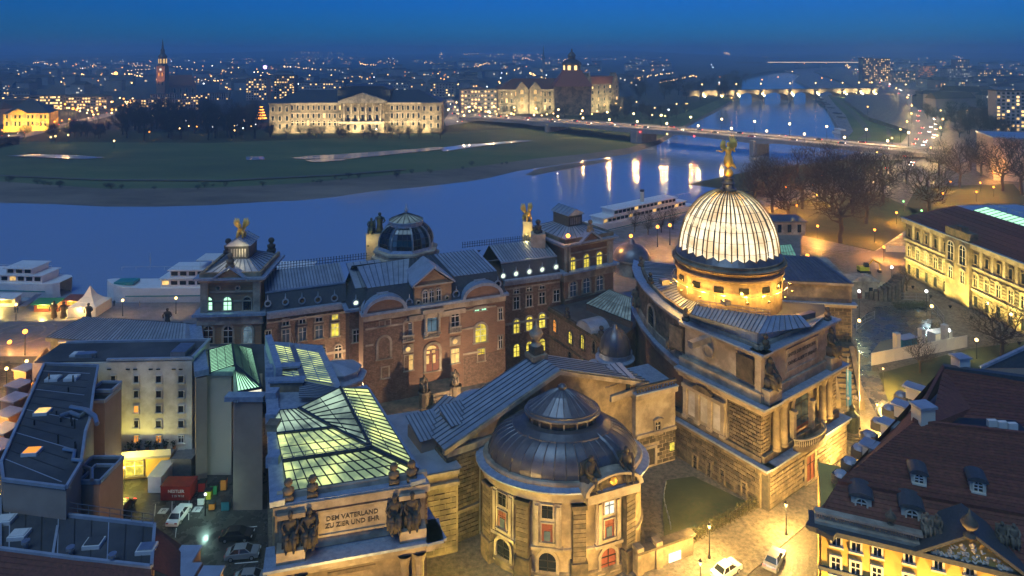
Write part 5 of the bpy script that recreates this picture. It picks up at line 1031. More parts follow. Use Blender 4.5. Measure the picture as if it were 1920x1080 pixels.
# ---- east pavilion
fe, um, zb, z5 = pavilion((11.4, 149.5), (22.9, 156.6), 15.0, EZ, 25.2, 'brick_red', True, '')
g = Fac(fe.p(0, 0, -.5), fe.p(fe.len, 0, -.5))
for x, y in ((1073, 482), (1099, 477), (1123, 472)): g.win(ac, x, y, y + 26, 10, 'arch', 'pane_yellow', fw=.25, bars='iron')
for x, y in ((1074, 527), (1099, 521), (1124, 516)): fe.win(ac, x, y, y + 28, 12, 'arch', 'glass_blue', fw=.38)
pg = fe.p(-1.2, 27.8, -13.0); MB().box((pg.x, pg.y, 25.5), (2.2, 2.2, 4.6)).build('statue_pedestal', 'pale_stone', ac); statue('griffin', 'gold', pg, 4.2, fe.ang, 'gilded winged statue beside the east pavilion lantern')
statue('bust', 'black_stone', fe.p(-2.0, 26.3, -7.4) , 3.0, fe.ang, 'dark round stone trophy at the river corner of the east pavilion', 'stone_trophy'); MB().box(fe.p(-2.0, 24.0, -7.4), (3.2, 3.2, 4.6)).build('corner_pier', 'pale_stone', ac)
q = thing('floodlight', 'small floodlight below the gilded statue of the east pavilion', 'floodlight', fe.p(-2.6, 25, -11)); MB().box(fe.p(-2.6, 25.1, -11), (.4, .4, .3)).build('lamp_head', 'iron', q); light(q, fe.p(-2.8, 25.6, -10.6), 130, (1, .8, .25), .2)
q = thing('floodlight', 'small floodlight below the gilded statue of the west pavilion', 'floodlight', fp_.p(um, 26.9, -1.2)); MB().box(fp_.p(5.4, 27.0, -1.6), (.4, .4, .3)).build('lamp_head', 'iron', q); light(q, fp_.p(5.4, 28.6, -1.4), 90, (1, .8, .4), .2)
# ================================================================== beige annex with the green glass roof
an = thing('studio_annex', 'plain beige windowless block with green-lit glass gable roof behind it', 'building', (-44, 106, 0))
def prism_px(pix, z, z0=0.0): return [(p.x, p.y) for p in (gz(x, y, z) for x, y in pix)]
P1 = prism_px([(372, 703), (434, 703), (437, 650), (372, 650)], 15.8); MB().prism(P1, 0, 15.8).build('rear_wall', 'plaster_beige', an)
P2 = prism_px([(437, 752), (492, 752), (492, 700), (437, 703)], 15.9); MB().prism(P2, 0, 15.9).build('front_wall', 'plaster_brown', an)
fA = Fac(P1[0], P1[1]); mb = MB(); fA.box(mb, -.5, fA.len + .3, 15.8, 16.5, -1.3, .3); mb.build('parapet', 'lead_ledge', an)
fB = Fac(P2[0], P2[1]); mb = MB(); fB.box(mb, -1.2, fB.len + .2, 15.9, 16.6, -1.4, .3); mb.build('parapet', 'lead_ledge', an)
# dark flat roof running back to the palace pavilion, with a long blue coping on its left
Q = [gz(x, y, 15.6) for x, y in ((372, 703), (437, 703), (437, 750), (497, 752), (497, 645), (378, 645))]; MB().slab(Q, .5).build('flat_roof', 'roof_felt', an)
a, b = gz(366, 612, 16.6), gz(378, 700, 16.6); MB().bar(a, b, 2.0, .9).build('coping', 'lead_ledge', an); MB().bar(Vector((a.x, a.y, 8)), Vector((b.x, b.y, 8)), 1.6, 15.8).build('side_wall', 'plaster_brown', an)
rb, rf_ = gz(435, 645, 18.5), gz(440, 684, 18.5); lb, lf = gz(391, 657, 16.5), gz(394, 699, 16.5); ebk, ef = gz(473, 655, 16.5), gz(490, 727, 16.5); fl0 = gz(446, 735, 16.5)
glass_roof(an, lf, lb, rb, rf_, 16, 3, 'pane_green'); glass_roof(an, ef, ebk, rb, rf_, 22, 3, 'pane_green'); glass_roof(an, fl0, ef, rf_, rf_, 7, 1, 'pane_green')
MB().bar(rb, rf_, .25, .25).build('ridge_bar', 'bar_dark', an)
for q0, q1 in ((lb, lf), (ebk, ef), (fl0, ef), (rf_, ef)): MB().bar(q0, q1, .28, .3).build('eave_bar', 'bar_dark', an)
fG = Fac(fl0, ef); mb = MB(); fG.box(mb, -.1, fG.len, 14.9, 16.4, -.3, .1); mb.build('glass_end', 'pane_white', an)
roof_panels(an, gz(438, 755, 16.1), gz(446, 755, 16.1), gz(446, 700, 16.1), gz(438, 700, 16.1), 3, 'lead')
# ================================================================== exhibition hall with glass roofs and the inscription front
ha = thing('exhibition_hall', 'stone exhibition hall with yellow-green glass roofs and a carved inscription', 'hall', (-20, 90, 0))
HZ = 17.0; hA, hB, hC = gz(512, 953, HZ), gz(806.5, 906.5, HZ), gz(693, 727, HZ); hD = gz(640, 690, HZ); hE = gz(604, 648, HZ); hF = gz(503, 640, HZ)
foot = [(hA.x, hA.y), (hB.x, hB.y), (hC.x, hC.y), (gz(641, 727, HZ).x, gz(641, 727, HZ).y), (hE.x, hE.y), (hF.x, hF.y)]
# body kept inside the cornice line
cxm, cym = sum(p[0] for p in foot) / 6, sum(p[1] for p in foot) / 6; body = [(cxm + (x - cxm) * .965, cym + (y - cym) * .975) for x, y in foot]
MB().prism(body, 0, HZ - .9).build('wall', 'sandstone', ha); MB().prism(foot, HZ - .9, HZ - .05).build('cornice', 'pale_stone', ha); MB().prism([(cxm + (x - cxm) * .992, cym + (y - cym) * .992) for x, y in foot], HZ - .05, HZ + .12).build('cornice_lead', 'lead_ledge', ha)
ff = Fac(hA, hB); fr = Fac(hB, hC)
# attic coping
mb = MB(); ff.box(mb, .3, ff.len - .2, HZ + .1, HZ + .75, -1.7, -1.1); mb.build('attic_coping', 'pale_stone', ha)
mb = MB(); fr.box(mb, .3, fr.len, HZ + .1, HZ + .55, -2.2, -.4); mb.build('side_coping', 'lead_ledge', ha)
pL = Fac(hF, hA); a, b = gz(505, 650, HZ + .4), gz(520, 945, HZ + .4); MB().bar(a, b, 1.6, .6).build('side_coping', 'lead_ledge', ha)
for y in (700, 740, 780, 800, 860): q = gz(508 + (y - 650) * .03, y, HZ + .9); MB().box(q, (1.5, 1.7, 1.3)).build('parapet_block', 'sandstone' if y in (800,) else 'lead_ledge', ha)
# glazing
ZE, ZR, ZV = 17.7, 19.0, 18.0
FLp, FRp, BRp = gz(540, 922, ZE), gz(784, 884, ZE), gz(690, 730, ZE); R0, R1, R2 = gz(530, 866, ZR), gz(697, 842, ZR), gz(638, 727, ZR); V0, V1, V2_ = gz(519, 815, ZV), gz(625, 803, ZV), gz(560, 766, ZV); BL = gz(515, 770, ZV + .3)
glass_roof(ha, FLp, FRp, R1, R0, 12, 3); glass_roof(ha, FRp, BRp, R2, R1, 18, 2)
glass_roof(ha, V0, V1, R1, R0, 8, 2); glass_roof(ha, V1, V2_, R2, R1, 9, 2, 'hall_glass_blue'); glass_roof(ha, V0, V1, V2_, BL, 6, 2, 'hall_glass_blue')
for a, b in ((R0, R1), (R1, R2), (R1, FRp), (R1, V1), (V1, V2_), (V0, V1)): MB().bar(a + Vector((0, 0, .12)), b + Vector((0, 0, .12)), .38, .3).build('ridge_bar', 'bar_dark', ha)
# walkway on the ridge with a rail
for k in range(9):
    q = lerp(R2, R1, k / 8); MB().bar(q, q + Vector((0, 0, 1.1)), .06, .06).build('rail_post', 'metal_grey', ha)
    q = lerp(R0, R1, k / 8); MB().bar(q, q + Vector((0, 0, .9)), .06, .06).build('rail_post', 'metal_grey', ha)
for zz in (.55, 1.05): MB().bar(R2 + Vector((0, 0, zz)), R1 + Vector((0, 0, zz)), .06, .06).build('rail', 'metal_grey', ha); MB().bar(R0 + Vector((0, 0, zz * .85)), R1 + Vector((0, 0, zz * .85)), .06, .06).build('rail', 'metal_grey', ha)
# rear skylight with louvres, and the ribbed roof between
q0, q1, q2, q3 = gz(527, 704, 17.9), gz(624, 720, 17.7), gz(598, 662, 17.7), gz(511, 646, 19.4)
glass_roof(ha, q0, q3, q2, q1, 14, 4, 'hall_glass', 'lead_ledge', .13)
MB().bar(lerp(q0, q1, .42) + Vector((0, 0, .3)), lerp(q3, q2, .42) + Vector((0, 0, .3)), .7, .35).build('walkway', 'metal_grey', ha)
for k in range(2): q = lerp(q3, q2, .36 + .12 * k); MB().tube([q, q + Vector((.3, 0, 2.4)), q + Vector((.7, .4, 0))], .05, 5).build('ladder_hoop', 'galvanised', ha)
MB().bar(gz(503, 640, 18.9), gz(523, 703, 18.9), 1.0, 2.2).build('light_shaft', 'lead_ledge', ha)
roof_panels(ha, gz(560, 746, 17.9), gz(562, 712, 17.9), gz(640, 728, 18.6), gz(622, 745, 18.2), 9, 'lead')
for (xa, ya, xb, yb, zt_) in ((502, 712, 560, 708, 18.9), (506, 738, 568, 736, 18.9)):
    g = Fac(gz(xa, ya, HZ), gz(xb, yb, HZ)); mb = MB(); g.box(mb, 0, g.len, HZ, zt_ - .3, -.8, 0); mb.build('rear_attic', 'sandstone', ha); mb = MB(); g.box(mb, -.2, g.len + .2, zt_ - .3, zt_, -1.2, .3); mb.build('rear_attic_coping', 'lead_ledge', ha)
# octagonal oriel at the rear right
oc = gz(640, 694, 15.5); mb = MB().lathe((oc.x, oc.y, 0), [(3.3, 0), (3.3, 13.6), (3.9, 13.9), (3.9, 14.4)], 8, rot=pi / 8); mb.build('oriel_wall', 'pale_stone', ha)
MB().lathe((oc.x, oc.y, 0), [(4.1, 14.4), (4.1, 14.7), (3.0, 14.9), (3.0, 15.5), (3.2, 15.6), (3.2, 15.9)], 8, rot=pi / 8).build('oriel_cornice', 'lead_ledge', ha)
for k in range(8): a0, a1 = pi / 8 + k * pi / 4, pi / 8 + (k + 1) * pi / 4; MB().add([(oc.x + 3.2 * cos(a0), oc.y + 3.2 * sin(a0), 15.9), (oc.x + 3.2 * cos(a1), oc.y + 3.2 * sin(a1), 15.9), (oc.x - 2, oc.y, 17.0)], [(0, 1, 2)]).build('oriel_roof_panel', 'lead', ha)
inst('oriel_window', PANE(.8, 2.0, 'pane_warm'), (oc.x + 2.4, oc.y - 2.2, 11.5), radians(45), ha)
# inscription panel
def panel(fac, x0, y0, x1, y1, name, mat, o0, o1, parent):
    ua, za = fac.uz(x0, y1, o1); ub, zb = fac.uz(x1, y0, o1); mb = MB(); fac.box(mb, ua, ub, za, zb, o0, o1); return mb.build(name, mat, parent), (ua, ub, za, zb)
fi = Fac(ff.p(0, 0, -.35), ff.p(ff.len, 0, -.35)); uL, uR = fi.uz(598, 990)[0], fi.uz(722, 970)[0]; zi = fi.uz(660, 972)[1]
mb = MB(); fi.box(mb, .6, fi.len - .6, 11.6, HZ - .9, -.5, 0); mb.build('attic_wall', 'pale_stone', ha)
mb = MB(); hh = 1.25
for a, b, c, d in ((uL - .3, uR + .3, zi + hh, zi + hh + .25), (uL - .3, uR + .3, zi - hh - .25, zi - hh), (uL - .3, uL, zi - hh, zi + hh), (uR, uR + .3, zi - hh, zi + hh)): fi.box(mb, a, b, c, d, 0, .16)
mb.build('inscription_frame', 'pale_stone', ha)
text('DEM VATERLAND', fi, (uL + uR) / 2, zi + .38, .72, 'black_stone', ha, .03, .03, bold=.012); text('ZU ZIER UND EHR', fi, (uL + uR) / 2, zi - .42, .72, 'black_stone', ha, .03, .03, bold=.012)
# projecting ledge of the main storey, storey wall, columns
LZ = 11.3
mb = MB(); ff.box(mb, -.9, ff.len + 1.3, LZ - .1, LZ + .2, -2, 1.9); fr.box(mb, -1.9, fr.len * .7, LZ - .1, LZ + .2, -1, 1.3); mb.build('storey_ledge', 'lead_ledge', ha)
mb = MB(); ff.box(mb, -.5, ff.len + .9, LZ - .9, LZ - .1, -2, 1.4); ff.box(mb, 0, ff.len + .4, LZ - 1.5, LZ - .9, -2, .9); fr.box(mb, -1.5, fr.len * .7, LZ - .9, LZ - .1, -1, .9); mb.build('storey_cornice', 'pale_stone', ha)
for u, w in ((.4, 3.0), (ff.len - 3.6, 3.0)):
    ff.box(MB(), u, u + w, LZ + .2, LZ + 1.5, -.5, 1.3).build('figure_pedestal', 'pale_stone', ha); ff.box(MB(), u, u + w, LZ + 4.5, LZ + 5.0, -.5, .5).build('figure_canopy', 'pale_stone', ha)
mb = MB(); ff.box(mb, .4, ff.len - .4, 0, LZ - 1.5, -1, .05); mb.build('front_wall', 'sandstone', ha)
for u in (1.3, 3.0, ff.len - 3.0, ff.len - 1.3): MB().lathe(ff.p(u, 1.5, .75), [(.62, 0), (.55, .4), (.48, 7.2), (.75, 8.1), (.78, 8.4)], 12).build('column', 'sandstone', ha)
panel(ff, 614, 1058, 704, 1082, 'relief_panel', 'dark_stone', .05, .12, ha)
fr.blocks(ha, 1.0, fr.len * .55, LZ + .3, HZ - 1.0, 1.5, .62, .1, 'sandstone', seed=4)
# seated figures on the attic and heads on the coping
SEAT = [(544, 976, 'leftmost seated stone figure below the hall cornice'), (580, 970, 'second seated stone figure left of the carved inscription'), (741, 946, 'seated stone figure just right of the carved inscription'), (774, 940, 'rightmost seated stone figure below the hall cornice')]
for x, y, lab in SEAT: u, z = ff.uz(x, y + 38, .9); statue('sit', 'black_stone', ff.p(u, LZ + 1.5, .55), 3.6, ff.ang, lab)
for x, lab in ((541, 'leftmost dark stone head on the coping of the hall'), (586, 'second dark stone head on the coping of the hall'), (738, 'third dark stone head on the coping of the hall'), (771, 'rightmost dark stone head on the coping of the hall')): u, _ = ff.uz(x, 930, -1.3); statue('bust', 'dark_stone', ff.p(u, HZ + .15, -.9), 2.3, ff.ang, lab, 'stone_bust')
# ================================================================== low connecting wing between hall and domed pavilion
cw = thing('linking_wing', 'low yellow-lit ashlar wall linking the hall and the domed pavilion', 'wing', gz(825, 1035))
lA, lB = gz(798, 1048, 0), gz(852, 1036, 0); fl2 = Fac(lA, lB); zl = 11.2
mb = MB(); fl2.box(mb, -1.5, fl2.len + .5, 0, zl, -9, 0); mb.build('wall', 'sandstone', cw); fl2.blocks(cw, -.5, fl2.len + .3, .3, 9.0, 1.5, .7, .12, 'sandstone', seed=9)
mb = MB(); fl2.box(mb, -2, fl2.len + .6, 9.2, 9.7, -.2, .5); fl2.box(mb, -2, fl2.len + .6, zl - .5, zl, -9, .45); mb.build('cornice', 'pale_stone', cw)
MB().add([fl2.p(-2, zl + .1, .3), fl2.p(fl2.len + 1, zl + .1, .3), fl2.p(fl2.len - 2, zl + .2, -16), fl2.p(-7, zl + .2, -16)], [(0, 1, 2, 3)]).build('roof', 'lead', cw)
# ================================================================== domed pavilion with the round front
pv_ = thing('domed_pavilion', 'round-fronted sandstone pavilion with dark ribbed oval dome and lantern', 'pavilion', (6.7, 95, 0))
C = Vector((6.9, 95.2)); RXo, RYo = 10.9, 7.8
def ell(a, rx, ry, z):
    k = RXo / 10.4; rx *= k; ry *= k; return Vector((C.x + rx * cos(a), C.y + ry * sin(a), z))
arc_pts = lambda rx, ry, z, a0, a1, n: [ell(a0 + (a1 - a0) * i / n, rx, ry, z) for i in range(n + 1)]
def oval(name, prof, mat, n=48, smooth=False): mb = MB(); mb.lathe((C.x, C.y, 0), [(r, z) for r, z in prof], n, RXo / 10.4, RYo / 10.4); return mb.build(name, mat, pv_, smooth)
oval('drum_wall', [(10.2, 0), (10.2, 11.2)], 'sandstone', 40)
oval('entablature', [(10.2, 9.9), (10.6, 10.0), (10.6, 11.0), (11.2, 11.2), (11.2, 11.45)], 'pale_stone', 40)
oval('cornice_lead', [(11.35, 11.4), (11.35, 11.6), (9.7, 12.0), (9.6, 12.3)], 'lead_ledge', 40)
oval('dome_kerb', [(10.3, 11.8), (10.4, 12.1), (10.2, 12.35), (9.7, 12.4)], 'pale_stone', 40)
dprof = [(9.7, 12.2), (9.62, 12.9), (9.2, 13.9), (8.4, 14.8), (7.3, 15.5), (6.1, 16.0), (5.2, 16.2)]
NG = 40
for k in range(NG):
    a0, a1 = 2 * pi * k / NG, 2 * pi * (k + 1) / NG; mb = MB(); sx, sy = RXo / 10.4, RYo / 10.4
    for r, z in dprof: mb.v += [(C.x + r * sx * cos(a0), C.y + r * sy * sin(a0), z), (C.x + r * sx * cos(a1), C.y + r * sy * sin(a1), z)]
    mb.f += [(2 * i, 2 * i + 1, 2 * i + 3, 2 * i + 2) for i in range(len(dprof) - 1)]; mb.build('dome_panel', 'copper_brown', pv_, True)
    MB().tube([(C.x + (r + .04) * sx * cos(a0), C.y + (r + .04) * sy * sin(a0), z) for r, z in dprof], .20 if k % 10 == 5 else .07, 4).build('dome_seam', 'copper_brown', pv_)
oval('lantern_foot', [(6.6, 15.7), (6.5, 16.0), (5.4, 16.5), (4.4, 16.6)], 'copper_brown', 36)
oval('lantern_drum', [(4.2, 16.4), (4.2, 17.6)], 'black_stone', 36)
for k in range(16): a = 2 * pi * k / 16; inst('lantern_post', cached(('lpost',), lambda: MB().box((0, 0, .6), (.22, .22, 1.2)).mesh('lantern_post', 'pale_stone')), ell(a, 4.3, 4.3 * RYo / RXo, 16.45), a, pv_)
oval('lantern_eave', [(4.4, 17.5), (5.0, 17.6), (5.0, 17.85), (4.7, 18.0), (4.75, 18.25), (4.5, 18.35)], 'copper_brown', 36)
apex = Vector((C.x, C.y, 20.9))
for k in range(28):
    a0, a1 = 2 * pi * k / 28, 2 * pi * (k + 1) / 28; e0, e1 = ell(a0, 4.5, 4.5 * RYo / RXo, 18.35), ell(a1, 4.5, 4.5 * RYo / RXo, 18.35); m0, m1 = lerp(e0, apex, .55) + Vector((0, 0, .25)), lerp(e1, apex, .55) + Vector((0, 0, .25))
    MB().add([e0, e1, m1, m0, apex], [(0, 1, 2, 3), (3, 2, 4)]).build('lantern_roof_panel', 'copper_brown', pv_); MB().tube([e0, m0, apex], .05, 4).build('lantern_seam', 'copper_brown', pv_)
MB().lathe(apex - Vector((0, 0, .25)), [(.6, 0), (.6, .35), (.3, .6), (.1, .7)], 10).build('lantern_cap', 'copper_brown', pv_)
# round front: pilasters, bays, windows below the cornice (angles as seen from the street)
def tang(a): d = Vector((-RXo * sin(a), RYo * cos(a))); return atan2(d.y, d.x)
def bay(a, arched=False, lit=False):
    p = ell(a, 10.22, 10.22 * RYo / RXo, 0); fb = Fac((p.x - cos(tang(a)) * 1.9, p.y - sin(tang(a)) * 1.9), (p.x + cos(tang(a)) * 1.9, p.y + sin(tang(a)) * 1.9))
    mb = MB(); fb.box(mb, .1, 3.7, 4.3, 9.9, -.8, .25); mb.build('bay_wall', 'pale_stone', pv_)
    fb.winuz(pv_, 1.9, 8.0, 1.4, 1.7, 'rect', 'pane_white' if lit else 'glass_dark', fw=.14, bars='iron', out=.26, sill=False)
    fb.winuz(pv_, 1.9, 5.1, 1.4, 2.3, 'rect', 'wood_red', fw=.14, bars='wood_red', out=.26)
    mb = MB(); fb.box(mb, 1.5, 2.3, 5.2, 6.4, .3, .36); mb.build('casement_pane', 'glass_blue', pv_)
    for u in (.55, 3.25): mb = MB(); fb.box(mb, u - .22, u + .22, 4.5, 9.6, .25, .45); mb.build('slim_pilaster', 'pale_stone', pv_)
    mb = MB(); fb.box(mb, -.1, 3.9, 4.0, 4.4, -.4, .5); mb.build('bay_sill', 'pale_stone', pv_)
    fb.winuz(pv_, 1.9, .7, 2.2, 2.9, 'arch', 'wood_red' if lit else 'glass_dark', fw=.4, bars='iron', out=.02)
for a, lit in ((radians(222), False), (radians(257), False), (radians(300), True)): bay(a, False, lit)
for a in (radians(206), radians(240), radians(278), radians(318)):
    p = ell(a, 10.3, 10.3 * RYo / RXo, 0); rz = tang(a); mb = MB(); mb.box((p.x, p.y, 5.0), (1.7, 1.3, 9.9), rz); mb.box((p.x, p.y, 1.4), (2.1, 1.9, 2.8), rz); mb.box((p.x, p.y, 9.7), (2.0, 1.7, .5), rz); mb.build('pier', 'dark_stone', pv_)
    for k in range(11):
        n_ = Vector((sin(rz), -cos(rz))); inst('stone_block', cached(('pblk',), lambda: MB().box((0, 0, 0), (1.62, .24, .52)).mesh('stone_block', 'dark_stone')), (p.x + n_.x * .66, p.y + n_.y * .66, 3.4 + k * .58), rz, pv_)
oval('plinth', [(10.7, 0), (10.7, 1.0), (10.35, 1.2)], 'dark_stone', 40); oval('string_course', [(10.2, 3.85), (10.5, 3.9), (10.5, 4.1), (10.2, 4.2)], 'pale_stone', 40)
# projecting pedimented bay with reclining figures
a = radians(300); pm = ell(a, 11.3, 11.3 * RYo / RXo, 0); rz = tang(a); fb = Fac((pm.x - cos(rz) * 3.6, pm.y - sin(rz) * 3.6), (pm.x + cos(rz) * 3.6, pm.y + sin(rz) * 3.6))
mb = MB(); fb.box(mb, -.2, 7.4, 10.4, 11.5, -2, .3); mb.build('porch_entablature', 'pale_stone', pv_)
mb = MB(); arcp = [(3.6 + 3.9 * cos(pi * k / 12), 11.6 + 1.9 * sin(pi * k / 12)) for k in range(13)]; fb.poly(mb, arcp, -1.2, -.2); mb.build('porch_tympanum', 'dark_stone', pv_)
mb = MB(); k0 = 0
for rr, o in ((3.7, .5), (4.25, .5), (3.7, -1.4), (4.25, -1.4)): mb.v += [tuple(fb.p(3.6 + rr * cos(pi * k / 12), 11.55 + rr * .5 * sin(pi * k / 12), o)) for k in range(13)]
for i in range(12): q, b, c, d = i, 13 + i, 26 + i, 39 + i; mb.f += [(q, b, b + 1, q + 1), (b, d, d + 1, b + 1), (q, c, c + 1, q + 1)]
mb.build('porch_arch', 'pale_stone', pv_)
MB().lathe(fb.p(3.6, 12.0, .1), [(.1, 0), (.45, .25), (.5, .6), (.3, 1.0), (.05, 1.1)], 10, 1, .5).build('gilded_shield', 'gold', pv_)
statue('sit', 'black_stone', fb.p(1.0, 11.9, -.6), 3.8, rz + .3, 'dark reclining figure left on the porch pediment of the domed pavilion'); statue('sit', 'black_stone', fb.p(6.0, 11.9, -.6), 3.8, rz - .2, 'dark reclining figure right on the porch pediment of the domed pavilion')
# gabled roof block behind the dome
GA, GB = Vector((-8.8, 94.2)), Vector((21.4, 112.6)); fg = Fac(GA, GB); zf = 13.0; ug, _ = fg.uz(1046, 690); zp = fg.uz(1046, 697)[1]
mb = MB(); fg.poly(mb, [(0, 0), (fg.len, 0), (fg.len, zf), (ug, zp), (0, zf)], -7.0, 0); mb.build('gable_wall', 'sandstone', pv_)
for (u0, z0), (u1, z1_) in (((-.7, zf - .1), (ug, zp + .25)), ((ug, zp + .25), (fg.len + .8, zf - .1))):
    mb = MB(); mb.hexa([fg.p(u0, z0 - .5, .6), fg.p(u1, z1_ - .5, .6), fg.p(u1, z1_ - .5, -.1), fg.p(u0, z0 - .5, -.1), fg.p(u0, z0 + .15, .6), fg.p(u1, z1_ + .15, .6), fg.p(u1, z1_ + .15, -.1), fg.p(u0, z0 + .15, -.1)]); mb.build('raking_cornice', 'pale_stone', pv_)
roof_panels(pv_, fg.p(-.7, zf + .2, -6.2), fg.p(-.7, zf + .2, .4), fg.p(ug, zp + .5, .4), fg.p(ug, zp + .5, -6.2), 7)
roof_panels(pv_, fg.p(fg.len + .8, zf + .2, .4), fg.p(fg.len + .8, zf + .2, -6.2), fg.p(ug, zp + .5, -6.2), fg.p(ug, zp + .5, .4), 7)
for u0, u1 in ((-.3, fg.len * .22), (fg.len * .8, fg.len + .3)): fg.box(MB(), u0, u1, zf - 1.1, zf - .2, 0, .45).build('eaves_cornice', 'pale_stone', pv_)
# corner pier of rough ashlar at the left foot of the gable
fpr = Fac(fg.p(-.3, 0, .5), fg.p(4.6, 0, .5)); mb = MB(); fpr.box(mb, 0, 4.9, 0, zf - 1.1, -3, 0); mb.build('corner_pier', 'dark_stone', pv_); fpr.blocks(pv_, .05, 4.85, 4.6, zf - 1.2, 1.2, .55, .1, 'dark_stone', seed=21); fpr.blocks(pv_, .05, 4.85, .2, 3.9, 1.2, .6, .12, 'dark_stone', seed=22)
mb = MB(); fpr.box(mb, -.3, 5.1, 4.0, 4.5, -3, .35); mb.build('pier_band', 'sandstone', pv_)
fps = Fac(fg.p(-.3, 0, -7), fg.p(-.3, 0, .5)); fps.blocks(pv_, .1, 7.4, 4.6, zf - 1.2, 1.2, .55, .1, 'sandstone', seed=23); fps.blocks(pv_, .1, 7.4, .2, 3.9, 1.2, .6, .12, 'sandstone', seed=24)
MB().tube([fpr.p(4.9, .2, .35), fpr.p(4.9, zf - 1.2, .35)], .09, 6).build('downpipe', 'galvanised', pv_)
# roof dormers left of the gable
for (x0, y0, w, d, zz, hgt) in ((868, 790, 3.4, 4.2, 14.6, 1.5), (812, 818, 3.6, 5, 13.2, 2.2)):
    q = gz(x0, y0, zz); g = Fac((q.x - w / 2 * .86, q.y - w / 2 * .5), (q.x + w / 2 * .86, q.y + w / 2 * .5)); mb = MB(); g.box(mb, 0, w, zz - 3, zz - .2, -d, 0); mb.build('roof_dormer', 'plaster_brown' if x0 < 850 else 'pale_stone', pv_)
    roof_panels(pv_, g.p(-.3, zz - .1, .3), g.p(w + .3, zz - .1, .3), g.p(w + .3, zz + hgt * .5, -d), g.p(-.3, zz + hgt * .5, -d), 7)
    if x0 > 850: inst('dormer_opening', PANE(2.2, .9, 'glass_dark'), g.p(w / 2, zz - .8, .03), g.ang, pv_)
roof_panels(pv_, gz(790, 785, 11.6), gz(845, 812, 11.6), gz(905, 760, 13.4), gz(835, 740, 11.8), 8)
q = gz(905, 752, 13.2); mb = MB(); mb.lathe(q, [(3.2, -.3), (3.2, .5), (2.7, .9), (2.4, .9)], 20, 1.3, .8); mb.build('round_skylight_kerb', 'lead', pv_); MB().lathe(q + Vector((0, 0, .9)), [(2.4, 0), (1.5, .5), (.05, .75)], 20, 1.3, .8).build('round_skylight', 'lead_ledge', pv_)
roof_panels(pv_, gz(1085, 715, 13.4), gz(1150, 722, 13.4), gz(1170, 690, 13.4), gz(1100, 690, 13.4), 6)
q = gz(1165, 716, 14.4); g = Fac((q.x - 2.6, q.y - 1.2), (q.x + 2.2, q.y + 1.4)); mb = MB(); g.box(mb, 0, g.len, 12, 14.3, -4, 0); mb.build('roof_dormer', 'pale_stone', pv_); roof_panels(pv_, g.p(-.3, 14.3, .4), g.p(g.len + .3, 14.3, .4), g.p(g.len + .3, 15.3, -4), g.p(-.3, 15.3, -4), 6)
for u in (.9, 2.6, 4.2): inst('dormer_opening', PANE(.8, 1.2, 'glass_dark'), g.p(u, 13.4, .03), g.ang, pv_)
# white urn on the gable ridge
q = fg.p(ug - .6, zp + .4, -5.0); MB().box(q + Vector((0, 0, .3)), (2.6, 2.6, .8), fg.ang).build('urn_plinth', 'sandstone', pv_); MB().box(q + Vector((0, 0, 1.2)), (1.7, 1.7, 1.4), fg.ang).build('urn_plinth', 'dark_stone', pv_)
statue('urn', 'pale_stone', q + Vector((0, 0, 1.9)), 4.0, 0, 'white stone urn on the ridge behind the oval dome', 'stone_urn', 'urn')
# small pale wing right of the dome with one pedimented window
sw = thing('side_wing', 'small pale wing with one pedimented window right of the oval dome', 'wing', gz(1230, 880)); fs_ = Fac(gz(1192, 884), gz(1266, 862))
mb = MB(); fs_.box(mb, 0, fs_.len, 0, 12.2, -8, 0); mb.build('wall', 'pale_stone', sw); mb = MB(); fs_.box(mb, -.3, fs_.len + .2, 11.4, 12.2, -8, .5); mb.build('cornice', 'pale_stone', sw); fs_.box(MB(), 0, fs_.len, 5.2, 5.7, 0, .35).build('string_course', 'pale_stone', sw)
mb = MB(); fs_.box(mb, -.3, fs_.len + .3, 12.2, 12.4, -8, .6); mb.build('roof', 'lead_ledge', sw); mb = MB(); fs_.box(mb, 0, fs_.len, 13.1, 13.4, -.2, .3); mb.build('balustrade_rail', 'dark_stone', sw)
for i in range(14): inst('baluster', cached(('bal2',), lambda: MB().lathe((0, 0, 0), [(.1, 0), (.16, .25), (.08, .5), (.12, .75)], 6).mesh('baluster', 'dark_stone')), fs_.p((i + .5) * fs_.len / 14, 12.4, .05), 0, sw)
fs_.win(sw, 1233, 790, 812, 9, 'hood', 'glass_dark', fw=.3, bars='cream_paint'); fs_.win(sw, 1218, 840, 872, 18, 'plainrect', 'black_stone', fw=.4, bars=None, name='doorway', sill=False); fs_.blocks(sw, .0, fs_.len, .2, 5.1, 1.2, .6, .1, 'dark_stone', seed=31, skip=lambda u, z: abs(u - fs_.uz(1218, 860)[0]) < 1.6 and z < 4)
inst('door_light', PANE(.8, 1.2, 'pane_yellow'), fs_.p(fs_.uz(1262, 855)[0] - .3, 2.4, .1), fs_.ang, sw)
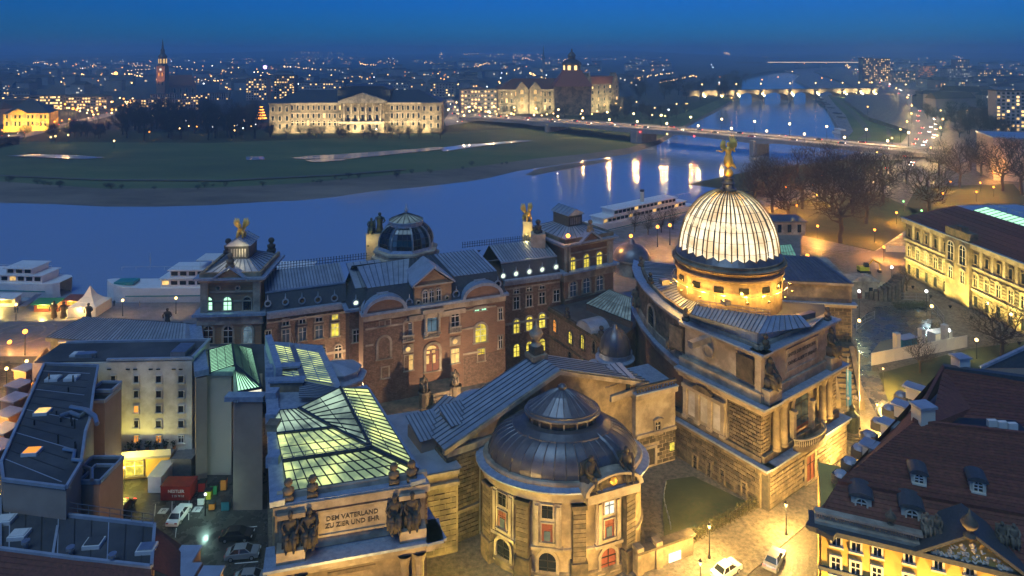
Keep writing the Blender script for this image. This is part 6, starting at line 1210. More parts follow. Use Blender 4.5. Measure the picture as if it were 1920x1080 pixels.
# ================================================================== exhibition building with the great pleated glass dome
lp_ = thing('dome_building', 'sandstone exhibition building crowned by a glowing pleated glass dome', 'museum', (38, 118, 0))
K = gz(1426.7, 757.8, 15.0); KL = gz(1280, 686.7, 15.0); KR = gz(1566.7, 682, 15.0)
fL, fR = Fac(KL, K), Fac(K, KR); ZL, ZA = 15.0, 22.3
deep = fR.p(fR.len, 0, -26); back = fL.p(0, 0, -fR.len)
ft = [(KL.x, KL.y), (K.x, K.y), (KR.x, KR.y), (KR.x + (KL.x - K.x) * 1.7, KR.y + (KL.y - K.y) * 1.7), (KL.x + (KR.x - K.x) * .9 + (KL.x - K.x) * .7, KL.y + (KR.y - K.y) * .9 + (KL.y - K.y) * .7)]
def inset(poly, d):
    c = Vector((sum(p[0] for p in poly) / len(poly), sum(p[1] for p in poly) / len(poly))); return [((p[0] - c.x) * (1 - d) + c.x, (p[1] - c.y) * (1 - d) + c.y) for p in poly]
MB().prism(inset(ft, .05), 0, ZL).build('main_wall', 'sandstone', lp_); MB().prism(inset(ft, .04), ZL, ZA - .6).build('attic_wall', 'pale_stone', lp_)
# plinth storey standing proud of the main wall
PZ = 6.2; fLp, fRp = Fac(fL.p(-2, 0, .3), fL.p(fL.len, 0, .3)), Fac(fR.p(0, 0, .3), fR.p(fR.len, 0, .3))
mb = MB(); fL.box(mb, -8, fL.len + .3, 0, PZ, -4, .6); mb.build('plinth_left', 'dark_stone', lp_); mb = MB(); fR.box(mb, -.3, fR.len + 1, 0, PZ, -4, 1.4); mb.build('plinth_right', 'black_stone', lp_)
BLK = fL.blocks(lp_, -6, fL.len + .2, .3, PZ - .7, 1.5, .62, .1, 'dark_stone', seed=41, skip=lambda u, z: False)
for o in BLK: o.location += Vector((fL.n.x * .62, fL.n.y * .62, 0))
for o in fR.blocks(lp_, 0, fR.len + .8, .3, PZ - .7, 1.6, .62, .1, 'sandstone', seed=42, skip=lambda u, z: 9 < u < 13 and z < 4): o.location += Vector((fR.n.x * 1.42, fR.n.y * 1.42, 0))
mb = MB(); fL.box(mb, -8, fL.len + 1.9, PZ - .1, PZ + .2, -1, 1.25); mb.build('plinth_ledge', 'lead_ledge', lp_); mb = MB(); fR.box(mb, -.2, fR.len + 1.5, PZ - .1, PZ + .2, -1, 2.0); mb.build('plinth_ledge', 'lead_ledge', lp_)
mb = MB(); fL.box(mb, -8, fL.len + 1.5, PZ - .7, PZ - .1, -1, .95); fR.box(mb, -.2, fR.len + 1.2, PZ - .7, PZ - .1, -1, 1.75); mb.build('plinth_cornice', 'sandstone', lp_)
for x, y in ((1304, 853), (1330, 866), (1355, 880), (1396, 905)): fL.win(lp_, x, y, y + 26, 7, 'rect', 'glass_dark', out=.64, fw=.22, sm='sandstone', bars='iron')
fR.winuz(lp_, 11, .4, 2.4, 4.0, 'plainrect', 'wood_red', out=1.44, fw=.4, sm='sandstone', bars='iron', name='doorway')
# base course of the upper storey
mb = MB(); fL.box(mb, -6, fL.len + .2, PZ + .2, PZ + 1.0, -1, .3); fR.box(mb, 0, fR.len, PZ + .2, PZ + 1.2, -1, .6); mb.build('base_course', 'dark_stone', lp_)
# left face: rough dark field near the corner, pale columned panel beyond
uD = fL.uz(1367, 800)[0]
fL.blocks(lp_, uD, fL.len + .05, PZ + 1.1, ZL - 1.4, 1.3, .58, .12, 'dark_stone', seed=51)
uP0, uP1 = fL.uz(1283, 740)[0], fL.uz(1364, 800)[0]
mb = MB(); fL.box(mb, uP0 - .2, uP1, PZ + .9, ZL - 1.4, -1, .12); mb.build('panel_field', 'pale_stone', lp_)
for k in range(4): u = lerp(uP0 + .5, uP1 - .6, k / 3); mb = MB(); fL.box(mb, u - .38, u + .38, PZ + 1.4, PZ + 5.9, .1, .5); fL.box(mb, u - .5, u + .5, PZ + .9, PZ + 1.4, .1, .65); mb.build('pilaster', 'pale_stone', lp_)
for k in range(3): u0, u1 = lerp(uP0 + .5, uP1 - .6, k / 3) + .55, lerp(uP0 + .5, uP1 - .6, (k + 1) / 3) - .55; mb = MB(); fL.box(mb, u0, u1, PZ + 1.6, PZ + 5.6, .1, .2); mb.build('blind_panel', 'plaster_white', lp_)
mb = MB(); fL.box(mb, uP0, uP1 - .1, PZ + 5.9, PZ + 6.5, .1, .75); mb.build('aedicule_entablature', 'pale_stone', lp_)
um = (uP0 + uP1) / 2; mb = MB(); fL.poly(mb, [(um + 1.9 * cos(pi * k / 8), PZ + 6.5 + 1.0 * sin(pi * k / 8)) for k in range(9)], .1, .9); mb.build('aedicule_pediment', 'dark_stone', lp_)
mb = MB(); fL.box(mb, uP0 + .3, uP1 - .6, PZ + 7.2, ZL - 1.7, .1, .22); mb.build('relief_panel', 'plaster_beige', lp_)
# main ledge and cornice
mb = MB(); fL.box(mb, -.5, fL.len + 1.7, ZL - .1, ZL + .2, -3, 1.55); mb.build('main_ledge', 'lead_ledge', lp_); mb = MB(); fR.box(mb, -.2, fR.len + 1.4, ZL - .1, ZL + .2, -3, 1.65); mb.build('main_ledge', 'lead_ledge', lp_)
mb = MB(); fL.box(mb, -.5, fL.len + 1.2, ZL - .7, ZL - .1, -1, 1.1); fL.box(mb, -.5, fL.len + .6, ZL - 1.4, ZL - .7, -1, .5); mb.build('main_cornice', 'pale_stone', lp_); mb = MB(); fR.box(mb, -.2, fR.len + 1.0, ZL - .7, ZL - .1, -1, 1.2); fR.box(mb, -.2, fR.len + .5, ZL - 1.5, ZL - .7, -1, .7); mb.build('main_cornice', 'pale_stone', lp_)
# attic mouldings
mb = MB(); fL.box(mb, -.5, fL.len + .4, ZA - .6, ZA - .1, -2, .3); fL.box(mb, -.5, fL.len + .2, ZL + .2, ZL + 1.6, -1, .35); mb.build('attic_moulding', 'pale_stone', lp_); mb = MB(); fR.box(mb, -.1, fR.len + .4, ZA - .6, ZA - .1, -2, .3); fR.box(mb, 0, fR.len + .2, ZL + .2, ZL + 1.6, -1, .35); mb.build('attic_moulding', 'pale_stone', lp_)
mb = MB(); fL.box(mb, -.5, fL.len + .7, ZA - .1, ZA + .15, -2, .6); mb.build('attic_ledge', 'lead_ledge', lp_); mb = MB(); fR.box(mb, -.1, fR.len + .7, ZA - .1, ZA + .15, -2, .65); mb.build('attic_ledge', 'lead_ledge', lp_)
mb = MB(); fL.box(mb, .3, fL.len - .6, ZA + .1, ZA + .75, -1.5, -.9); fR.box(mb, .6, fR.len - .2, ZA + .1, ZA + .75, -1.5, -.9); mb.build('attic_parapet', 'pale_stone', lp_)
for x0, x1, y0, y1, mt in ((1410, 1413, 658, 690, 'dark_stone'), (1380, 1413, 676, 706, 'dark_stone'), (1254, 1278, 622, 650, 'dark_stone')):
    u0, zb = fL.uz(x0, y1, .15); u1, zt_ = fL.uz(x1, y1 - 28, .15); mb = MB(); fL.box(mb, u0, u1, ZL + 2.4, ZA - 1.2, .0, .15); mb.build('attic_relief', mt, lp_)
u, z = fL.uz(1329, 657); fL.winuz(lp_, u, ZL + 3.6, 1.5, 1.5, 'round', 'pale_stone', fw=.3, bars=None, name='roundel', out=.1)
# inscription on the right face
uc = fR.len * .52; mb = MB()
for a, b, c, d in ((uc - 4.6, uc + 4.6, ZL + 6.0, ZL + 6.25), (uc - 4.6, uc + 4.6, ZL + 2.6, ZL + 2.85), (uc - 4.6, uc - 4.35, ZL + 2.85, ZL + 6.0), (uc + 4.35, uc + 4.6, ZL + 2.85, ZL + 6.0)): fR.box(mb, a, b, c, d, -.2, .15)
mb.build('inscription_frame', 'pale_stone', lp_)
mb = MB(); fR.box(mb, 0, fR.len, ZL + 1.6, ZA - .6, -1, 0); mb.build('attic_facing', 'pale_stone', lp_)
text('UNTER DER REGIERUNG', fR, uc, ZL + 5.15, .74, 'black_stone', lp_, .03, .03, bold=.01); text('KOENIG ALBERTS ERBAUT', fR, uc, ZL + 3.9, .74, 'black_stone', lp_, .03, .03, bold=.01)
for u, lab in ((1.8, 'dark stone trophy left of the attic inscription above the arched window'), (fR.len - 2.0, 'dark stone trophy right of the attic inscription above the arched window')):
    mb = MB(); fR.box(mb, u - 1.6, u + 1.6, ZL + .2, ZL + 2.2, -.5, 1.3); mb.build('trophy_pedestal', 'pale_stone', lp_); statue('sit', 'black_stone', fR.p(u, ZL + 2.2, .65), 4.2, fR.ang, lab, 'stone_trophy')
for u, f_, lab in ((2.2, fR, 'carved head on the roof edge above the left stone trophy'), (fR.len - 1.5, fR, 'carved head on the roof edge above the right stone trophy'), (.2, fL, 'carved head on the roof edge where the curved apse begins')): statue('bust', 'dark_stone', f_.p(u, ZA + .15, -.6), 2.1, f_.ang, lab, 'stone_bust')
# right face: dark end bays, columns, great arched window with balcony
for u0, u1 in ((0, 2.4), (fR.len - 2.6, fR.len + .1)): fR.blocks(lp_, u0, u1, PZ + 1.2, ZL - 1.5, 1.2, .58, .1, 'sandstone', seed=int(61 + u0))
for u in (3.2, 5.2, fR.len - 5.2, fR.len - 3.2): MB().lathe(fR.p(u, PZ + 1.2, .55), [(.68, 0), (.68, .3), (.58, .5), (.52, 5.9), (.60, 6.1), (.75, 6.9), (.78, 7.3)], 14).build('column', 'sandstone', lp_)
fR.winuz(lp_, fR.len * .5, PZ + 1.0, 4.2, 6.9, 'arch', 'glass_blue', fw=.6, bars='iron', out=.05)
mb = MB(); fR.box(mb, fR.len * .5 - 2.0, fR.len * .5 + 2.0, PZ + 1.0, PZ + 2.3, .09, .14); mb.build('window_panel', 'wood_red', lp_)
for u in (fR.len * .5 - 2.7, fR.len * .5 + 2.7): mb = MB(); fR.box(mb, u - .35, u + .35, PZ + 1.0, PZ + 5.0, 0, .7); fR.box(mb, u - .5, u + .5, PZ + 5.0, PZ + 5.5, 0, .9); mb.build('window_pilaster', 'pale_stone', lp_)
mb = MB(); n_ = 14; uc = fR.len * .5
mb.v += [tuple(fR.p(uc + 4.2 * cos(pi * k / n_), PZ + .9, 1.2 + 1.9 * sin(pi * k / n_))) for k in range(n_ + 1)] + [tuple(fR.p(uc + 4.2 * cos(pi * k / n_), PZ + .1, 1.2 + 1.9 * sin(pi * k / n_))) for k in range(n_ + 1)]
mb.f += [tuple(range(n_ + 1))] + [(i, n_ + 1 + i, n_ + 2 + i, i + 1) for i in range(n_)]; mb.build('balcony_floor', 'sandstone', lp_)
for k in range(n_): p0, p1 = fR.p(uc + 4.1 * cos(pi * k / n_), PZ + 1.9, 1.2 + 1.8 * sin(pi * k / n_)), fR.p(uc + 4.1 * cos(pi * (k + 1) / n_), PZ + 1.9, 1.2 + 1.8 * sin(pi * (k + 1) / n_)); MB().bar(p0, p1, .28, .2).build('balcony_rail', 'pale_stone', lp_); inst('baluster', CACHE[('bal',)], p0 - Vector((0, 0, 1.0)), 0, lp_); inst('baluster', CACHE[('bal',)], lerp(p0, p1, .5) - Vector((0, 0, 1.0)), 0, lp_)
# seamed roof rising to the drum
RZ2 = 25.6; r = lambda f_, u, z, o: f_.p(u, z, o)
dcx = Vector((38.7, 124.0)); 
e0, e1, e2 = fL.p(0, ZA + .5, -1.4), fR.p(1.4, ZA + .5, -1.4), fR.p(fR.len, ZA + .5, -1.4)
t0, t1, t2 = gz(1296, 590, 24.9), gz(1422, 626, 24.6), gz(1522, 612, 23.6)
roof_panels(lp_, e0, e1, t1, t0, 22); roof_panels(lp_, e1, e2, t2, t1, 16)
s0, s1 = gz(1305, 573, 25.6), gz(1440, 592, 25.6); roof_panels(lp_, t0 + Vector((0, 0, .1)), t1 + Vector((0, 0, .1)), s1, s0, 18); roof_panels(lp_, t1, t2, gz(1500, 590, 24.6), s1, 8)
MB().prism([(p.x, p.y) for p in (fL.p(0, 0, -1.2), fR.p(1.2, 0, -1.2), fR.p(fR.len, 0, -1.2), gz(1545, 575, 22), gz(1300, 560, 22))], 18, 22.4).build('roof_deck', 'roof_felt', lp_)
for k in range(12):
    q = lerp(s0, s1, k / 11) - Vector((0, .8, 0)); MB().bar(q, q + Vector((0, 0, 1.2)), .07, .07).build('rail_post', 'galvanised', lp_)
for zz in (.6, 1.15): MB().bar(s0 + Vector((0, -.8, zz)), s1 + Vector((0, -.8, zz)), .07, .07).build('rail', 'galvanised', lp_)
MB().box(gz(1312, 640, 23.0), (4.2, 1.0, .9), fL.ang + pi / 2).build('roof_hatch', 'metal_grey', lp_); MB().box(gz(1361, 567, 25.9), (1.2, 1.2, .6), .5).build('roof_hatch', 'metal_grey', lp_); MB().box(gz(1245, 528, 25.2), (1.4, 1.4, .9), .3).build('roof_hatch', 'metal_grey', lp_); MB().box(gz(1510, 592, 23.6), (3.6, 1.0, .9), .45).build('roof_hatch', 'copper_brown', lp_)
# curved apse to the left
ax = KL + (Vector((KL.x - K.x, KL.y - K.y, 0)).normalized() * 1.0); 
ap = [gz(x, y, ZL) for x, y in ((1281, 687), (1258, 670), (1228, 643), (1203, 612), (1190, 588), (1185, 570), (1188, 552))]
ac_ = Vector((41, 131)); 
def apse(name, mat, scale, z0, z1, flip=False): 
    P = [(ac_.x + (p.x - ac_.x) * scale, ac_.y + (p.y - ac_.y) * scale) for p in ap]; mb = MB(); n_ = len(P); mb.add([(x, y, z0) for x, y in P] + [(x, y, z1) for x, y in P], [(i, i + 1, n_ + i + 1, n_ + i) for i in range(n_ - 1)]); return mb.build(name, mat, lp_)
def apse_ring(name, mat, s0, s1, z0, z1):
    mb = MB(); n_ = len(ap)
    for s, z in ((s0, z0), (s0, z1), (s1, z1), (s1, z0)): mb.v += [(ac_.x + (p.x - ac_.x) * s, ac_.y + (p.y - ac_.y) * s, z) for p in ap]
    for j in range(4):
        for i in range(n_ - 1): mb.f.append((j * n_ + i, j * n_ + i + 1, ((j + 1) % 4) * n_ + i + 1, ((j + 1) % 4) * n_ + i))
    return mb.build(name, mat, lp_)
apse('apse_wall', 'brick_red', .955, 0, ZL); apse('apse_attic', 'dark_stone', .95, ZL, ZA - .6)
apse_ring('apse_ledge', 'lead_ledge', .9, 1.02, ZL - .1, ZL + .2); apse_ring('apse_cornice', 'pale_stone', .9, .99, ZL - 1.3, ZL - .1); apse_ring('apse_moulding', 'pale_stone', .9, .97, ZL + .2, ZL + 1.5); apse_ring('apse_top', 'pale_stone', .88, .975, ZA - .7, ZA - .1); apse_ring('apse_top_ledge', 'lead_ledge', .88, 1.0, ZA - .1, ZA + .15)
apse_ring('apse_parapet', 'sandstone', .87, .90, ZA + .1, ZA + .8)
for i in range(len(ap) - 1):
    p0, p1 = [Vector((ac_.x + (p.x - ac_.x) * .9, ac_.y + (p.y - ac_.y) * .9, ZA + .4)) for p in (ap[i], ap[i + 1])]; q0, q1 = [Vector((dcx.x + (p.x - dcx.x) * .42, dcx.y + (p.y - dcx.y) * .42, 25.4)) for p in (ap[i], ap[i + 1])]
    roof_panels(lp_, p0, p1, q1, q0, 5)
fa_ = Fac((ac_.x + (ap[3].x - ac_.x) * .955, ac_.y + (ap[3].y - ac_.y) * .955), (ac_.x + (ap[2].x - ac_.x) * .955, ac_.y + (ap[2].y - ac_.y) * .955)); fa_.winuz(lp_, fa_.len * .5, ZL + .5, 3.4, 4.6, 'arch', 'glass_dark', fw=.45, bars='iron', out=.05)
for i, lab in ((4, 'carved dark group on the apse attic left of its arched window'), (1, 'carved dark group on the apse attic right of its arched window')): p = ap[i]; statue('sit', 'dark_stone', (ac_.x + (p.x - ac_.x) * .975, ac_.y + (p.y - ac_.y) * .975, ZL + 1.5), 3.8, -1.0 + .2 * i, lab, 'stone_trophy')
for i, lab in ((5, 'small carved head at the far end of the apse parapet'), (3, 'small carved head above the apse window')): p = ap[i]; statue('bust', 'dark_stone', (ac_.x + (p.x - ac_.x) * .9, ac_.y + (p.y - ac_.y) * .9, ZA + .8), 2.0, -1.0, lab, 'stone_bust')
# ---- drum
DR = 9.0; dz = 24.6
MB().lathe((dcx.x, dcx.y, 0), [(DR, dz - 3), (DR, 28.2), (DR + .35, 28.4), (DR + .35, 28.7), (DR, 28.9), (DR + .1, 29.6), (DR + .75, 29.9), (DR + .75, 30.2), (DR + .2, 30.4), (DR + .3, 30.9), (DR - .3, 31.1)], 56).build('drum', 'sandstone', lp_)
MB().lathe((dcx.x, dcx.y, 0), [(DR + .85, 29.95), (DR + .85, 30.15)], 56).build('drum_band', 'bar_dark', lp_)
for k in range(14): a = 2 * pi * k / 14 + .2; inst('drum_window', cached(('dw',), lambda: MB().box((0, 0, 0), (1.6, .12, 1.0)).mesh('drum_window', 'glass_dark')), (dcx.x + (DR + .03) * cos(a), dcx.y + (DR + .03) * sin(a), 27.0), a + pi / 2, lp_)
for k in range(24):
    a0, a1 = 2 * pi * k / 24, 2 * pi * (k + 1) / 24
    if k % 2 == 0: MB().bar((dcx.x + 9.9 * cos(a0), dcx.y + 9.9 * sin(a0), 25.2), (dcx.x + 9.9 * cos(a0), dcx.y + 9.9 * sin(a0), 26.4), .07, .07).build('rail_post', 'galvanised', lp_)
    MB().bar((dcx.x + 9.9 * cos(a0), dcx.y + 9.9 * sin(a0), 26.4), (dcx.x + 9.9 * cos(a1), dcx.y + 9.9 * sin(a1), 26.4), .06, .06).build('rail', 'galvanised', lp_)
# ---- pleated glass dome
NG, NR = 26, 9; R0_, zs, Hd = 8.35, 31.0, 11.2
def dp(t, fold): a = t * radians(84); r_ = R0_ * cos(a) ** .92; return r_ * (1.0 + (.035 if fold else -.02)), zs + Hd * sin(a)
for k in range(NG):
    am = 2 * pi * (k + .5) / NG; a0, a1 = 2 * pi * k / NG, 2 * pi * (k + 1) / NG
    P = lambda t, a, fd: (dcx.x + dp(t, fd)[0] * cos(a), dcx.y + dp(t, fd)[0] * sin(a), dp(t, fd)[1])
    for j in range(NR):
        t0_, t1_ = j / NR, (j + 1) / NR; lo = t0_ + (.075 if j == 0 else 0)
        MB().add([P(lo, a0, 0), P(t0_, am, 1), P(lo, a1, 0), P(t1_, a1, 0), P(t1_, am, 1), P(t1_, a0, 0)], [(0, 1, 4, 5), (1, 2, 3, 4)]).build('dome_pane', 'dome_glass', lp_)
    MB().tube([P(j / NR, am, 1) for j in range(NR + 1)], [.13] * NR + [.07], 4).build('dome_rib', 'gold_rib', lp_); MB().tube([P(max(.075, j / NR), a0, 0) for j in range(NR + 1)], [.17] * NR + [.09], 4).build('dome_rib', 'bar_dark', lp_)
    for j in range(1, NR): MB().tube([P(j / NR, a0, 0), P(j / NR, am, 1), P(j / NR, a1, 0)], .045, 3).build('glazing_bar', 'bar_dark', lp_)
MB().lathe((dcx.x, dcx.y, 0), [(9.2, 30.9), (8.9, 31.3), (8.3, 31.9), (8.0, 32.2)], 52).build('dome_skirt', 'copper_brown', lp_)
zt_ = zs + Hd * sin(radians(84)) - .1
MB().lathe((dcx.x, dcx.y, zt_), [(1.5, -.1), (1.5, .3), (1.1, .5), (.95, 1.1), (1.2, 1.3), (.8, 1.6), (.8, 2.0), (1.0, 2.2), (.5, 2.5)], 14).build('dome_cap', 'copper_brown', lp_)
MB().ball((dcx.x, dcx.y, zt_ + 3.15), .82, 10).build('gilded_ball', 'gold', lp_, True)
statue('angel', 'gold', (dcx.x, dcx.y, zt_ + 3.9), 5.6, .1, 'gilded winged angel on the ball atop the glass dome')
# flood lamps on the roof around the drum
for k in range(9):
    a = radians(185 + k * 21); p = Vector((dcx.x + 10.6 * cos(a), dcx.y + 10.6 * sin(a), 25.5)); t = thing('floodlight', 'small floodlight on the roof round the foot of the dome drum', 'floodlight', p, 'floodlights round the dome drum'); MB().box(p + Vector((0, 0, .15)), (.35, .35, .3)).build('lamp_head', 'iron', t); light(t, p + Vector((0, 0, .6)), 380, (1, .50, .07), .2)
q = thing('floodlight', 'added light brightening the gilded dome angel', 'floodlight', (dcx.x - 1.2, dcx.y - 1.6, zt_ + 1)); MB().box((dcx.x - 1.2, dcx.y - 1.4, zt_ + .6), (.3, .3, .3)).build('lamp_head', 'iron', q); light(q, (dcx.x - 1.8, dcx.y - 3.4, zt_ + 2.6), 130, (1, .66, .14), .2)  # added to brighten the angel, its light hangs in front of the figure
# ---- rear wing right of the drum
rw = thing('rear_wing', 'bare ashlar rear wing with broad cornice right of the dome drum', 'wing', gz(1560, 640)); rA, rB = gz(1458, 545, 18.5), gz(1597, 552, 18.5); frw = Fac(rA, rB)
mb = MB(); frw.box(mb, 0, frw.len, 0, 20.5, -18, 0); mb.build('wall', 'sandstone', rw); frw.blocks(rw, frw.len * .55, frw.len - .1, 3, 15.6, 1.5, .68, .1, 'dark_stone', seed=71)
mb = MB(); frw.box(mb, -.2, frw.len + .7, 16.0, 16.5, -18, .7); frw.box(mb, -.2, frw.len + .3, 20.2, 20.7, -18, .4); mb.build('cornice', 'pale_stone', rw); mb = MB(); frw.box(mb, -.3, frw.len + .9, 16.5, 16.7, -1, .9); mb.build('ledge', 'lead_ledge', rw)
roof_panels(rw, frw.p(-.2, 20.8, .3), frw.p(frw.len + .3, 20.8, .3), frw.p(frw.len * .8, 21.8, -14), frw.p(-.2, 21.8, -14), 16, 'copper_brown')
# monumental stair at the right rear with its dark opening
mb = MB(); frw.box(mb, frw.len * .6, frw.len, 0, 9, 0, 3); mb.build('stair_block', 'dark_stone', rw)
for k in range(10): mb = MB(); frw.box(mb, frw.len * .66, frw.len * .9, 0, 8.2 - .75 * k, 3 + .55 * k, 3.55 + .55 * k); mb.build('stair_step', 'dark_stone', rw)
for uu in (.60, .90): mb = MB(); mb.hexa([frw.p(frw.len * uu, 0, 9), frw.p(frw.len * uu + .9, 0, 9), frw.p(frw.len * uu + .9, 0, 3), frw.p(frw.len * uu, 0, 3), frw.p(frw.len * uu, 1.6, 9), frw.p(frw.len * uu + .9, 1.6, 9), frw.p(frw.len * uu + .9, 9.4, 3), frw.p(frw.len * uu, 9.4, 3)]); mb.build('stair_cheek', 'sandstone', rw)
# round steps and tall flagpoles with lamps at the stair foot
q = gz(1598, 815); st = thing('stair_lamp', 'ornate lamp standard on round steps below the rear stair', 'lamp standard', q)
for k in range(4): MB().lathe(q + Vector((0, 0, .17 * k)), [(2.4 - .4 * k, 0), (2.4 - .4 * k, .17), (.1, .17)], 20).build('round_step', 'dark_stone', st)
MB().lathe(q + Vector((0, 0, .68)), [(1.0, 0), (1.0, 2.6), (1.2, 2.8), (.6, 3.2), (.35, 3.6), (.5, 4.2), (.2, 4.6)], 12).build('pedestal', 'bronze', st); MB().tube([q + Vector((0, 0, 4.6)), q + Vector((0, 0, 7.0))], .09, 6).build('post', 'bronze', st)
for dx in (-.7, .7): MB().ball(q + Vector((dx, 0, 6.4)), .28, 6).build('globe', 'cream_paint', st)
for x, lab in ((1590, 'left slim flagpole beside the rear stair'), (1611, 'right slim flagpole beside the rear stair')):
    q = gz(x, 805 if x == 1611 else 812); t = thing('flagpole', lab, 'flagpole', q); MB().tube([q, q + Vector((0, 0, 13.5))], [.12, .06], 6).build('pole', 'galvanised', t); MB().lathe(q, [(.3, 0), (.3, .4), (.12, .6)], 8).build('foot', 'iron', t)
    if x == 1590: MB().box(q + Vector((.1, -.1, 7.8)), (.1, 1.0, 6.4), .4).build('banner', 'teal_glass', t)
# ================================================================== yellow palace with mansard roof
yp = thing('yellow_palace', 'ornate yellow palace with red mansard roof and balustraded cornice', 'palace', (45, 78, 0))
YZ = 16.0; yA, yB = gz(1533, 982, YZ), gz(1925, 1074, YZ); fy = Fac(yA, yB); yE = gz(1790, 700, YZ); fys = Fac(yE, yA)
mb = MB(); fy.box(mb, .4, fy.len + 6, 0, YZ - .4, -13, 0); mb.build('front_wall', 'plaster_yellow', yp); MB().prism([(yA.x + .6, yA.y + 1.0), (yA.x + 11, yA.y + 1.5), (yE.x + 8, yE.y - 6), (yE.x, yE.y)], 0, YZ - .4).build('side_wall', 'plaster_yellow', yp)
mb = MB(); fy.box(mb, -.9, fy.len + 6, YZ - .4, YZ + .1, -2, .9); mb.build('cornice', 'slate', yp); mb = MB(); fys.box(mb, 0, fys.len + .9, YZ - .45, YZ + .05, -2, .9); mb.build('side_cornice', 'slate', yp)
mb = MB(); fy.box(mb, -.3, fy.len * .53, YZ + .1, YZ + .45, -.9, .2); fy.box(mb, -.3, fy.len * .53, YZ + 1.1, YZ + 1.35, -.8, .1); mb.build('balustrade', 'pale_stone', yp)
for i in range(44): inst('baluster', CACHE[('bal',)], fy.p(i * fy.len * .52 / 44, YZ + .4, -.3), 0, yp)
mb = MB(); fy.box(mb, 0, fy.len + 6, 11.3, 11.7, 0, .3); mb.build('string_course', 'slate', yp)
for x, y in ((1568, 1009), (1605, 1020), (1645, 1029), (1704, 1041), (1759, 1054), (1818, 1064), (1879, 1074)): fy.win(yp, x, y - 12, y + 13, 15, 'rect', 'glass_dark', fw=.2, sm='cream_paint')
for x, y in ((1567, 1058), (1604, 1068), (1644, 1078), (1703, 1092)): fy.win(yp, x, y - 15, y + 17, 16, 'rect', 'glass_dark', fw=.22, sm='cream_paint')
ua, _ = fy.uz(1722, 1030); ub, _ = fy.uz(1922, 1062); um = (ua + ub) / 2
mb = MB(); fy.poly(mb, [(ua, YZ - .3), (ub, YZ - .3), (um, YZ + 2.6)], -.3, .45); mb.build('tympanum', 'plaster_yellow', yp)
for a, b in (((ua - .5, YZ - .3), (um, YZ + 2.9)), ((um, YZ + 2.9), (ub + .5, YZ - .3))): MB().hexa([fy.p(a[0], a[1], 1.0), fy.p(b[0], b[1], 1.0), fy.p(b[0], b[1], -4), fy.p(a[0], a[1], -4), fy.p(a[0], a[1] + .35, 1.0), fy.p(b[0], b[1] + .35, 1.0), fy.p(b[0], b[1] + .35, -4), fy.p(a[0], a[1] + .35, -4)]).build('pediment_roof', 'slate', yp)
rr_ = random.Random(8); mb = MB()
for k in range(70):
    s_ = rr_.uniform(-1, 1); u = um + s_ * (ub - ua) * .36; z = YZ + .1 + rr_.random() * 1.9 * (1 - abs(s_)); a = rr_.uniform(0, 6.28); mb.tube([fy.p(u, z, .46), fy.p(u + .3 * cos(a), z + .25 * sin(a), .62), fy.p(u + .45 * cos(a + .8), z + .35 * sin(a + .8), .48)], [.10, .13, .05], 5)
mb.build('tympanum_relief', 'cream_paint', yp)
# roof: lower slope, upper slope, side wing
b0, b1 = gz(1571, 905, 18.4), gz(1925, 968, 18.4); e0, e1 = fy.p(-.2, YZ + .2, -.6), fy.p(fy.len + 1, YZ + .2, -.6); r0, r1 = gz(1714, 791, 21.8), gz(1930, 816, 21.8)
def tiled(parent, a, b, c, d, nu, nv, mat, name='tile_course', alt=None):
    a, b, c, d = (Vector(q) for q in (a, b, c, d)); MB().quad(a, b, c, d).build('roof_slope', mat, parent)
    for j in range(nv):
        p0, p1 = lerp(a, d, j / nv), lerp(b, c, j / nv); q0, q1 = lerp(a, d, (j + 1.02) / nv), lerp(b, c, (j + 1.02) / nv); up = Vector((0, 0, .09))
        MB().add([p0 + up, p1 + up, q1 + up * .2, q0 + up * .2, p0, p1], [(0, 1, 2, 3), (4, 5, 1, 0)]).build(name, mat, parent)
tiled(yp, e0, e1, b1, b0, 1, 9, 'roof_tile_dark'); tiled(yp, b0, b1, r1, r0, 1, 26, 'roof_tile_dark')
s0 = gz(1795, 698, 16.6); s1 = gz(1769, 689, 21.8)
tiled(yp, s0, fys.p(fys.len, YZ + .2, .2), b0, lerp(b0, s1, .93), 1, 4, 'roof_tile'); tiled(yp, gz(1781, 700, 18.0), b0, r0, s1, 1, 22, 'roof_tile_dark')
m0, m1 = gz(1800, 790, 20.0), gz(1870, 745, 19.6); tiled(yp, gz(1745, 796, 21.7), m0, m1, s1, 1, 12, 'roof_tile_dark'); tiled(yp, m0, gz(1930, 800, 20.0), gz(1930, 712, 21.6), s1, 1, 16, 'roof_tile_dark')
MB().bar(b0 + Vector((0, 0, .15)), b1 + Vector((0, 0, .15)), .4, .35).build('roof_break', 'roof_tile', yp); MB().bar(r0 + Vector((0, 0, .12)), r1 + Vector((0, 0, .12)), .4, .4).build('ridge', 'roof_tile', yp); MB().bar(r0 + Vector((0, 0, .12)), s1 + Vector((0, 0, .12)), .4, .4).build('ridge', 'roof_tile', yp); MB().bar(s1, gz(1930, 711, 21.8), .9, .7).build('rear_ridge', 'slate', yp)
for x, y in ((1830, 798),): q = gz(x + 20, y + 6, 20.2); mb = MB(); mb.box(q, (9, 4, .5), -.1); mb.build('roof_pit', 'iron', yp)
for k in range(3): q = gz(1860 + k * 19, 793 + k * 3, 20.9); MB().box(q, (1.1, .5, .8)).build('air_unit', 'white_paint', yp)
q = gz(1731, 792, 21.6); MB().box(q + Vector((0, 0, .9)), (2.0, 1.6, 2.2), .2).build('chimney', 'cream_paint', yp); MB().box(q + Vector((0, 0, 2.1)), (2.4, 2.0, .3), .2).build('chimney_cap', 'lead', yp)
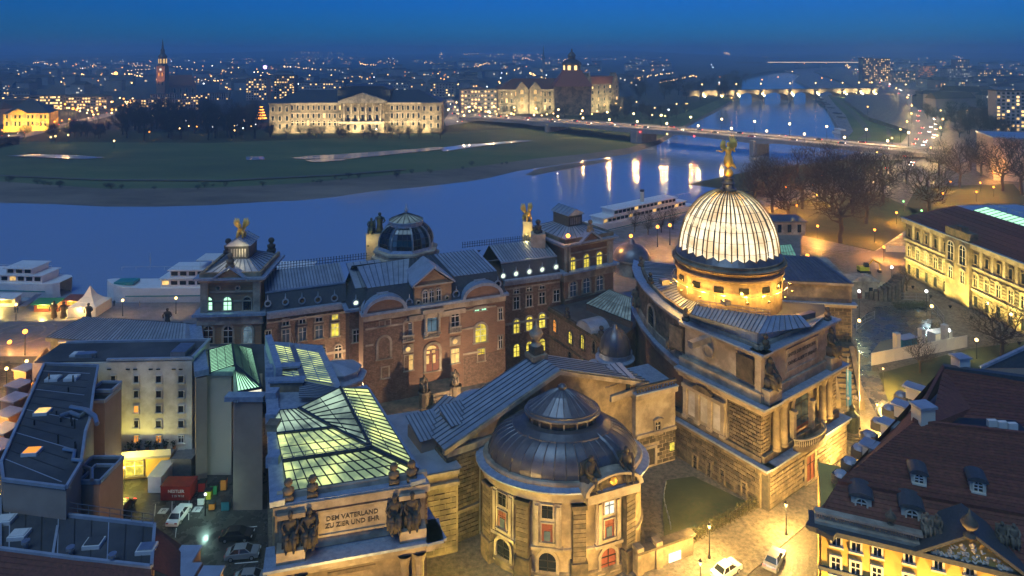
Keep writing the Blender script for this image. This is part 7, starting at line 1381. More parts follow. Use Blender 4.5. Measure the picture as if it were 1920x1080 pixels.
q = gz(1801, 692, 21.5); MB().box(q + Vector((0, 0, .7)), (1.8, 1.5, 1.9), .2).build('chimney', 'plaster_white', yp); MB().box(q + Vector((0, 0, 1.8)), (2.2, 1.9, .25), .2).build('chimney_cap', 'lead', yp)
def dormer(x, y, w, h, z, ang=fy.ang, wall='cream_paint', d=2.2):
    q = gz(x, y, z); g = Fac((q.x - w / 2 * cos(ang), q.y - w / 2 * sin(ang)), (q.x + w / 2 * cos(ang), q.y + w / 2 * sin(ang))); mb = MB(); g.box(mb, 0, w, z, z + h, -d, 0); mb.build('dormer', wall, yp)
    g.winuz(yp, w / 2, z + .25, w * .5, h * .82, 'arch', 'glass_dark', fw=.16, sm=wall, name='dormer_window')
    mb = MB(); P = [(w / 2 + (w / 2 + .25) * cos(pi * k / 8), z + h + .55 * sin(pi * k / 8)) for k in range(9)]; g.poly(mb, P, -d - .4, .3); mb.build('dormer_roof', 'slate', yp)
dormer(1615, 966, 2.0, 2.0, 16.3); dormer(1710, 988, 2.0, 2.0, 16.3); dormer(1723, 909, 1.5, 1.2, 18.9, d=1.6); dormer(1834, 925, 1.5, 1.3, 18.9, d=1.6)
for x, y in ((1640, 850), (1673, 808), (1697, 772), (1718, 738)):
    q = gz(x, y, 18.4); MB().box(q, (1.7, 2.2, 1.4), .75).build('side_dormer', 'cream_paint', yp); MB().box(q + Vector((0, .2, .85)), (2.2, 2.9, .22), .75).build('side_dormer_roof', 'lead', yp)
for x, y in ((1577, 898), (1594, 873), (1612, 848), (1630, 822), (1648, 797), (1668, 772), (1690, 747)): q = gz(x, y, 16.9); MB().box(q, (1.3, 1.7, 1.2), .75).build('eave_dormer', 'slate', yp); MB().lathe(q + Vector((0, 0, .5)), [(.85, 0), (.6, .35), (.05, .5)], 10).build('eave_dormer_roof', 'lead', yp)
statue('urn', 'dark_stone', gz(1670, 985, YZ + 1.2), 2.0, 0, 'small stone urn on the balustrade of the yellow palace', 'stone_urn', 'urn'); statue('urn', 'dark_stone', gz(1818, 1005, YZ + 3.0), 2.8, 0, 'large stone urn above the pediment of the yellow palace', 'stone_urn', 'urn')
for x, y, lab in ((1739, 1002, 'left stone cherub of the pair at the left pediment foot'), (1757, 1005, 'right stone cherub of the pair at the left pediment foot'), (1880, 1020, 'left stone cherub of the pair at the right pediment foot'), (1902, 1024, 'right stone cherub of the pair at the right pediment foot')): statue('sit', 'sandstone', gz(x, y, YZ + 1.0), 2.1, fy.ang, lab)
# dark slate roof corner further right behind the palace
dr = thing('slate_roofed_house', 'dark slate roof corner with lead-edged hip at right edge behind palace', 'house', gz(1880, 700)); P = [gz(1838, 690, 18), gz(1935, 690, 18), gz(1935, 640, 21), gz(1925, 650, 21)]; MB().add(P, [(0, 1, 2, 3)]).build('roof', 'slate', dr); MB().bar(P[0], P[3], .5, .4).build('hip_edge', 'lead_ledge', dr); MB().prism([(p.x, p.y) for p in P], 0, 17.9).build('wall', 'plaster_brown', dr)
# ================================================================== museum on the right with rusticated facade
al = thing('sculpture_museum', 'floodlit rusticated museum facade with dark red roof at the right edge', 'museum', (118, 190, 0))
fA_ = Fac((117.5, 207), (121.5, 150)); AZ = 17.0
mb = MB(); fA_.box(mb, 0, fA_.len, 0, AZ, -30, 0); mb.build('wall', 'sandstone', al); mb = MB(); fA_.box(mb, -.8, fA_.len, AZ - 1.2, AZ - .1, -2, .8); fA_.box(mb, 0, fA_.len, 10.6, 11.2, 0, .5); fA_.box(mb, 0, fA_.len, 5.0, 5.5, 0, .5); mb.build('cornice', 'pale_stone', al); mb = MB(); fA_.box(mb, -1.0, fA_.len, AZ - .1, AZ + .15, -2, 1.0); mb.build('gutter', 'lead_ledge', al)
nb = 15; bw_ = fA_.len / nb
for i in range(nb):
    u = (i + .5) * bw_; mid = i in (5, 6)
    fA_.winuz(al, u, 12.0, 1.1, 2.4, 'rect', 'glass_dark', fw=.3, bars=None, sm='sandstone'); fA_.winuz(al, u, 6.2, 1.4, 2.9, 'hood', 'glass_dark' if i not in (2, 4) else 'pane_warm', fw=.35, bars='cream_paint', sm='pale_stone'); fA_.winuz(al, u, 1.0, 1.4, 2.8, 'rect', 'glass_dark', fw=.35, bars=None, sm='sandstone')
    mb = MB(); fA_.box(mb, u + bw_ / 2 - .4, u + bw_ / 2 + .4, 11.2, AZ - 1.2, 0, .3); mb.build('pilaster', 'pale_stone', al)
    for k in range(12): inst('stone_band', cached(('band', round(bw_, 2)), lambda: MB().box((0, 0, 0), (bw_ * .42, .34, .38)).mesh('stone_band', 'sandstone')), fA_.p(u + bw_ / 2, .5 + k * .84, .05), fA_.ang, al)
u = 6 * bw_; mb = MB(); fA_.box(mb, u - 4.5, u + 4.5, 0, AZ - .1, 0, 1.0); mb.build('projecting_bay', 'sandstone', al); g = Fac(fA_.p(u - 4.5, 0, 1.0), fA_.p(u + 4.5, 0, 1.0))
for du in (2.3, 6.7): g.winuz(al, du, 10.8, 2.2, 5.0, 'arch', 'glass_dark', fw=.3); g.winuz(al, du, 6.0, 1.4, 3.0, 'hood', 'glass_dark', fw=.3)
mb = MB(); fA_.box(mb, u - 4.5, u + 4.5, AZ, AZ + 2.4, -1.5, .9); fA_.box(mb, u - 1.5, u + 1.5, AZ + 2.4, AZ + 3.4, -1.2, .6); mb.build('attic_block', 'dark_stone', al)
tiled(al, fA_.p(-.6, AZ + .2, .3), fA_.p(fA_.len, AZ + .2, .3), fA_.p(fA_.len, AZ + 5, -11), fA_.p(6, AZ + 5, -11), 1, 8, 'roof_tile_dark'); tiled(al, fA_.p(-.6, AZ + .2, -30), fA_.p(-.6, AZ + .2, .3), fA_.p(6, AZ + 5, -11), fA_.p(6, AZ + 5, -22), 1, 8, 'roof_tile_dark')
glass_roof(al, fA_.p(13, AZ + 5.1, -11.2), fA_.p(fA_.len, AZ + 5.1, -11.2), fA_.p(fA_.len, AZ + 6.0, -15), fA_.p(13, AZ + 6.0, -15), 22, 1, 'pane_green'); MB().add([fA_.p(6, AZ + 5.0, -11), fA_.p(13, AZ + 5.05, -11.1), fA_.p(13, AZ + 6, -15), fA_.p(fA_.len, AZ + 6.0, -15), fA_.p(fA_.len, AZ + 6.0, -30), fA_.p(6, AZ + 5.0, -30)], [(0, 1, 2, 3, 4, 5)]).build('flat_roof', 'lead', al)
for i in range(20): q = fA_.p(13 + i * 2.2, AZ + 6.0, -15.6); MB().bar(q, q + Vector((0, 0, 1.3)), .08, .08).build('rail_post', 'galvanised', al)
MB().bar(fA_.p(13, AZ + 7.2, -15.6), fA_.p(fA_.len, AZ + 7.2, -15.6), .08, .08).build('rail', 'galvanised', al)
for i in range(7): u = 4 + i * 7.5; flood('floodlight in the ground along the rusticated museum facade', fA_.p(u, .1, 5.5), fA_.p(u, 9, 0), 9500, (1, .74, .16), 135, 'floodlights of the rusticated museum')
# ================================================================== grounds: lawns, paths, kerbs
def sheet2(name, pix, z, mat): P = [gz(x, y, z) for x, y in pix]; mb = MB(); mb.slab(P, .02 if z < .1 else z); return struct(name, mb, mat)
sheet2('lawn', [(1648, 700), (1812, 655), (1920, 640), (1920, 720), (1800, 720), (1690, 770), (1665, 750)], .12, 'lawn'); sheet2('park_lawn', [(1500, 440), (1640, 470), (1700, 430), (1720, 395), (1640, 360), (1500, 372), (1440, 400)], .12, 'lawn'); sheet2('park_lawn', [(1290, 345), (1400, 360), (1480, 345), (1560, 325), (1640, 320), (1700, 300), (1580, 300), (1420, 318)], .12, 'lawn_dark'); sheet2('park_lawn', [(1730, 420), (1700, 385), (1720, 350), (1900, 345), (1930, 380)], .12, 'lawn_dark')
sheet2('park_path', [(1640, 468), (1700, 440), (1718, 410), (1712, 398), (1690, 400), (1650, 440), (1560, 450), (1450, 420), (1440, 440), (1540, 470)], .016, 'paving'); sheet2('path', [(1600, 690), (1640, 680), (1700, 775), (1650, 790)], .012, 'asphalt_wet')
sheet2('forecourt_lawn', [(1250, 900), (1300, 893), (1398, 940), (1300, 1010), (1245, 1015), (1242, 940)], .10, 'lawn')
sheet2('street', [(1380, 1100), (1690, 795), (1700, 780), (1800, 780), (1640, 1100)], .008, 'cobble_dark'); sheet2('pavement', [(1300, 1085), (1500, 955), (1600, 835), (1660, 780), (1692, 788), (1610, 880), (1540, 960), (1385, 1092)], .12, 'cobble')
sheet2('terrace', [(1128, 556), (1112, 472), (1250, 425), (1330, 402), (1480, 402), (1502, 440), (1500, 520), (1180, 545)], 5.6, 'paving')
sheet2('building_yard', [(1600, 610), (1640, 575), (1740, 566), (1775, 615), (1640, 684), (1610, 660)], .014, 'asphalt_wet'); sheet2('building_yard_sand', [(1620, 680), (1690, 655), (1740, 655), (1720, 625), (1650, 640)], .03, 'sand'); sheet2('excavation', [(1590, 480), (1640, 470), (1715, 470), (1715, 520), (1650, 540), (1600, 520)], .02, 'sand')
sheet2('garden_court', [(690, 780), (950, 700), (1100, 700), (1060, 740), (900, 780), (760, 830)], .02, 'lawn_dark')
# low hedge, hoop edging, gate wall beside the forecourt
hd = thing('hedge', 'clipped autumn hedge between forecourt lawn and street', 'hedge', gz(1370, 990)); rnh = random.Random(2); mb = MB(); A, B = gz(1262, 1035), gz(1430, 945)
for i in range(2600): t = rnh.random(); p = lerp(A, B, t) + Vector((rnh.uniform(-.5, .5), rnh.uniform(-.5, .5), rnh.uniform(.1, 1.6))); d = Vector((rnh.uniform(-1, 1), rnh.uniform(-1, 1), rnh.uniform(-1, 1))).normalized() * .16; e = Vector((rnh.uniform(-1, 1), rnh.uniform(-1, 1), rnh.uniform(-1, 1))).normalized() * .16; mb.add([p, p + d, p + d + e, p + e], [(0, 1, 2, 3)])
mb.build('foliage', 'hedge', hd, kind='stuff'); mb = MB()
for i in range(40): p = lerp(A, B, i / 39); mb.tube([p, p + Vector((.1, 0, 1.3))], .04, 4)
mb.build('stems', 'bark', hd, kind='stuff')
hoop = cached(('hoop',), lambda: MB().tube([(.5 * cos(pi * k / 8), 0, .75 * sin(pi * k / 8)) for k in range(9)], .05, 5).mesh('edging_hoop', 'galvanised'))
he = thing('hoop_edging', 'curved row of iron hoops edging the forecourt lawn', 'edging', gz(1246, 950)); HP = [(1250, 908), (1247, 918), (1245, 929), (1245, 940), (1247, 951), (1250, 962), (1253, 973), (1256, 984), (1258, 995)]
for (x0, y0), (x1, y1) in zip(HP[:-1], HP[1:]): a, b = gz(x0, y0), gz(x1, y1); inst('hoop', hoop, (a + b) / 2, atan2(b.y - a.y, b.x - a.x), he, (1.05, 1, 1))
gw = thing('gate_wall', 'low stone gate wall with a lit poster case by the street', 'wall', gz(1240, 1060)); fgw = Fac(gz(1196, 1078), gz(1300, 1040)); mb = MB(); fgw.box(mb, 0, fgw.len, 0, 2.6, -.8, 0); mb.build('wall', 'sandstone', gw); mb = MB(); fgw.box(mb, -.2, fgw.len + .2, 2.6, 2.9, -1.1, .3); mb.build('coping', 'dark_stone', gw); panel(fgw, 1255, 1032, 1277, 1056, 'poster', 'poster', .0, .12, gw)
for u in (.3, 3.2): mb = MB(); fgw.box(mb, u - .5, u + .5, 0, 3.4, -1, .25); mb.build('gate_pier', 'sandstone', gw)
# hoarding round the building yard: boards and three tall posts
hw = thing('hoarding', 'long white hoarding round the building yard with three tall posts', 'hoarding', gz(1720, 668)); fh = Fac(gz(1634, 686), gz(1814, 651)); nbd = 22
for i in range(nbd): mb = MB(); fh.box(mb, fh.len * i / nbd, fh.len * (i + 1) / nbd - .04, .05, 2.7, -.1, .02 * (i % 2)); mb.build('board', 'hoarding', hw)
for x, y0, y1 in ((1683, 627, 672), (1730, 617, 663), (1773, 607, 655)): u, _ = fh.uz(x, y1, -.6); mb = MB(); fh.box(mb, u - .55, u + .55, 0, 5.6, -1.4, -.3); mb.build('post', 'plaster_white', hw)
for k, (x, y, w, m_) in enumerate(((1700, 652, 4.5, 'cyan_bin'), (1762, 640, 5.2, 'hoarding'))):
    p = gz(x, y); t = thing('site_container', ['blue-grey site container behind the white hoarding', 'white open skip behind the right end of the hoarding'][k], 'container', p); MB().box(p + Vector((0, 0, 1.2)), (w, 2.2, 2.4), fh.ang).build('body', m_, t); MB().box(p + Vector((0, 0, 2.45)), (w + .2, 2.4, .12), fh.ang).build('lid', 'lead', t)
# wire fence panels of the yard
def fence_panel(a, b, lab, grp='wire fence panels of the building yard'):
    t = thing('fence_panel', lab, 'fence', a, grp); a, b = Vector(a), Vector(b)
    for q in (a, b): MB().bar(q, q + Vector((0, 0, 2)), .08, .08).build('post', 'galvanised', t)
    for z in (.15, 1.0, 1.95): MB().bar(a + Vector((0, 0, z)), b + Vector((0, 0, z)), .05, .05).build('rail', 'galvanised', t)
    mb = MB(); n_ = 12
    for i in range(1, n_): q = lerp(a, b, i / n_); mb.bar(q + Vector((0, 0, .15)), q + Vector((0, 0, 1.95)), .025, .025)
    mb.build('mesh', 'galvanised', t, kind='stuff')
for pts, lab in (([(1606, 620), (1622, 606), (1640, 598)], 'wire fence panel at the left of the building yard'), ([(1674, 563), (1695, 563), (1718, 563), (1740, 565)], 'wire fence panel behind the green-lit shrubs'), ([(1745, 575), (1758, 590), (1770, 606)], 'wire fence panel before the rusticated museum'), ([(1540, 480), (1565, 476), (1590, 472)], 'wire fence panel along the excavation')):
    for p, q in zip(pts[:-1], pts[1:]): fence_panel(gz(*p), gz(*q), lab)
yb = thing('yard_hoarding', 'yellowish board fence between park path and excavation', 'fence', gz(1690, 472)); g = Fac(gz(1661, 472), gz(1714, 474))
for i in range(10): mb = MB(); g.box(mb, g.len * i / 10, g.len * (i + 1) / 10 - .04, 0, 2.2, -.1, .02 * (i % 2)); mb.build('board', 'hoarding', yb)
# excavator
p = gz(1620, 512); ex = thing('excavator', 'yellow tracked excavator standing in the excavation', 'excavator', p)
for s in (-1, 1): MB().tube([p + Vector((-1.5, s * .9, .45)), p + Vector((1.5, s * .9, .45))], .45, 8).build('track', 'rubber', ex)
MB().box(p + Vector((-.3, 0, 1.5)), (2.8, 2.2, 1.1)).build('body', 'yellow_machine', ex); MB().box(p + Vector((.4, -.5, 2.5)), (1.2, 1.1, 1.3)).build('cab', 'glass_dark', ex); MB().tube([p + Vector((1.0, .3, 1.8)), p + Vector((2.8, .3, 3.9)), p + Vector((4.8, .3, 2.8))], [.26, .24, .2], 6).build('boom', 'yellow_machine', ex); MB().tube([p + Vector((4.8, .3, 2.8)), p + Vector((5.0, .3, .9))], [.2, .15], 6).build('arm', 'yellow_machine', ex); MB().box(p + Vector((4.8, .3, .5)), (.9, .9, .8)).build('bucket', 'iron', ex)
# small stone garden house with curved stair in the excavation
p = gz(1622, 560); gh = thing('garden_house', 'small lit stone pavilion with carved gable beside the excavation', 'pavilion', p); MB().box(p + Vector((0, 3, 2.2)), (7, 6, 4.4)).build('wall', 'pale_stone', gh); MB().box(p + Vector((0, 3, 4.6)), (7.8, 6.8, .4)).build('cornice', 'pale_stone', gh); MB().lathe(p + Vector((0, .5, 4.8)), [(2.4, 0), (2.0, .8), (.1, 1.6)], 12, 1, .4).build('gable', 'pale_stone', gh); inst('window', PANE(1.0, 2.0, 'glass_dark'), p + Vector((1.5, -.05, 2)), 0, gh); inst('door', PANE(1.1, 2.6, 'wood_red'), p + Vector((-1.5, -.05, 1.4)), 0, gh)
cs = thing('curved_stair', 'dark curved garden stair rising beside the small stone pavilion', 'stair', gz(1655, 560))
for k in range(14): a = radians(200 + k * 9); c = gz(1640, 548); MB().box((c.x + 6 * cos(a), c.y + 6 * sin(a), .2 + .22 * k), (2.6, .9, .4 + .44 * k), a).build('step', 'dark_stone', cs)
sg = thing('shrub', 'low green-lit shrubs behind the yard fence', 'shrub', gz(1705, 572)); mb = MB(); A, B = gz(1676, 576), gz(1738, 574)
for i in range(1500): p = lerp(A, B, rnh.random()) + Vector((rnh.uniform(-.3, .3), rnh.uniform(-1.2, 1.2), rnh.uniform(.0, 1.1))); d = Vector((rnh.uniform(-1, 1), rnh.uniform(-1, 1), rnh.uniform(-1, 1))) * .2; e = Vector((rnh.uniform(-1, 1), rnh.uniform(-1, 1), rnh.uniform(-1, 1))) * .2; mb.add([p, p + d, p + d + e, p + e], [(0, 1, 2, 3)])
mb.build('foliage', 'lawn', sg, kind='stuff')
# ================================================================== lamps and trees of the park and street
def head_lamp(x, y, h, m_, lab, power, col, z=0, r=.34, style='lantern', grp=None): p = gz(x, y, z + h + r); lamp_post(Vector((p.x, p.y, z)), h, m_, lab, grp, power, col, r, style=style)
STREET = [(640, 1400, 'added unseen lantern lighting the hall inscription front'), (1500, 1100, 'added unseen lantern brightening the yellow palace corner'), (1660, 1290, 'added unseen lantern brightening the left yellow palace windows'), (1880, 1330, 'added unseen lantern brightening the right yellow palace windows'), (1474, 945, 'street lantern at the corner of the dome building'), (1598, 848, 'street lantern before the round stair steps'), (1645, 757, 'street lantern on the pavement behind the palace eave'), (1313, 1054, 'street lantern by the low gate wall'), (1118, 1118, 'street lantern at the foot of the round pavilion'), (1330, 985, 'lantern on the forecourt lawn below the dome building')]  # lanterns before hall and yellow palace are added out of view to brighten them
for x, y, lab in STREET: head_lamp(x, y, 3.9, 'lamp_warm', lab, 9000 if y > 1350 else 3400 if x < 1400 else (12000 if y > 1200 else 5000), (1, .60, .15), r=.42)
head_lamp(1656, 690, 4.2, 'lamp_warm', 'slim dark lamp on the lawn before the hoarding', 3500, (1, .6, .15), r=.3); head_lamp(870, 1085, 3.6, 'lamp_warm', 'lantern in the yard between hall and pavilion', 2600, (1, .72, .10), r=.34)
PARK = [(1474, 350), (1524, 346), (1531, 365), (1494, 385), (1533, 423), (1640, 430), (1681, 398), (1782, 340), (1838, 342), (1863, 350), (1831, 359), (1768, 362), (1862, 323), (1657, 462), (1540, 330), (1600, 342), (1448, 372)]
for x, y in sorted(PARK): head_lamp(x, y, 4.2, 'lamp_orange', ORD[sorted(PARK).index((x, y))] + ' orange lamp from the left in the bare-treed park', 26000, ORA, r=.42, style='ball', grp='orange lamps of the park')
for x, y, lab in ((1694, 377, 'left greenish lamp under the broad park tree'), (1728, 394, 'right greenish lamp beside the museum corner')): head_lamp(x, y, 4, 'lamp_green', lab, 1500, (.5, 1, .15), r=.36, style='ball')
head_lamp(1514, 478, 5.5, 'lamp_orange', 'very bright orange lamp on the terrace behind the rear wing', 12000, ORA, 5.6, .5, 'ball')
for x, y, lab in ((1131, 431, 'tall bright orange lamp right of the east pavilion'), (1183, 441, 'orange lamp behind the small domed kiosk'), (1233, 424, 'left orange lamp on the terrace above the steamer'), (1256, 421, 'right orange lamp on the terrace above the steamer')): head_lamp(x, y, 11 if x == 1131 else 6, 'lamp_orange', lab, 16000 if x == 1131 else 8000, ORA, 5.6, .5, 'ball')
p = fe.p(.4, EZ + .3, .6); lamp_post(p, 7.6, 'lamp_orange', 'bright orange lamp on a post at the east pavilion corner', None, 1800, ORA, .45)
for x, y, h, m_, lab, pw, col in ((1611, 545, 7, 'lamp_white', 'white work lamp on a mast left of the building yard', 2600, (.95, 1, .6)), (1737, 545, 5, 'lamp_white', 'blue-white work lamp behind the yard fence', 2600, (.55, .85, 1)), (1747, 573, 5, 'lamp_warm', 'warm work lamp at the yard corner by the museum', 1800, (1, .9, .45)), (1779, 618, 4, 'lamp_white', 'white work lamp on the end of the hoarding', 1500, (1, .95, .6)), (1611, 600, 4, 'lamp_warm', 'low work lamp at the left yard entrance', 1800, (.9, 1, .5)), (1831, 636, 4, 'lamp_warm', 'small lamp on the path before the museum steps', 1200, (1, .8, .3)), (1672, 500, 5, 'lamp_white', 'pale lamp over the excavation', 2500, (.6, 1, .75))): head_lamp(x, y, h, m_, lab, pw, col, 0, .36, 'ball')
TP = [(1448, 398, 22), (1415, 385, 19), (1478, 430, 21), (1505, 392, 24), (1545, 372, 24), (1576, 455, 27), (1600, 400, 25), (1625, 420, 23), (1560, 395, 22), (1655, 380, 20), (1700, 345, 16), (1470, 365, 17), (1530, 350, 16), (1590, 345, 18), (1640, 345, 17), (1800, 352, 20), (1840, 330, 19), (1880, 358, 24), (1915, 365, 25), (1760, 330, 18), (1820, 320, 17), (1430, 355, 16)]
for i, (x, y, h) in enumerate(sorted(TP)): tree(gz(x, y, .1), h * 1.1, ORD[i] + ' large bare winter tree from the left in the park', 'bare trees of the park', None, 'bark', 1.1)
tree(gz(1742, 408, .1), 22, 'broad bare tree lit green from below near the museum', None, 4, 'bark_light', 1.25); tree(gz(1878, 668, .1), 11.5, 'spreading bare tree before the rusticated museum', None, 4, 'bark', 1.5); tree(gz(1725, 700, .1), 7.5, 'small bare tree on the lawn before the hoarding', None, 2, 'bark', 1.2); tree(gz(1700, 545, .1), 7, 'low bushy tree beside the garden stair', None, 1, 'bark_light', 1.3)
for x, y in ((1215, 440), (1240, 436), (1262, 430), (1190, 436)): tree(gz(x, y, 5.6), 8, 'small clipped bare tree on the terrace above the steamer', 'clipped trees on the terrace', 1, 'bark', 1.0)
car(gz(1362, 1076), atan2(.55, .8), 'car_white', 'white car parked at the kerb beside the gate wall', lit=False)
for i, (x, y) in enumerate(((1452, 1056),)): car(gz(x, y), radians(52) + pi * i, ('car_silver', 'car_black')[i], ('silver car driving along the cobbled street towards us', 'dark car following up the cobbled street')[i], lit=True, name='car')
p = gz(1580, 850); bk = thing('bicycle', 'bicycle leaning by the wall near the stair steps', 'bicycle', p)
for dx in (-.55, .55): MB().lathe(p + Vector((0, 0, .35)), [(.33, -.02), (.36, 0), (.33, .02)], 4).v; w = MB().tube([(p.x + dx + .34 * cos(2 * pi * k / 14), p.y, p.z + .36 + .34 * sin(2 * pi * k / 14)) for k in range(15)], .03, 5); w.build('wheel', 'rubber', bk)
MB().tube([p + Vector((-.55, 0, .36)), p + Vector((-.2, 0, .85)), p + Vector((.4, 0, .9)), p + Vector((.55, 0, .36))], .03, 5).build('frame', 'metal_grey', bk); MB().tube([p + Vector((.4, -.25, 1.05)), p + Vector((.42, 0, 1.0)), p + Vector((.4, .25, 1.05))], .025, 5).build('handlebar', 'iron', bk); MB().box(p + Vector((-.25, 0, .98)), (.26, .14, .07)).build('saddle', 'iron', bk)
# ================================================================== wing, glass roof and little domes between the two palaces
ew = thing('east_link', 'dark brick wing with flat roof joining palace and dome building', 'wing', (12, 139, 0)); fe2 = Fac((7.9, 147.6), (18.4, 128.6)); ZE2 = 12.0
rp = [fe2.p(0, 0, 0), fe2.p(fe2.len, 0, 0)] + [gz(x, y, ZE2) for x, y in ((1192, 612), (1192, 548), (1120, 552))]; MB().prism([(q.x, q.y) for q in rp], 0, ZE2).build('wall', 'brick_ivy', ew); MB().prism([(q.x, q.y) for q in rp], ZE2, ZE2 + .2).build('roof', 'copper_brown', ew)
mb = MB(); fe2.box(mb, 0, fe2.len, ZE2 - .3, ZE2 + .5, -.4, .3); mb.build('cornice', 'dark_stone', ew); mb = MB(); fe2.box(mb, 0, fe2.len, 6.2, 6.6, -.1, .2); mb.build('string_course', 'dark_stone', ew)
for x, y, h, pn in ((1041, 600, 22, 'pane_orange'), (1070, 622, 22, 'pane_yellow'), (1093, 628, 26, 'pane_yellow'), (1115, 640, 22, 'glass_dark'), (1094, 672, 22, 'pane_yellow'), (1070, 660, 20, 'glass_dark')): fe2.win(ew, x, y, y + h, 6, 'arch', pn, fw=.25, sm='dark_stone', bars='iron')
mb = MB(); u = fe2.len * .62; P = [(u + 2.6 * cos(pi * k / 10), ZE2 + .4 + 1.7 * sin(pi * k / 10)) for k in range(11)]; fe2.poly(mb, P, -4, .4); mb.build('segmental_gable', 'lead', ew)
ga, gb, gc, gd_ = gz(1098, 569, 13.6), gz(1183, 603, 13.6), gz(1184, 559, 15.6), gz(1142, 543, 15.6); glass_roof(ew, ga, gb, gc, gd_, 14, 2, 'pane_bluegrey'); g = Fac(ga, gb); mb = MB(); g.box(mb, 0, g.len, ZE2, 13.5, -.5, -.1); mb.build('glass_house_wall', 'brick_red', ew)
statue('bust', 'black_stone', fe2.p(fe2.len * .32, ZE2 + .5, .0), 2.2, fe2.ang, 'dark stone figure on the cornice of the linking brick wing'); statue('bust', 'black_stone', fe2.p(fe2.len * .86, ZE2 + .5, .0), 2.4, fe2.ang, 'dark stone figure beside the small bronze dome')
c = gz(1153, 668, 12.4); sd = thing('stair_turret', 'small round turret with dark bronze dome between the palaces', 'turret', (c.x, c.y, 0))
MB().lathe((c.x, c.y, 0), [(3.0, 0), (3.0, 11.6), (3.4, 11.8), (3.4, 12.1)], 24).build('wall', 'brick_red', sd); MB().lathe((c.x, c.y, 0), [(3.5, 12.1), (3.5, 12.3), (2.9, 12.5), (2.9, 13.2), (3.1, 13.3), (3.1, 13.5)], 24).build('cornice', 'lead_ledge', sd)
dpz = [(2.8, 13.4), (2.75, 14.2), (2.5, 15.4), (1.9, 16.5), (1.0, 17.3), (.5, 17.5), (.5, 18.0), (.1, 18.2)]; MB().lathe((c.x, c.y, 0), dpz, 24).build('dome', 'copper_brown', sd, True)
for k in range(12): a = 2 * pi * k / 12; MB().tube([(c.x + (r_ + .03) * cos(a), c.y + (r_ + .03) * sin(a), z) for r_, z in dpz[:5]], .06, 4).build('dome_seam', 'copper_brown', sd)
MB().lathe((c.x - 3.2, c.y - .5, 0), [(1.6, 0), (1.6, 11.0), (1.8, 11.1), (1.6, 11.5), (.1, 12.0)], 16).build('stair_bay', 'lead', sd)
# domed kiosk on the terrace
c = gz(1184, 497, 7.5); kd = thing('garden_kiosk', 'low round stone kiosk with ribbed dome on the terrace', 'pavilion', (c.x, c.y, 5.6))
MB().lathe((c.x, c.y, 0), [(4.8, 5), (4.8, 9.0), (5.3, 9.3), (5.3, 9.7)], 20).build('wall', 'pale_stone', kd); MB().lathe((c.x, c.y, 0), [(5.2, 9.7), (5.0, 10.4), (4.3, 11.8), (3.0, 12.9), (1.2, 13.5), (.9, 13.6), (.9, 14.4), (.2, 14.9)], 24).build('dome', 'copper_brown', kd, True); MB().box((c.x + 3.5, c.y - 2.6, 7.0), (8, 4.5, 4.0)).build('porch', 'dark_stone', kd); MB().box((c.x + 3.5, c.y - 2.6, 9.1), (8.8, 5.3, .3)).build('porch_roof', 'copper_brown', kd); inst('window', PANE(1.0, 1.4, 'pane_yellow'), (c.x + 4.6, c.y - 4.9, 7.6), 0, kd)
g = gz(1410, 560, 0)
# stone house and teal skylight right behind the dome
c = gz(1470, 440, 5.6); oh = thing('orangery', 'low flat-roofed stone garden building behind the glass dome', 'building', c); MB().box(c + Vector((0, 4, 2.2)), (14, 9, 4.4)).build('wall', 'pale_stone', oh); MB().box(c + Vector((0, 4, 4.5)), (15, 10, .4)).build('roof', 'copper_brown', oh)
for k in range(4): inst('window', PANE(1.2, 2.6, 'glass_dark'), c + Vector((-5 + k * 3.3, -.55, 2.2)), 0, oh)
for k in range(2): MB().lathe(c + Vector((3.0 + k * 2.4, 0, 4.7)), [(.7, 0), (.8, .5), (.3, 1.0), (.05, 1.2)], 10).build('roof_ornament', 'pale_stone', oh)
c = gz(1476, 478, 9); tg = thing('teal_skylight', 'pale teal glass roof tucked behind the dome drum', 'glass roof', c); glass_roof(tg, gz(1460, 490, 8.5), gz(1496, 486, 8.5), gz(1483, 458, 9.6), gz(1458, 460, 9.6), 6, 2, 'teal_glass'); MB().box((c.x, c.y + 1.5, 6.9), (5.2, 6.2, 2.6)).build('base_wall', 'brick_red', tg)
c = gz(945, 703); bl = thing('garden_table', 'blue-topped garden table in the dark court', 'table', c); MB().box(c + Vector((0, 0, .75)), (1.6, .8, .06), .3).build('table_top', 'car_blue', bl)
for dx in (-.6, .6): MB().box(c + Vector((dx, 0, .37)), (.08, .5, .74), .3).build('leg', 'iron', bl)
# garden court shrubs, dark and leafless
for _ in range(9): tree(gz(random.uniform(540, 690), random.uniform(700, 740)), random.uniform(3.5, 6), 'leafless climbing shrub in the dark palace court', 'shrubs of the palace court', None, 'bark', 1.6, 'bare_shrub')
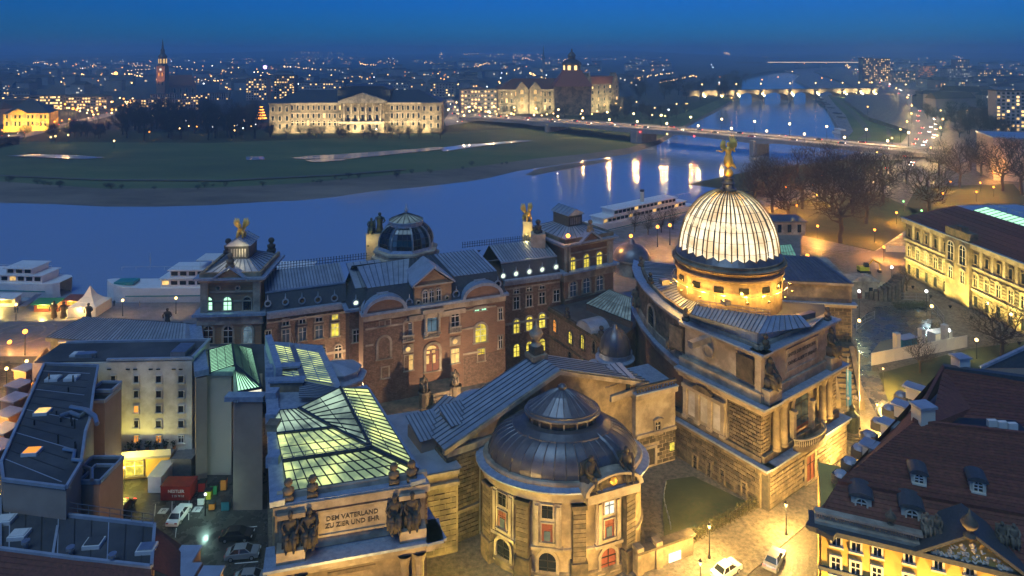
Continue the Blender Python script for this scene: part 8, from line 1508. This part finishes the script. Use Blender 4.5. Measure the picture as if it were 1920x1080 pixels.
# ================================================================== hotel block: three flat-roofed wings round a yard
ho = thing('hotel_block', 'cream hotel with dark flat roofs in three wings round a yard', 'building', (-62, 95, 0)); ZH = 17.5
wA, wB = gz(206, 884, 0), gz(360, 880, 0); fw2 = Fac(wA, wB)
mb = MB(); fw2.box(mb, -12, fw2.len, 0, ZH - .1, -7.2, 0); mb.build('rear_wall', 'plaster_white', ho); mb = MB(); fw2.box(mb, -11.8, fw2.len - .2, ZH - .1, ZH + .1, -7, -.2); mb.build('rear_roof', 'roof_felt', ho)
for o0, o1, u0, u1 in ((-.3, .15, -.5, fw2.len + .2), (-7.4, -7.0, -12.2, fw2.len + .2), (-7, 0, fw2.len - .3, fw2.len + .2)): mb = MB(); fw2.box(mb, u0, u1, ZH + .1, ZH + .45, o0, o1); mb.build('coping', 'lead', ho)
rnw = random.Random(4)
for r, y in enumerate((710, 738, 766, 794, 822, 848)):
    for c, x in enumerate((213, 256, 298, 340)):
        lit = (r, c) in ((2, 0), (2, 1), (4, 0), (4, 1), (4, 2), (5, 3)); fw2.win(ho, x, y - 6, y + 7, 9, 'rect', 'pane_orange' if lit and r < 5 else ('pane_white' if lit else 'glass_dark'), fw=.12, sm='plaster_white', bars='white_paint' if r > 3 else None)
for x in (205, 240, 254, 283, 297, 326, 339): u, z = fw2.uz(x, 692); inst('vent_slot', PANE(.6, .14, 'glass_dark'), fw2.p(u, z, 0), fw2.ang, ho)
def flat(parent, pix, z, z0, wallmat, roofmat='roof_felt', cop=.32, name='wing'):
    P = [gz(x, y, z) for x, y in pix]; Q = [(p.x, p.y) for p in P]; MB().prism(Q, z0, z - .15).build(name + '_wall', wallmat, parent); MB().prism(Q, z - .15, z).build(name + '_roof', roofmat, parent)
    for a, b in zip(P, P[1:] + P[:1]): MB().bar(a + Vector((0, 0, .18)), b + Vector((0, 0, .18)), cop, .36).build('coping', 'lead', parent)
flat(ho, [(83, 684), (184, 688), (176, 730), (168, 790), (160, 812), (152, 870), (124, 917), (6, 902), (2, 870)], ZH, 0, 'plaster_brown', name='long_wing')
flat(ho, [(0, 936), (128, 918), (122, 968), (290, 987), (284, 1066), (140, 1050), (0, 1032)], 14.0, 0, 'plaster_brown', name='front_wing')
# stair shafts stepping down the yard face
for (x, y, w, d, z) in ((193, 742, 3.0, 4.2, 15.6), (200, 728, 3.0, 2.6, 16.2), (180, 884, 4.0, 5.0, 14.4), (183, 892, 2.4, 3.2, 14.8)):
    p = gz(x, y, z); MB().box((p.x, p.y, z / 2), (w, d, z)).build('stair_shaft', 'plaster_brown', ho); MB().box((p.x, p.y, z + .1), (w - .4, d - .4, .2)).build('shaft_roof', 'iron', ho)
    for sx, sy, bw2, bd in ((0, -d / 2, w, .25), (0, d / 2, w, .25), (-w / 2, 0, .25, d), (w / 2, 0, .25, d)): MB().box((p.x + sx, p.y + sy, z + .25), (bw2, bd, .5)).build('shaft_coping', 'lead', ho)
# red tiled slopes at the street front and over the right gable end
tiled(ho, gz(-20, 1120, 11.5), gz(290, 1150, 11.5), gz(284, 1068, 14.1), gz(-20, 1030, 14.1), 1, 8, 'roof_tile'); tiled(ho, gz(430, 1125, 9.5), gz(372, 1045, 9.5), gz(291, 988, 14.1), gz(285, 1067, 14.1), 1, 10, 'roof_tile')
for x, y in ((350, 1042), (348, 1076), (392, 1082)): p = gz(x, y, 12.2); MB().box(p - Vector((0, 0, .8)), (2.0, 2.2, 1.8)).build('dormer', 'plaster_brown', ho); MB().box(p + Vector((0, 0, .15)), (2.3, 2.6, .2)).build('dormer_roof', 'lead', ho)
tiled(ho, gz(-40, 960, 12.0), gz(62, 705, 12.0), gz(80, 686, ZH), gz(0, 872, ZH), 1, 10, 'terracotta')
for i, (x, y) in enumerate(((53, 692), (40, 722), (32, 748), (22, 776), (14, 806), (6, 838))): p = gz(x, y, 15.4); MB().box(p - Vector((.4, 0, .6)), (2.6, 2.0, 1.5), -.3).build('side_dormer', 'plaster_brown', ho); MB().box(p + Vector((-.4, 0, .25)), (3.0, 2.6, .2), -.3).build('side_dormer_roof', 'lead', ho)
# roof clutter
for i in range(13): t_ = (i + .5) / 13; MB().bar(lerp(gz(80, 690, ZH), gz(2, 868, ZH), t_), lerp(gz(180, 694, ZH), gz(126, 915, ZH), t_) - Vector((.8, 0, 0)), .10, .05).build('felt_seam', 'iron' if i % 3 else 'lead', ho)
for i in range(9): t_ = (i + .5) / 9; MB().bar(lerp(gz(4, 938, 14), gz(286, 990, 14), t_), lerp(gz(2, 1028, 14), gz(280, 1062, 14), t_), .10, .05).build('felt_seam', 'iron' if i % 3 else 'lead', ho)
def rooflight(x, y, z, m_, s=1.5): p = gz(x, y, z); MB().box(p + Vector((0, 0, .2)), (s + .3, s * .8 + .3, .4), .1).build('rooflight_kerb', 'white_paint', ho); MB().box(p + Vector((0, 0, .45)), (s, s * .8, .1), .1).build('rooflight', m_, ho)
for x, y, z, m_ in ((80, 775, ZH, 'pane_warm'), (60, 850, ZH, 'pane_orange'), (100, 712, ZH, 'white_paint'), (135, 711, ZH, 'white_paint'), (145, 667, ZH, 'white_paint'), (10, 978, 14, 'white_paint'), (36, 1006, 14, 'white_paint'), (176, 1022, 14, 'roof_felt'), (275, 1032, 14, 'galvanised')): rooflight(x, y, z, m_)
for x, y, z in ((48, 1030, 14), (132, 1042, 14), (211, 1055, 14), (177, 672, ZH)): p = gz(x, y, z); MB().tube([p, p + Vector((0, 0, .7))], .2, 8).build('vent_pipe', 'galvanised', ho); MB().tube([p + Vector((0, 0, .7)), p + Vector((0, 0, .95))], .42, 10).build('vent_cowl', 'galvanised', ho)
for i in range(16): x, y = rnw.uniform(40, 150), rnw.uniform(700, 880); p = gz(x, y, ZH); MB().tube([p, p + Vector((0, 0, rnw.uniform(.4, 1.3)))], .1, 6).build('vent_pipe', 'iron', ho)
def duct(pix, z, r=.28): MB().tube([gz(x, y, z) for x, y in pix], r, 8).build('air_duct', 'galvanised', ho)
duct([(112, 780), (132, 773), (150, 780), (165, 768)], ZH + .5); duct([(132, 763), (160, 768), (178, 780), (182, 795)], ZH + .9); duct([(119, 842), (140, 845), (137, 862), (157, 864)], ZH + .4, .22); duct([(157, 875), (172, 880), (172, 900)], 15.6, .22); MB().box(gz(160, 666, ZH + .3), (2.6, 1.2, .8), .1).build('air_unit', 'galvanised', ho); MB().box(gz(343, 658, ZH + .5), (2.4, 3.6, 1.2)).build('roof_hatch', 'metal_grey', ho)
MB().bar(gz(108, 985, 14.1), gz(98, 1045, 14.1), .25, .12).build('roof_seam', 'lead', ho); MB().bar(gz(4, 945, 14.1), gz(122, 972, 14.1), .2, .1).build('roof_seam', 'lead', ho)
for i in range(9): a = lerp(gz(126, 960, 14.3), gz(288, 983, 14.3), i / 8); MB().bar(a, a + Vector((0, 0, 1.1)), .05, .05).build('rail_post', 'metal_grey', ho)
for zz in (.55, 1.1): MB().bar(gz(126, 960, 14.3) + Vector((0, 0, zz)), gz(288, 983, 14.3) + Vector((0, 0, zz)), .05, .05).build('rail', 'metal_grey', ho)
# roof terrace with lit room at the foot of the rear wall
g = Fac(gz(222, 900), gz(318, 893)); mb = MB(); g.box(mb, 0, g.len, 0, 3.2, -3.5, 0); mb.build('annex_wall', 'plaster_yellow', ho); mb = MB(); g.box(mb, -.3, g.len + .3, 3.2, 3.5, -3.8, .4); mb.build('terrace_floor', 'concrete', ho); mb = MB(); g.box(mb, -.3, g.len + .3, 3.5, 4.5, .25, .35); mb.build('terrace_parapet', 'cream_paint', ho); g.winuz(ho, g.len * .32, .6, 2.6, 2.2, 'rect', 'pane_yellow', fw=.12)
for k in range(6):
    p = g.p(1 + k * 1.35, 3.5, -1.5); t = thing('potted_shrub', 'dark potted shrub on the small roof terrace of the hotel', 'plant', p, 'pots on the hotel terrace'); MB().lathe(p, [(.22, 0), (.3, .5), (.25, .5)], 8).build('pot', 'terracotta', t); mb = MB()
    for i in range(60): q = p + Vector((rnw.uniform(-.4, .4), rnw.uniform(-.4, .4), rnw.uniform(.5, 1.4))); d = Vector((rnw.uniform(-1, 1), rnw.uniform(-1, 1), rnw.uniform(-1, 1))) * .22; e = Vector((rnw.uniform(-1, 1), rnw.uniform(-1, 1), rnw.uniform(-1, 1))) * .22; mb.add([q, q + d, q + d + e, q + e], [(0, 1, 2, 3)])
    mb.build('foliage', 'lawn_dark', t, kind='stuff')
# ================================================================== yard between hotel and annex
sheet2('yard_asphalt', [(205, 1100), (230, 890), (500, 880), (505, 1100)], .012, 'asphalt_wet')
def mark(pix): P = [gz(x, y, .02) for x, y in pix]; MB().add(P, [tuple(range(len(P)))]).build('parking_line', 'white_paint', None, kind='structure')
for x0, y0, x1, y1 in ((291, 945, 289, 968), (322, 940, 321, 978), (354, 938, 353, 975), (440, 1056, 484, 1052), (436, 992, 482, 986), (330, 990, 328, 1008)): mark([(x0, y0), (x0 + 1.4, y0), (x1 + 1.4, y1), (x1, y1)] if abs(x1 - x0) < 20 else [(x0, y0), (x1, y1), (x1, y1 + 1.5), (x0, y0 + 1.5)])
for x, y in ((306, 958), (370, 955)):
    p = gz(x, y, .018); MB().box(p, (1.2, 1.2, .01)).build('parking_sign', 'white_paint', None, kind='structure'); c = bpy.data.curves.new('P', 'FONT'); c.body = 'P'; c.size = 1.0; c.align_x = 'CENTER'; c.align_y = 'CENTER'; o = bpy.data.objects.new('P', c); COL.objects.link(o); me = bpy.data.meshes.new_from_object(o.evaluated_get(bpy.context.evaluated_depsgraph_get())); bpy.data.objects.remove(o); me.materials.clear(); me.materials.append(MATS['asphalt']); o = bpy.data.objects.new('parking_letter', me); COL.objects.link(o); o.location = p + Vector((0, 0, .012)); o['kind'] = 'structure'
car(gz(336, 972), radians(88), 'car_white', 'white car parked in the marked yard bay', lit=False); car(gz(228, 962), radians(-95), 'car_black', 'black car with lit lamps beside the left yard wall', lit=True); car(gz(444, 1010), radians(4), 'car_black', 'black car parked behind the silver one under the beige wall', lit=False); car(gz(455, 1044), radians(8), 'car_silver', 'silver car parked nearest in the yard', lit=False); car(gz(470, 1092), radians(6), 'car_silver', 'grey car at the bottom edge of the yard', lit=False)
def boxthing(name, lab, cat, x, y, d, m_, rz=0, extra=None, parts=('body',)):
    p = gz(x, y); t = thing(name, lab, cat, p); MB().box(p + Vector((0, 0, d[2] / 2 + .12)), d, rz).build('body', m_, t); MB().box(p + Vector((0, 0, d[2] + .17)), (d[0] + .12, d[1] + .12, .1), rz).build('lid', extra or m_, t)
    for sx in (-.42, .42):
        for sy in (-.42, .42): MB().box(p + Vector((d[0] * sx, d[1] * sy, .06)), (.2, .2, .12)).build('foot', 'rubber', t)
    return t, p
t, p = boxthing('skip_container', 'red waste container with white lettering in the yard', 'container', 336, 930, (4.4, 2.4, 2.0), 'container_red', 0); g = Fac((p.x - 2.2, p.y - 1.2), (p.x + 2.2, p.y - 1.2)); text('NESTLER', g, 2.3, 1.45, .62, 'white_paint', t, .02, .01, bold=.01); text('2 25 70 52', g, 2.6, .75, .42, 'white_paint', t, .02, .01)
boxthing('box_trailer', 'white box trailer beside the yard annex', 'trailer', 304, 908, (2.0, 4.6, 2.4), 'white_paint', 0); boxthing('market_cabin', 'grey flat-topped cabin behind the red container', 'cabin', 348, 888, (3.2, 3.0, 3.0), 'metal_grey', 0)
for x, y, m_, lab, d in ((380, 920, 'car_red', 'red bin left of the coloured bins by the beige wall', (1.0, 1.0, 1.3)), (391, 935, 'yellow_machine', 'yellow bin in the row by the beige wall', (.9, .9, 1.2)), (402, 925, 'green_bin', 'green bin in the row by the beige wall', (1.0, 1.0, 1.3)), (420, 918, 'orange_bin', 'orange bin under the beige wall', (.8, .8, 1.6)), (424, 955, 'cyan_bin', 'teal bin nearest the white light', (1.1, 1.0, 1.3)), (398, 955, 'orange_bin', 'small orange crate between the bins', (.8, .7, .9)), (378, 945, 'white_paint', 'white sack bin beside the red container', (.9, .9, 1.0))): boxthing('waste_bin', lab, 'bin', x, y, d, m_, .1, 'iron')
for x, y, h, lab, pw, col in ((233, 905, 3.2, 'wall lamp over the yellow wet yard corner', 700, (1, .85, .15)), (386, 878, 3.6, 'lamp on the foot of the beige wall', 1700, (1, .78, .22)), (385, 955, 3.0, 'white-green lamp among the waste bins', 170, (.55, 1, .85)), (222, 938, 2.6, 'cold lamp beside the parked black car', 120, (.7, .9, 1))): p = gz(x, y + 12); lamp_post(p, h, 'lamp_warm' if col[0] == 1 else 'lamp_white', lab, None, pw, col, .16)
# ================================================================== terrace on the left with the long pavilion
sheet2('promenade', [(-120, 668), (-120, 604), (90, 602), (366, 600), (366, 660), (100, 668)], 5.6, 'paving'); 
for k, r in enumerate((6.6, 4.6)): mb = MB(); c = gz(40, 625, 5.63); mb.lathe(c, [(r, .002 + .003 * k), (r - .5, .002 + .003 * k)], 40); struct('paving_ring', mb, 'pale_stone')
tp = thing('terrace_pavilion', 'long low pavilion with ribbed lead roof and dark statues on terrace', 'pavilion', gz(210, 650, 5.6)); g = Fac(gz(95, 628, 12.4), gz(345, 646, 12.4)); d_ = 9.0
mb = MB(); g.box(mb, 0, g.len, 0, 12.0, -d_, 0); mb.build('wall', 'sandstone', tp); mb = MB(); g.box(mb, -.6, g.len + .6, 11.4, 12.0, -d_, .6); g.box(mb, 0, g.len, 9.0, 9.4, 0, .3); mb.build('cornice', 'sandstone', tp)
for k in range(11): g.winuz(tp, g.len * (k + .5) / 11, 6.6, 1.2, 2.2, 'arch', 'pane_warm' if k in (2, 6) else 'glass_dark', fw=.25, bars=None)
ra, rb2 = g.p(3, 14.2, -d_ * .55), g.p(g.len - 3, 14.2, -d_ * .55); roof_panels(tp, g.p(-.4, 12.1, .4), g.p(g.len + .4, 12.1, .4), rb2, ra, 40); roof_panels(tp, g.p(g.len + .4, 12.1, -d_), g.p(-.4, 12.1, -d_), ra, rb2, 30); MB().add([g.p(-.4, 12.1, .4), ra, g.p(-.4, 12.1, -d_)], [(0, 1, 2)]).build('roof_end', 'lead', tp); MB().add([g.p(g.len + .4, 12.1, .4), rb2, g.p(g.len + .4, 12.1, -d_)], [(0, 1, 2)]).build('roof_end', 'lead', tp)
for x, lab in ((101, 'dark statue at the left end of the long terrace pavilion'), (119, 'second dark statue on the left of the long terrace pavilion'), (166, 'dark statue before the glowing white tent'), (314, 'dark lone statue right on the long terrace pavilion roof')): u, _ = g.uz(x, 610, -d_ + .5); statue('stand', 'black_stone', g.p(u, 12.1, -d_ + .5), 3.4, 0, lab)
p = gz(340, 612, 13); MB().lathe(p, [(1.5, -1.2), (1.6, -.2), (.9, .4), (.1, .9)], 4).build('roof_cap', 'black_stone', tp)
head_lamp(47, 620, 4.5, 'lamp_orange', 'bright orange lamp on the round paved plaza', 14000, ORA, 5.6, .45, 'ball'); head_lamp(200, 655, 3, 'lamp_warm', 'added golden lamp brightening the long terrace pavilion front', 3500, (1, .55, .1), 4, .3, 'ball'); head_lamp(18, 640, 4, 'lamp_orange', 'orange lamp on the terrace stairs', 2600, ORA, 2, .4, 'ball')  # the lamp before the pavilion is added to brighten its front
for i, (x, y) in enumerate(((20, 760), (34, 720), (8, 800), (12, 690), (50, 676))): head_lamp(x, y, 4, 'lamp_warm', ['golden lamp in the narrow street, nearest', 'golden lamp in the narrow street, second from near', 'golden lamp under the side dormers', 'golden lamp at the foot of the terrace stairs', 'golden lamp beside the hotel gutter'][i], 5200, (1, .6, .12), 3, .3, 'ball')
stl = thing('terrace_stair', 'golden-lit broad stair descending from the terrace at left edge', 'stair', gz(20, 700, 2))
for k in range(14): a, b = gz(-30, 668 + k * 4.5, 5.4 - .38 * k), gz(72 - k * 2, 664 + k * 4.5, 5.4 - .38 * k); MB().bar(a - Vector((0, 0, .2)), b - Vector((0, 0, .2)), 1.0, .4).build('step', 'sandstone', stl)
MB().bar(gz(88, 655, 6.2), gz(22, 740, 1.4), .5, 1.2).build('balustrade', 'sandstone', stl)
for x, y, lab in ((-30, 800, 'added unseen golden lamp lighting the hotel side dormers'), (-10, 700, 'added unseen golden lamp lighting the top of the narrow street')): head_lamp(x, y, 16, 'lamp_warm', lab, 16000, (1, .45, .06), 0, .4, 'ball')  # tall lamps added out of view to turn roof slope and street golden
# ================================================================== quay: tent, stalls, boats
c = gz(169, 585, -4); tn = thing('peaked_tent', 'glowing cream tent with pointed peak on the quay', 'tent', c); mb = MB(); hw_ = 3.8
mb.lathe(c, [(hw_ * 1.414, 2.6), (hw_ * .9, 3.3), (hw_ * .45, 4.6), (.15, 7.0)], 4, rot=pi / 4); mb.build('canopy', 'canvas', tn); mb = MB(); mb.lathe(c, [(hw_ * 1.41, 0), (hw_ * 1.41, 2.6)], 4, rot=pi / 4); mb.build('side_wall', 'canvas', tn); MB().tube([c, c + Vector((0, 0, 7.2))], .08, 6).build('pole', 'metal_grey', tn)
light(tn, c + Vector((0, -4.6, 2.5)), 420, (1, .62, .2), .3); MB().ball(c + Vector((0, -4.2, 2.5)), .35, 6).build('lantern', 'lamp_warm', tn)
for i, (x, y, w, m_, lab) in enumerate(((86, 585, 6.5, 'green_bin', 'market stall with green lit awning on the quay'), (136, 578, 4, 'wood_red', 'small brown kiosk left of the glowing tent'), (8, 575, 6, 'white_paint', 'pale ticket booth at the left end of the quay'))):
    c = gz(x, y, -4); t = thing('market_stall', lab, 'stall', c); MB().box(c + Vector((0, 1.2, 1.2)), (w, 2.4, 2.4)).build('body', 'wood_red' if i < 2 else 'white_paint', t); MB().hexa([c + Vector((-w / 2 - .3, -1.2, 2.3)), c + Vector((w / 2 + .3, -1.2, 2.3)), c + Vector((w / 2 + .3, 2.6, 2.8)), c + Vector((-w / 2 - .3, 2.6, 2.8)), c + Vector((-w / 2 - .3, -1.2, 2.45)), c + Vector((w / 2 + .3, -1.2, 2.45)), c + Vector((w / 2 + .3, 2.6, 2.95)), c + Vector((-w / 2 - .3, 2.6, 2.95))]).build('awning', m_, t); inst('serving_hatch', PANE(w * .7, 1.0, 'pane_yellow'), c + Vector((0, -.05, 1.5)), 0, t); light(t, c + Vector((0, -1.6, 2.0)), 500, (1, .66, .15), .2)
def ship(name, lab, x0, x1, yw, D2, decks, bow=1, funnel=None):
    """a moored white river boat between photo columns x0 and x1, waterline at row yw"""
    a, b = gz(x0, yw, -7), gz(x1, yw if D2 is None else D2, -7); fs = Fac(a, b); L_ = fs.len; W_ = 9.0; t = thing(name, lab, 'boat', (a + b) / 2); H = lambda u: 4.4 + (1.3 * ((L_ * .12 - u) / (L_ * .12)) if u < L_ * .12 else 0)
    us = [0, .02, .05, .1, .2, .5, .9, .96, 1.0]; wd = [.08, .35, .62, .85, 1, 1, 1, .9, .6]; mb = MB(); n_ = len(us)
    for z, k in ((-7.3, .82), (-5.6, .95), (0, 1)):
        for s in (1, -1):
            for u, w in zip(us, wd): zz = z if z else -7 + H(u * L_); mb.v.append(tuple(fs.p(u * L_, zz, -W_ / 2 + s * w * k * W_ / 2)))
    for r in range(2):
        for s in range(2):
            for i in range(n_ - 1): o = (r * 2 + s) * n_ + i; q = ((r + 1) * 2 + s) * n_ + i; mb.f.append((o, o + 1, q + 1, q))
    for i in range(n_ - 1): mb.f.append((4 * n_ + i, 4 * n_ + i + 1, 5 * n_ + i + 1, 5 * n_ + i))
    mb.build('hull', 'boat_white', t); mb = MB(); fs.box(mb, L_ * .12, L_ * .9, -5.0, -4.7, -.02, .06); mb.build('rubbing_strake', 'boat_teal', t)
    z = -2.6
    for di, (u0, u1, h) in enumerate(decks):
        mb = MB(); fs.box(mb, u0 * L_, u1 * L_, z, z + h - .25, -W_ + 1.2, -.8 - .3 * di); mb.build('deck_house', 'boat_white', t); mb = MB(); fs.box(mb, u0 * L_ - .6, u1 * L_ + .6, z + h - .25, z + h, -W_ + .8, -.3); mb.build('deck_roof', 'boat_white', t); nw = int((u1 - u0) * L_ / 2.4)
        for k in range(nw): inst('cabin_window', PANE(1.8, 1.1, 'glass_dark' if (k + di) % 6 else 'pane_warm'), fs.p((u0 + (u1 - u0) * (k + .5) / nw) * L_, z + h * .5, -.78 - .3 * di), fs.ang, t)
        z += h
    for k in range(14): u = L_ * (.1 + .85 * k / 13); MB().bar(fs.p(u, z, -.5), fs.p(u, z + 1.0, -.5), .06, .06).build('rail_post', 'white_paint', t)
    MB().bar(fs.p(L_ * .1, z + 1, -.5), fs.p(L_ * .95, z + 1, -.5), .06, .06).build('rail', 'white_paint', t)
    if funnel: MB().tube([fs.p(L_ * funnel, z - 1, -W_ / 2), fs.p(L_ * funnel, z + 5, -W_ / 2)], [.9, .8], 12).build('funnel', 'cream_paint', t); MB().tube([fs.p(L_ * funnel, z + 4.2, -W_ / 2), fs.p(L_ * funnel, z + 5.1, -W_ / 2)], .95, 12).build('funnel_top', 'iron', t)
    MB().tube([fs.p(L_ * .2, z, -W_ / 2), fs.p(L_ * .2, z + 4, -W_ / 2)], .08, 5).build('mast', 'white_paint', t); return fs, t, L_
fs, t, L_ = ship('river_boat', 'large white river cruiser with glazed decks moored at the quay', 186, 590, 570, 566, ((.28, .97, 2.7), (.32, .97, 2.5)))
mb = MB(); fs.box(mb, L_ * .44, L_ * .75, 5.0, 5.25, -8, -1); mb.build('sun_canopy', 'white_paint', t); mb = MB(); fs.box(mb, L_ * .05, L_ * .14, -2.2, -1.4, -6, -2); mb.build('winch_deck', 'boat_teal', t)
for k in range(6): MB().bar(fs.p(L_ * (.46 + .055 * k), 2.6, -1), fs.p(L_ * (.46 + .055 * k), 5.0, -1), .1, .1).build('canopy_post', 'white_paint', t)
ship('river_boat', 'smaller white river boat moored at the left edge', -90, 104, 556, 561, ((.05, .85, 2.4), (.5, .75, 2.0)), funnel=None)
ship('paddle_steamer', 'white paddle steamer with tall funnel moored beyond the terrace', 1112, 1305, 448, 402, ((.1, .9, 2.6), (.2, .8, 2.4)), funnel=.52)
gp = thing('gangway', 'covered gangway from the quay to the smaller river boat', 'gangway', gz(50, 575, -4)); MB().bar(gz(42, 575, -3.4), gz(72, 552, -3.4), 1.6, .2).build('walkway', 'metal_grey', gp)
for s in (-.8, .8): MB().bar(gz(42, 575, -2.4) + Vector((s, 0, 0)), gz(72, 552, -2.4) + Vector((s, 0, 0)), .06, .06).build('handrail', 'galvanised', gp)
for x, y in ((30, 600), (230, 592), (330, 588), (100, 598)): head_lamp(x, y - 30, 4.0, 'lamp_warm', 'warm lamp along the quay by the moored boats', 2200, SOD, -4, .34, 'ball', 'lamps of the boat quay')
# a few people strolling on the lower quay
def person_mesh(m_):
    def mk():
        mb = MB(); mb.lathe((0, 0, 0), [(.10, .80), (.18, .88), (.17, 1.05), (.21, 1.35), (.19, 1.45), (.07, 1.50), (.06, 1.55), (.10, 1.62), (.105, 1.70), (.07, 1.77), (.001, 1.79)], 10, 1, .7)
        for s in (-1, 1): mb.tube([(s * .09, 0, .9), (s * .10, .02 * s, .48), (s * .10, -.02, .06), (s * .10, -.14, .03)], [.10, .07, .05, .04], 6); mb.tube([(s * .20, 0, 1.42), (s * .27, .02, 1.14), (s * .25, -.08, .88)], [.06, .05, .035], 6)
        return mb.mesh('person', m_, True)
    return cached(('person', m_), mk)
for i, (x, y) in enumerate(((28, 600), (33, 601), (112, 590), (214, 588), (262, 590))): o = inst('person', person_mesh(('car_black', 'car_blue', 'wood_red', 'iron', 'plaster_brown')[i]), gz(x, y - 14, -4), i * 1.3, None); tag(o, ['person in a black coat strolling at the left end of the quay', 'person in a dark blue coat beside another stroller', 'person in a dark red coat between the quay stalls', 'person in dark clothes walking past the moored cruiser', 'person in a brown coat walking along the empty quay'][i], 'person')
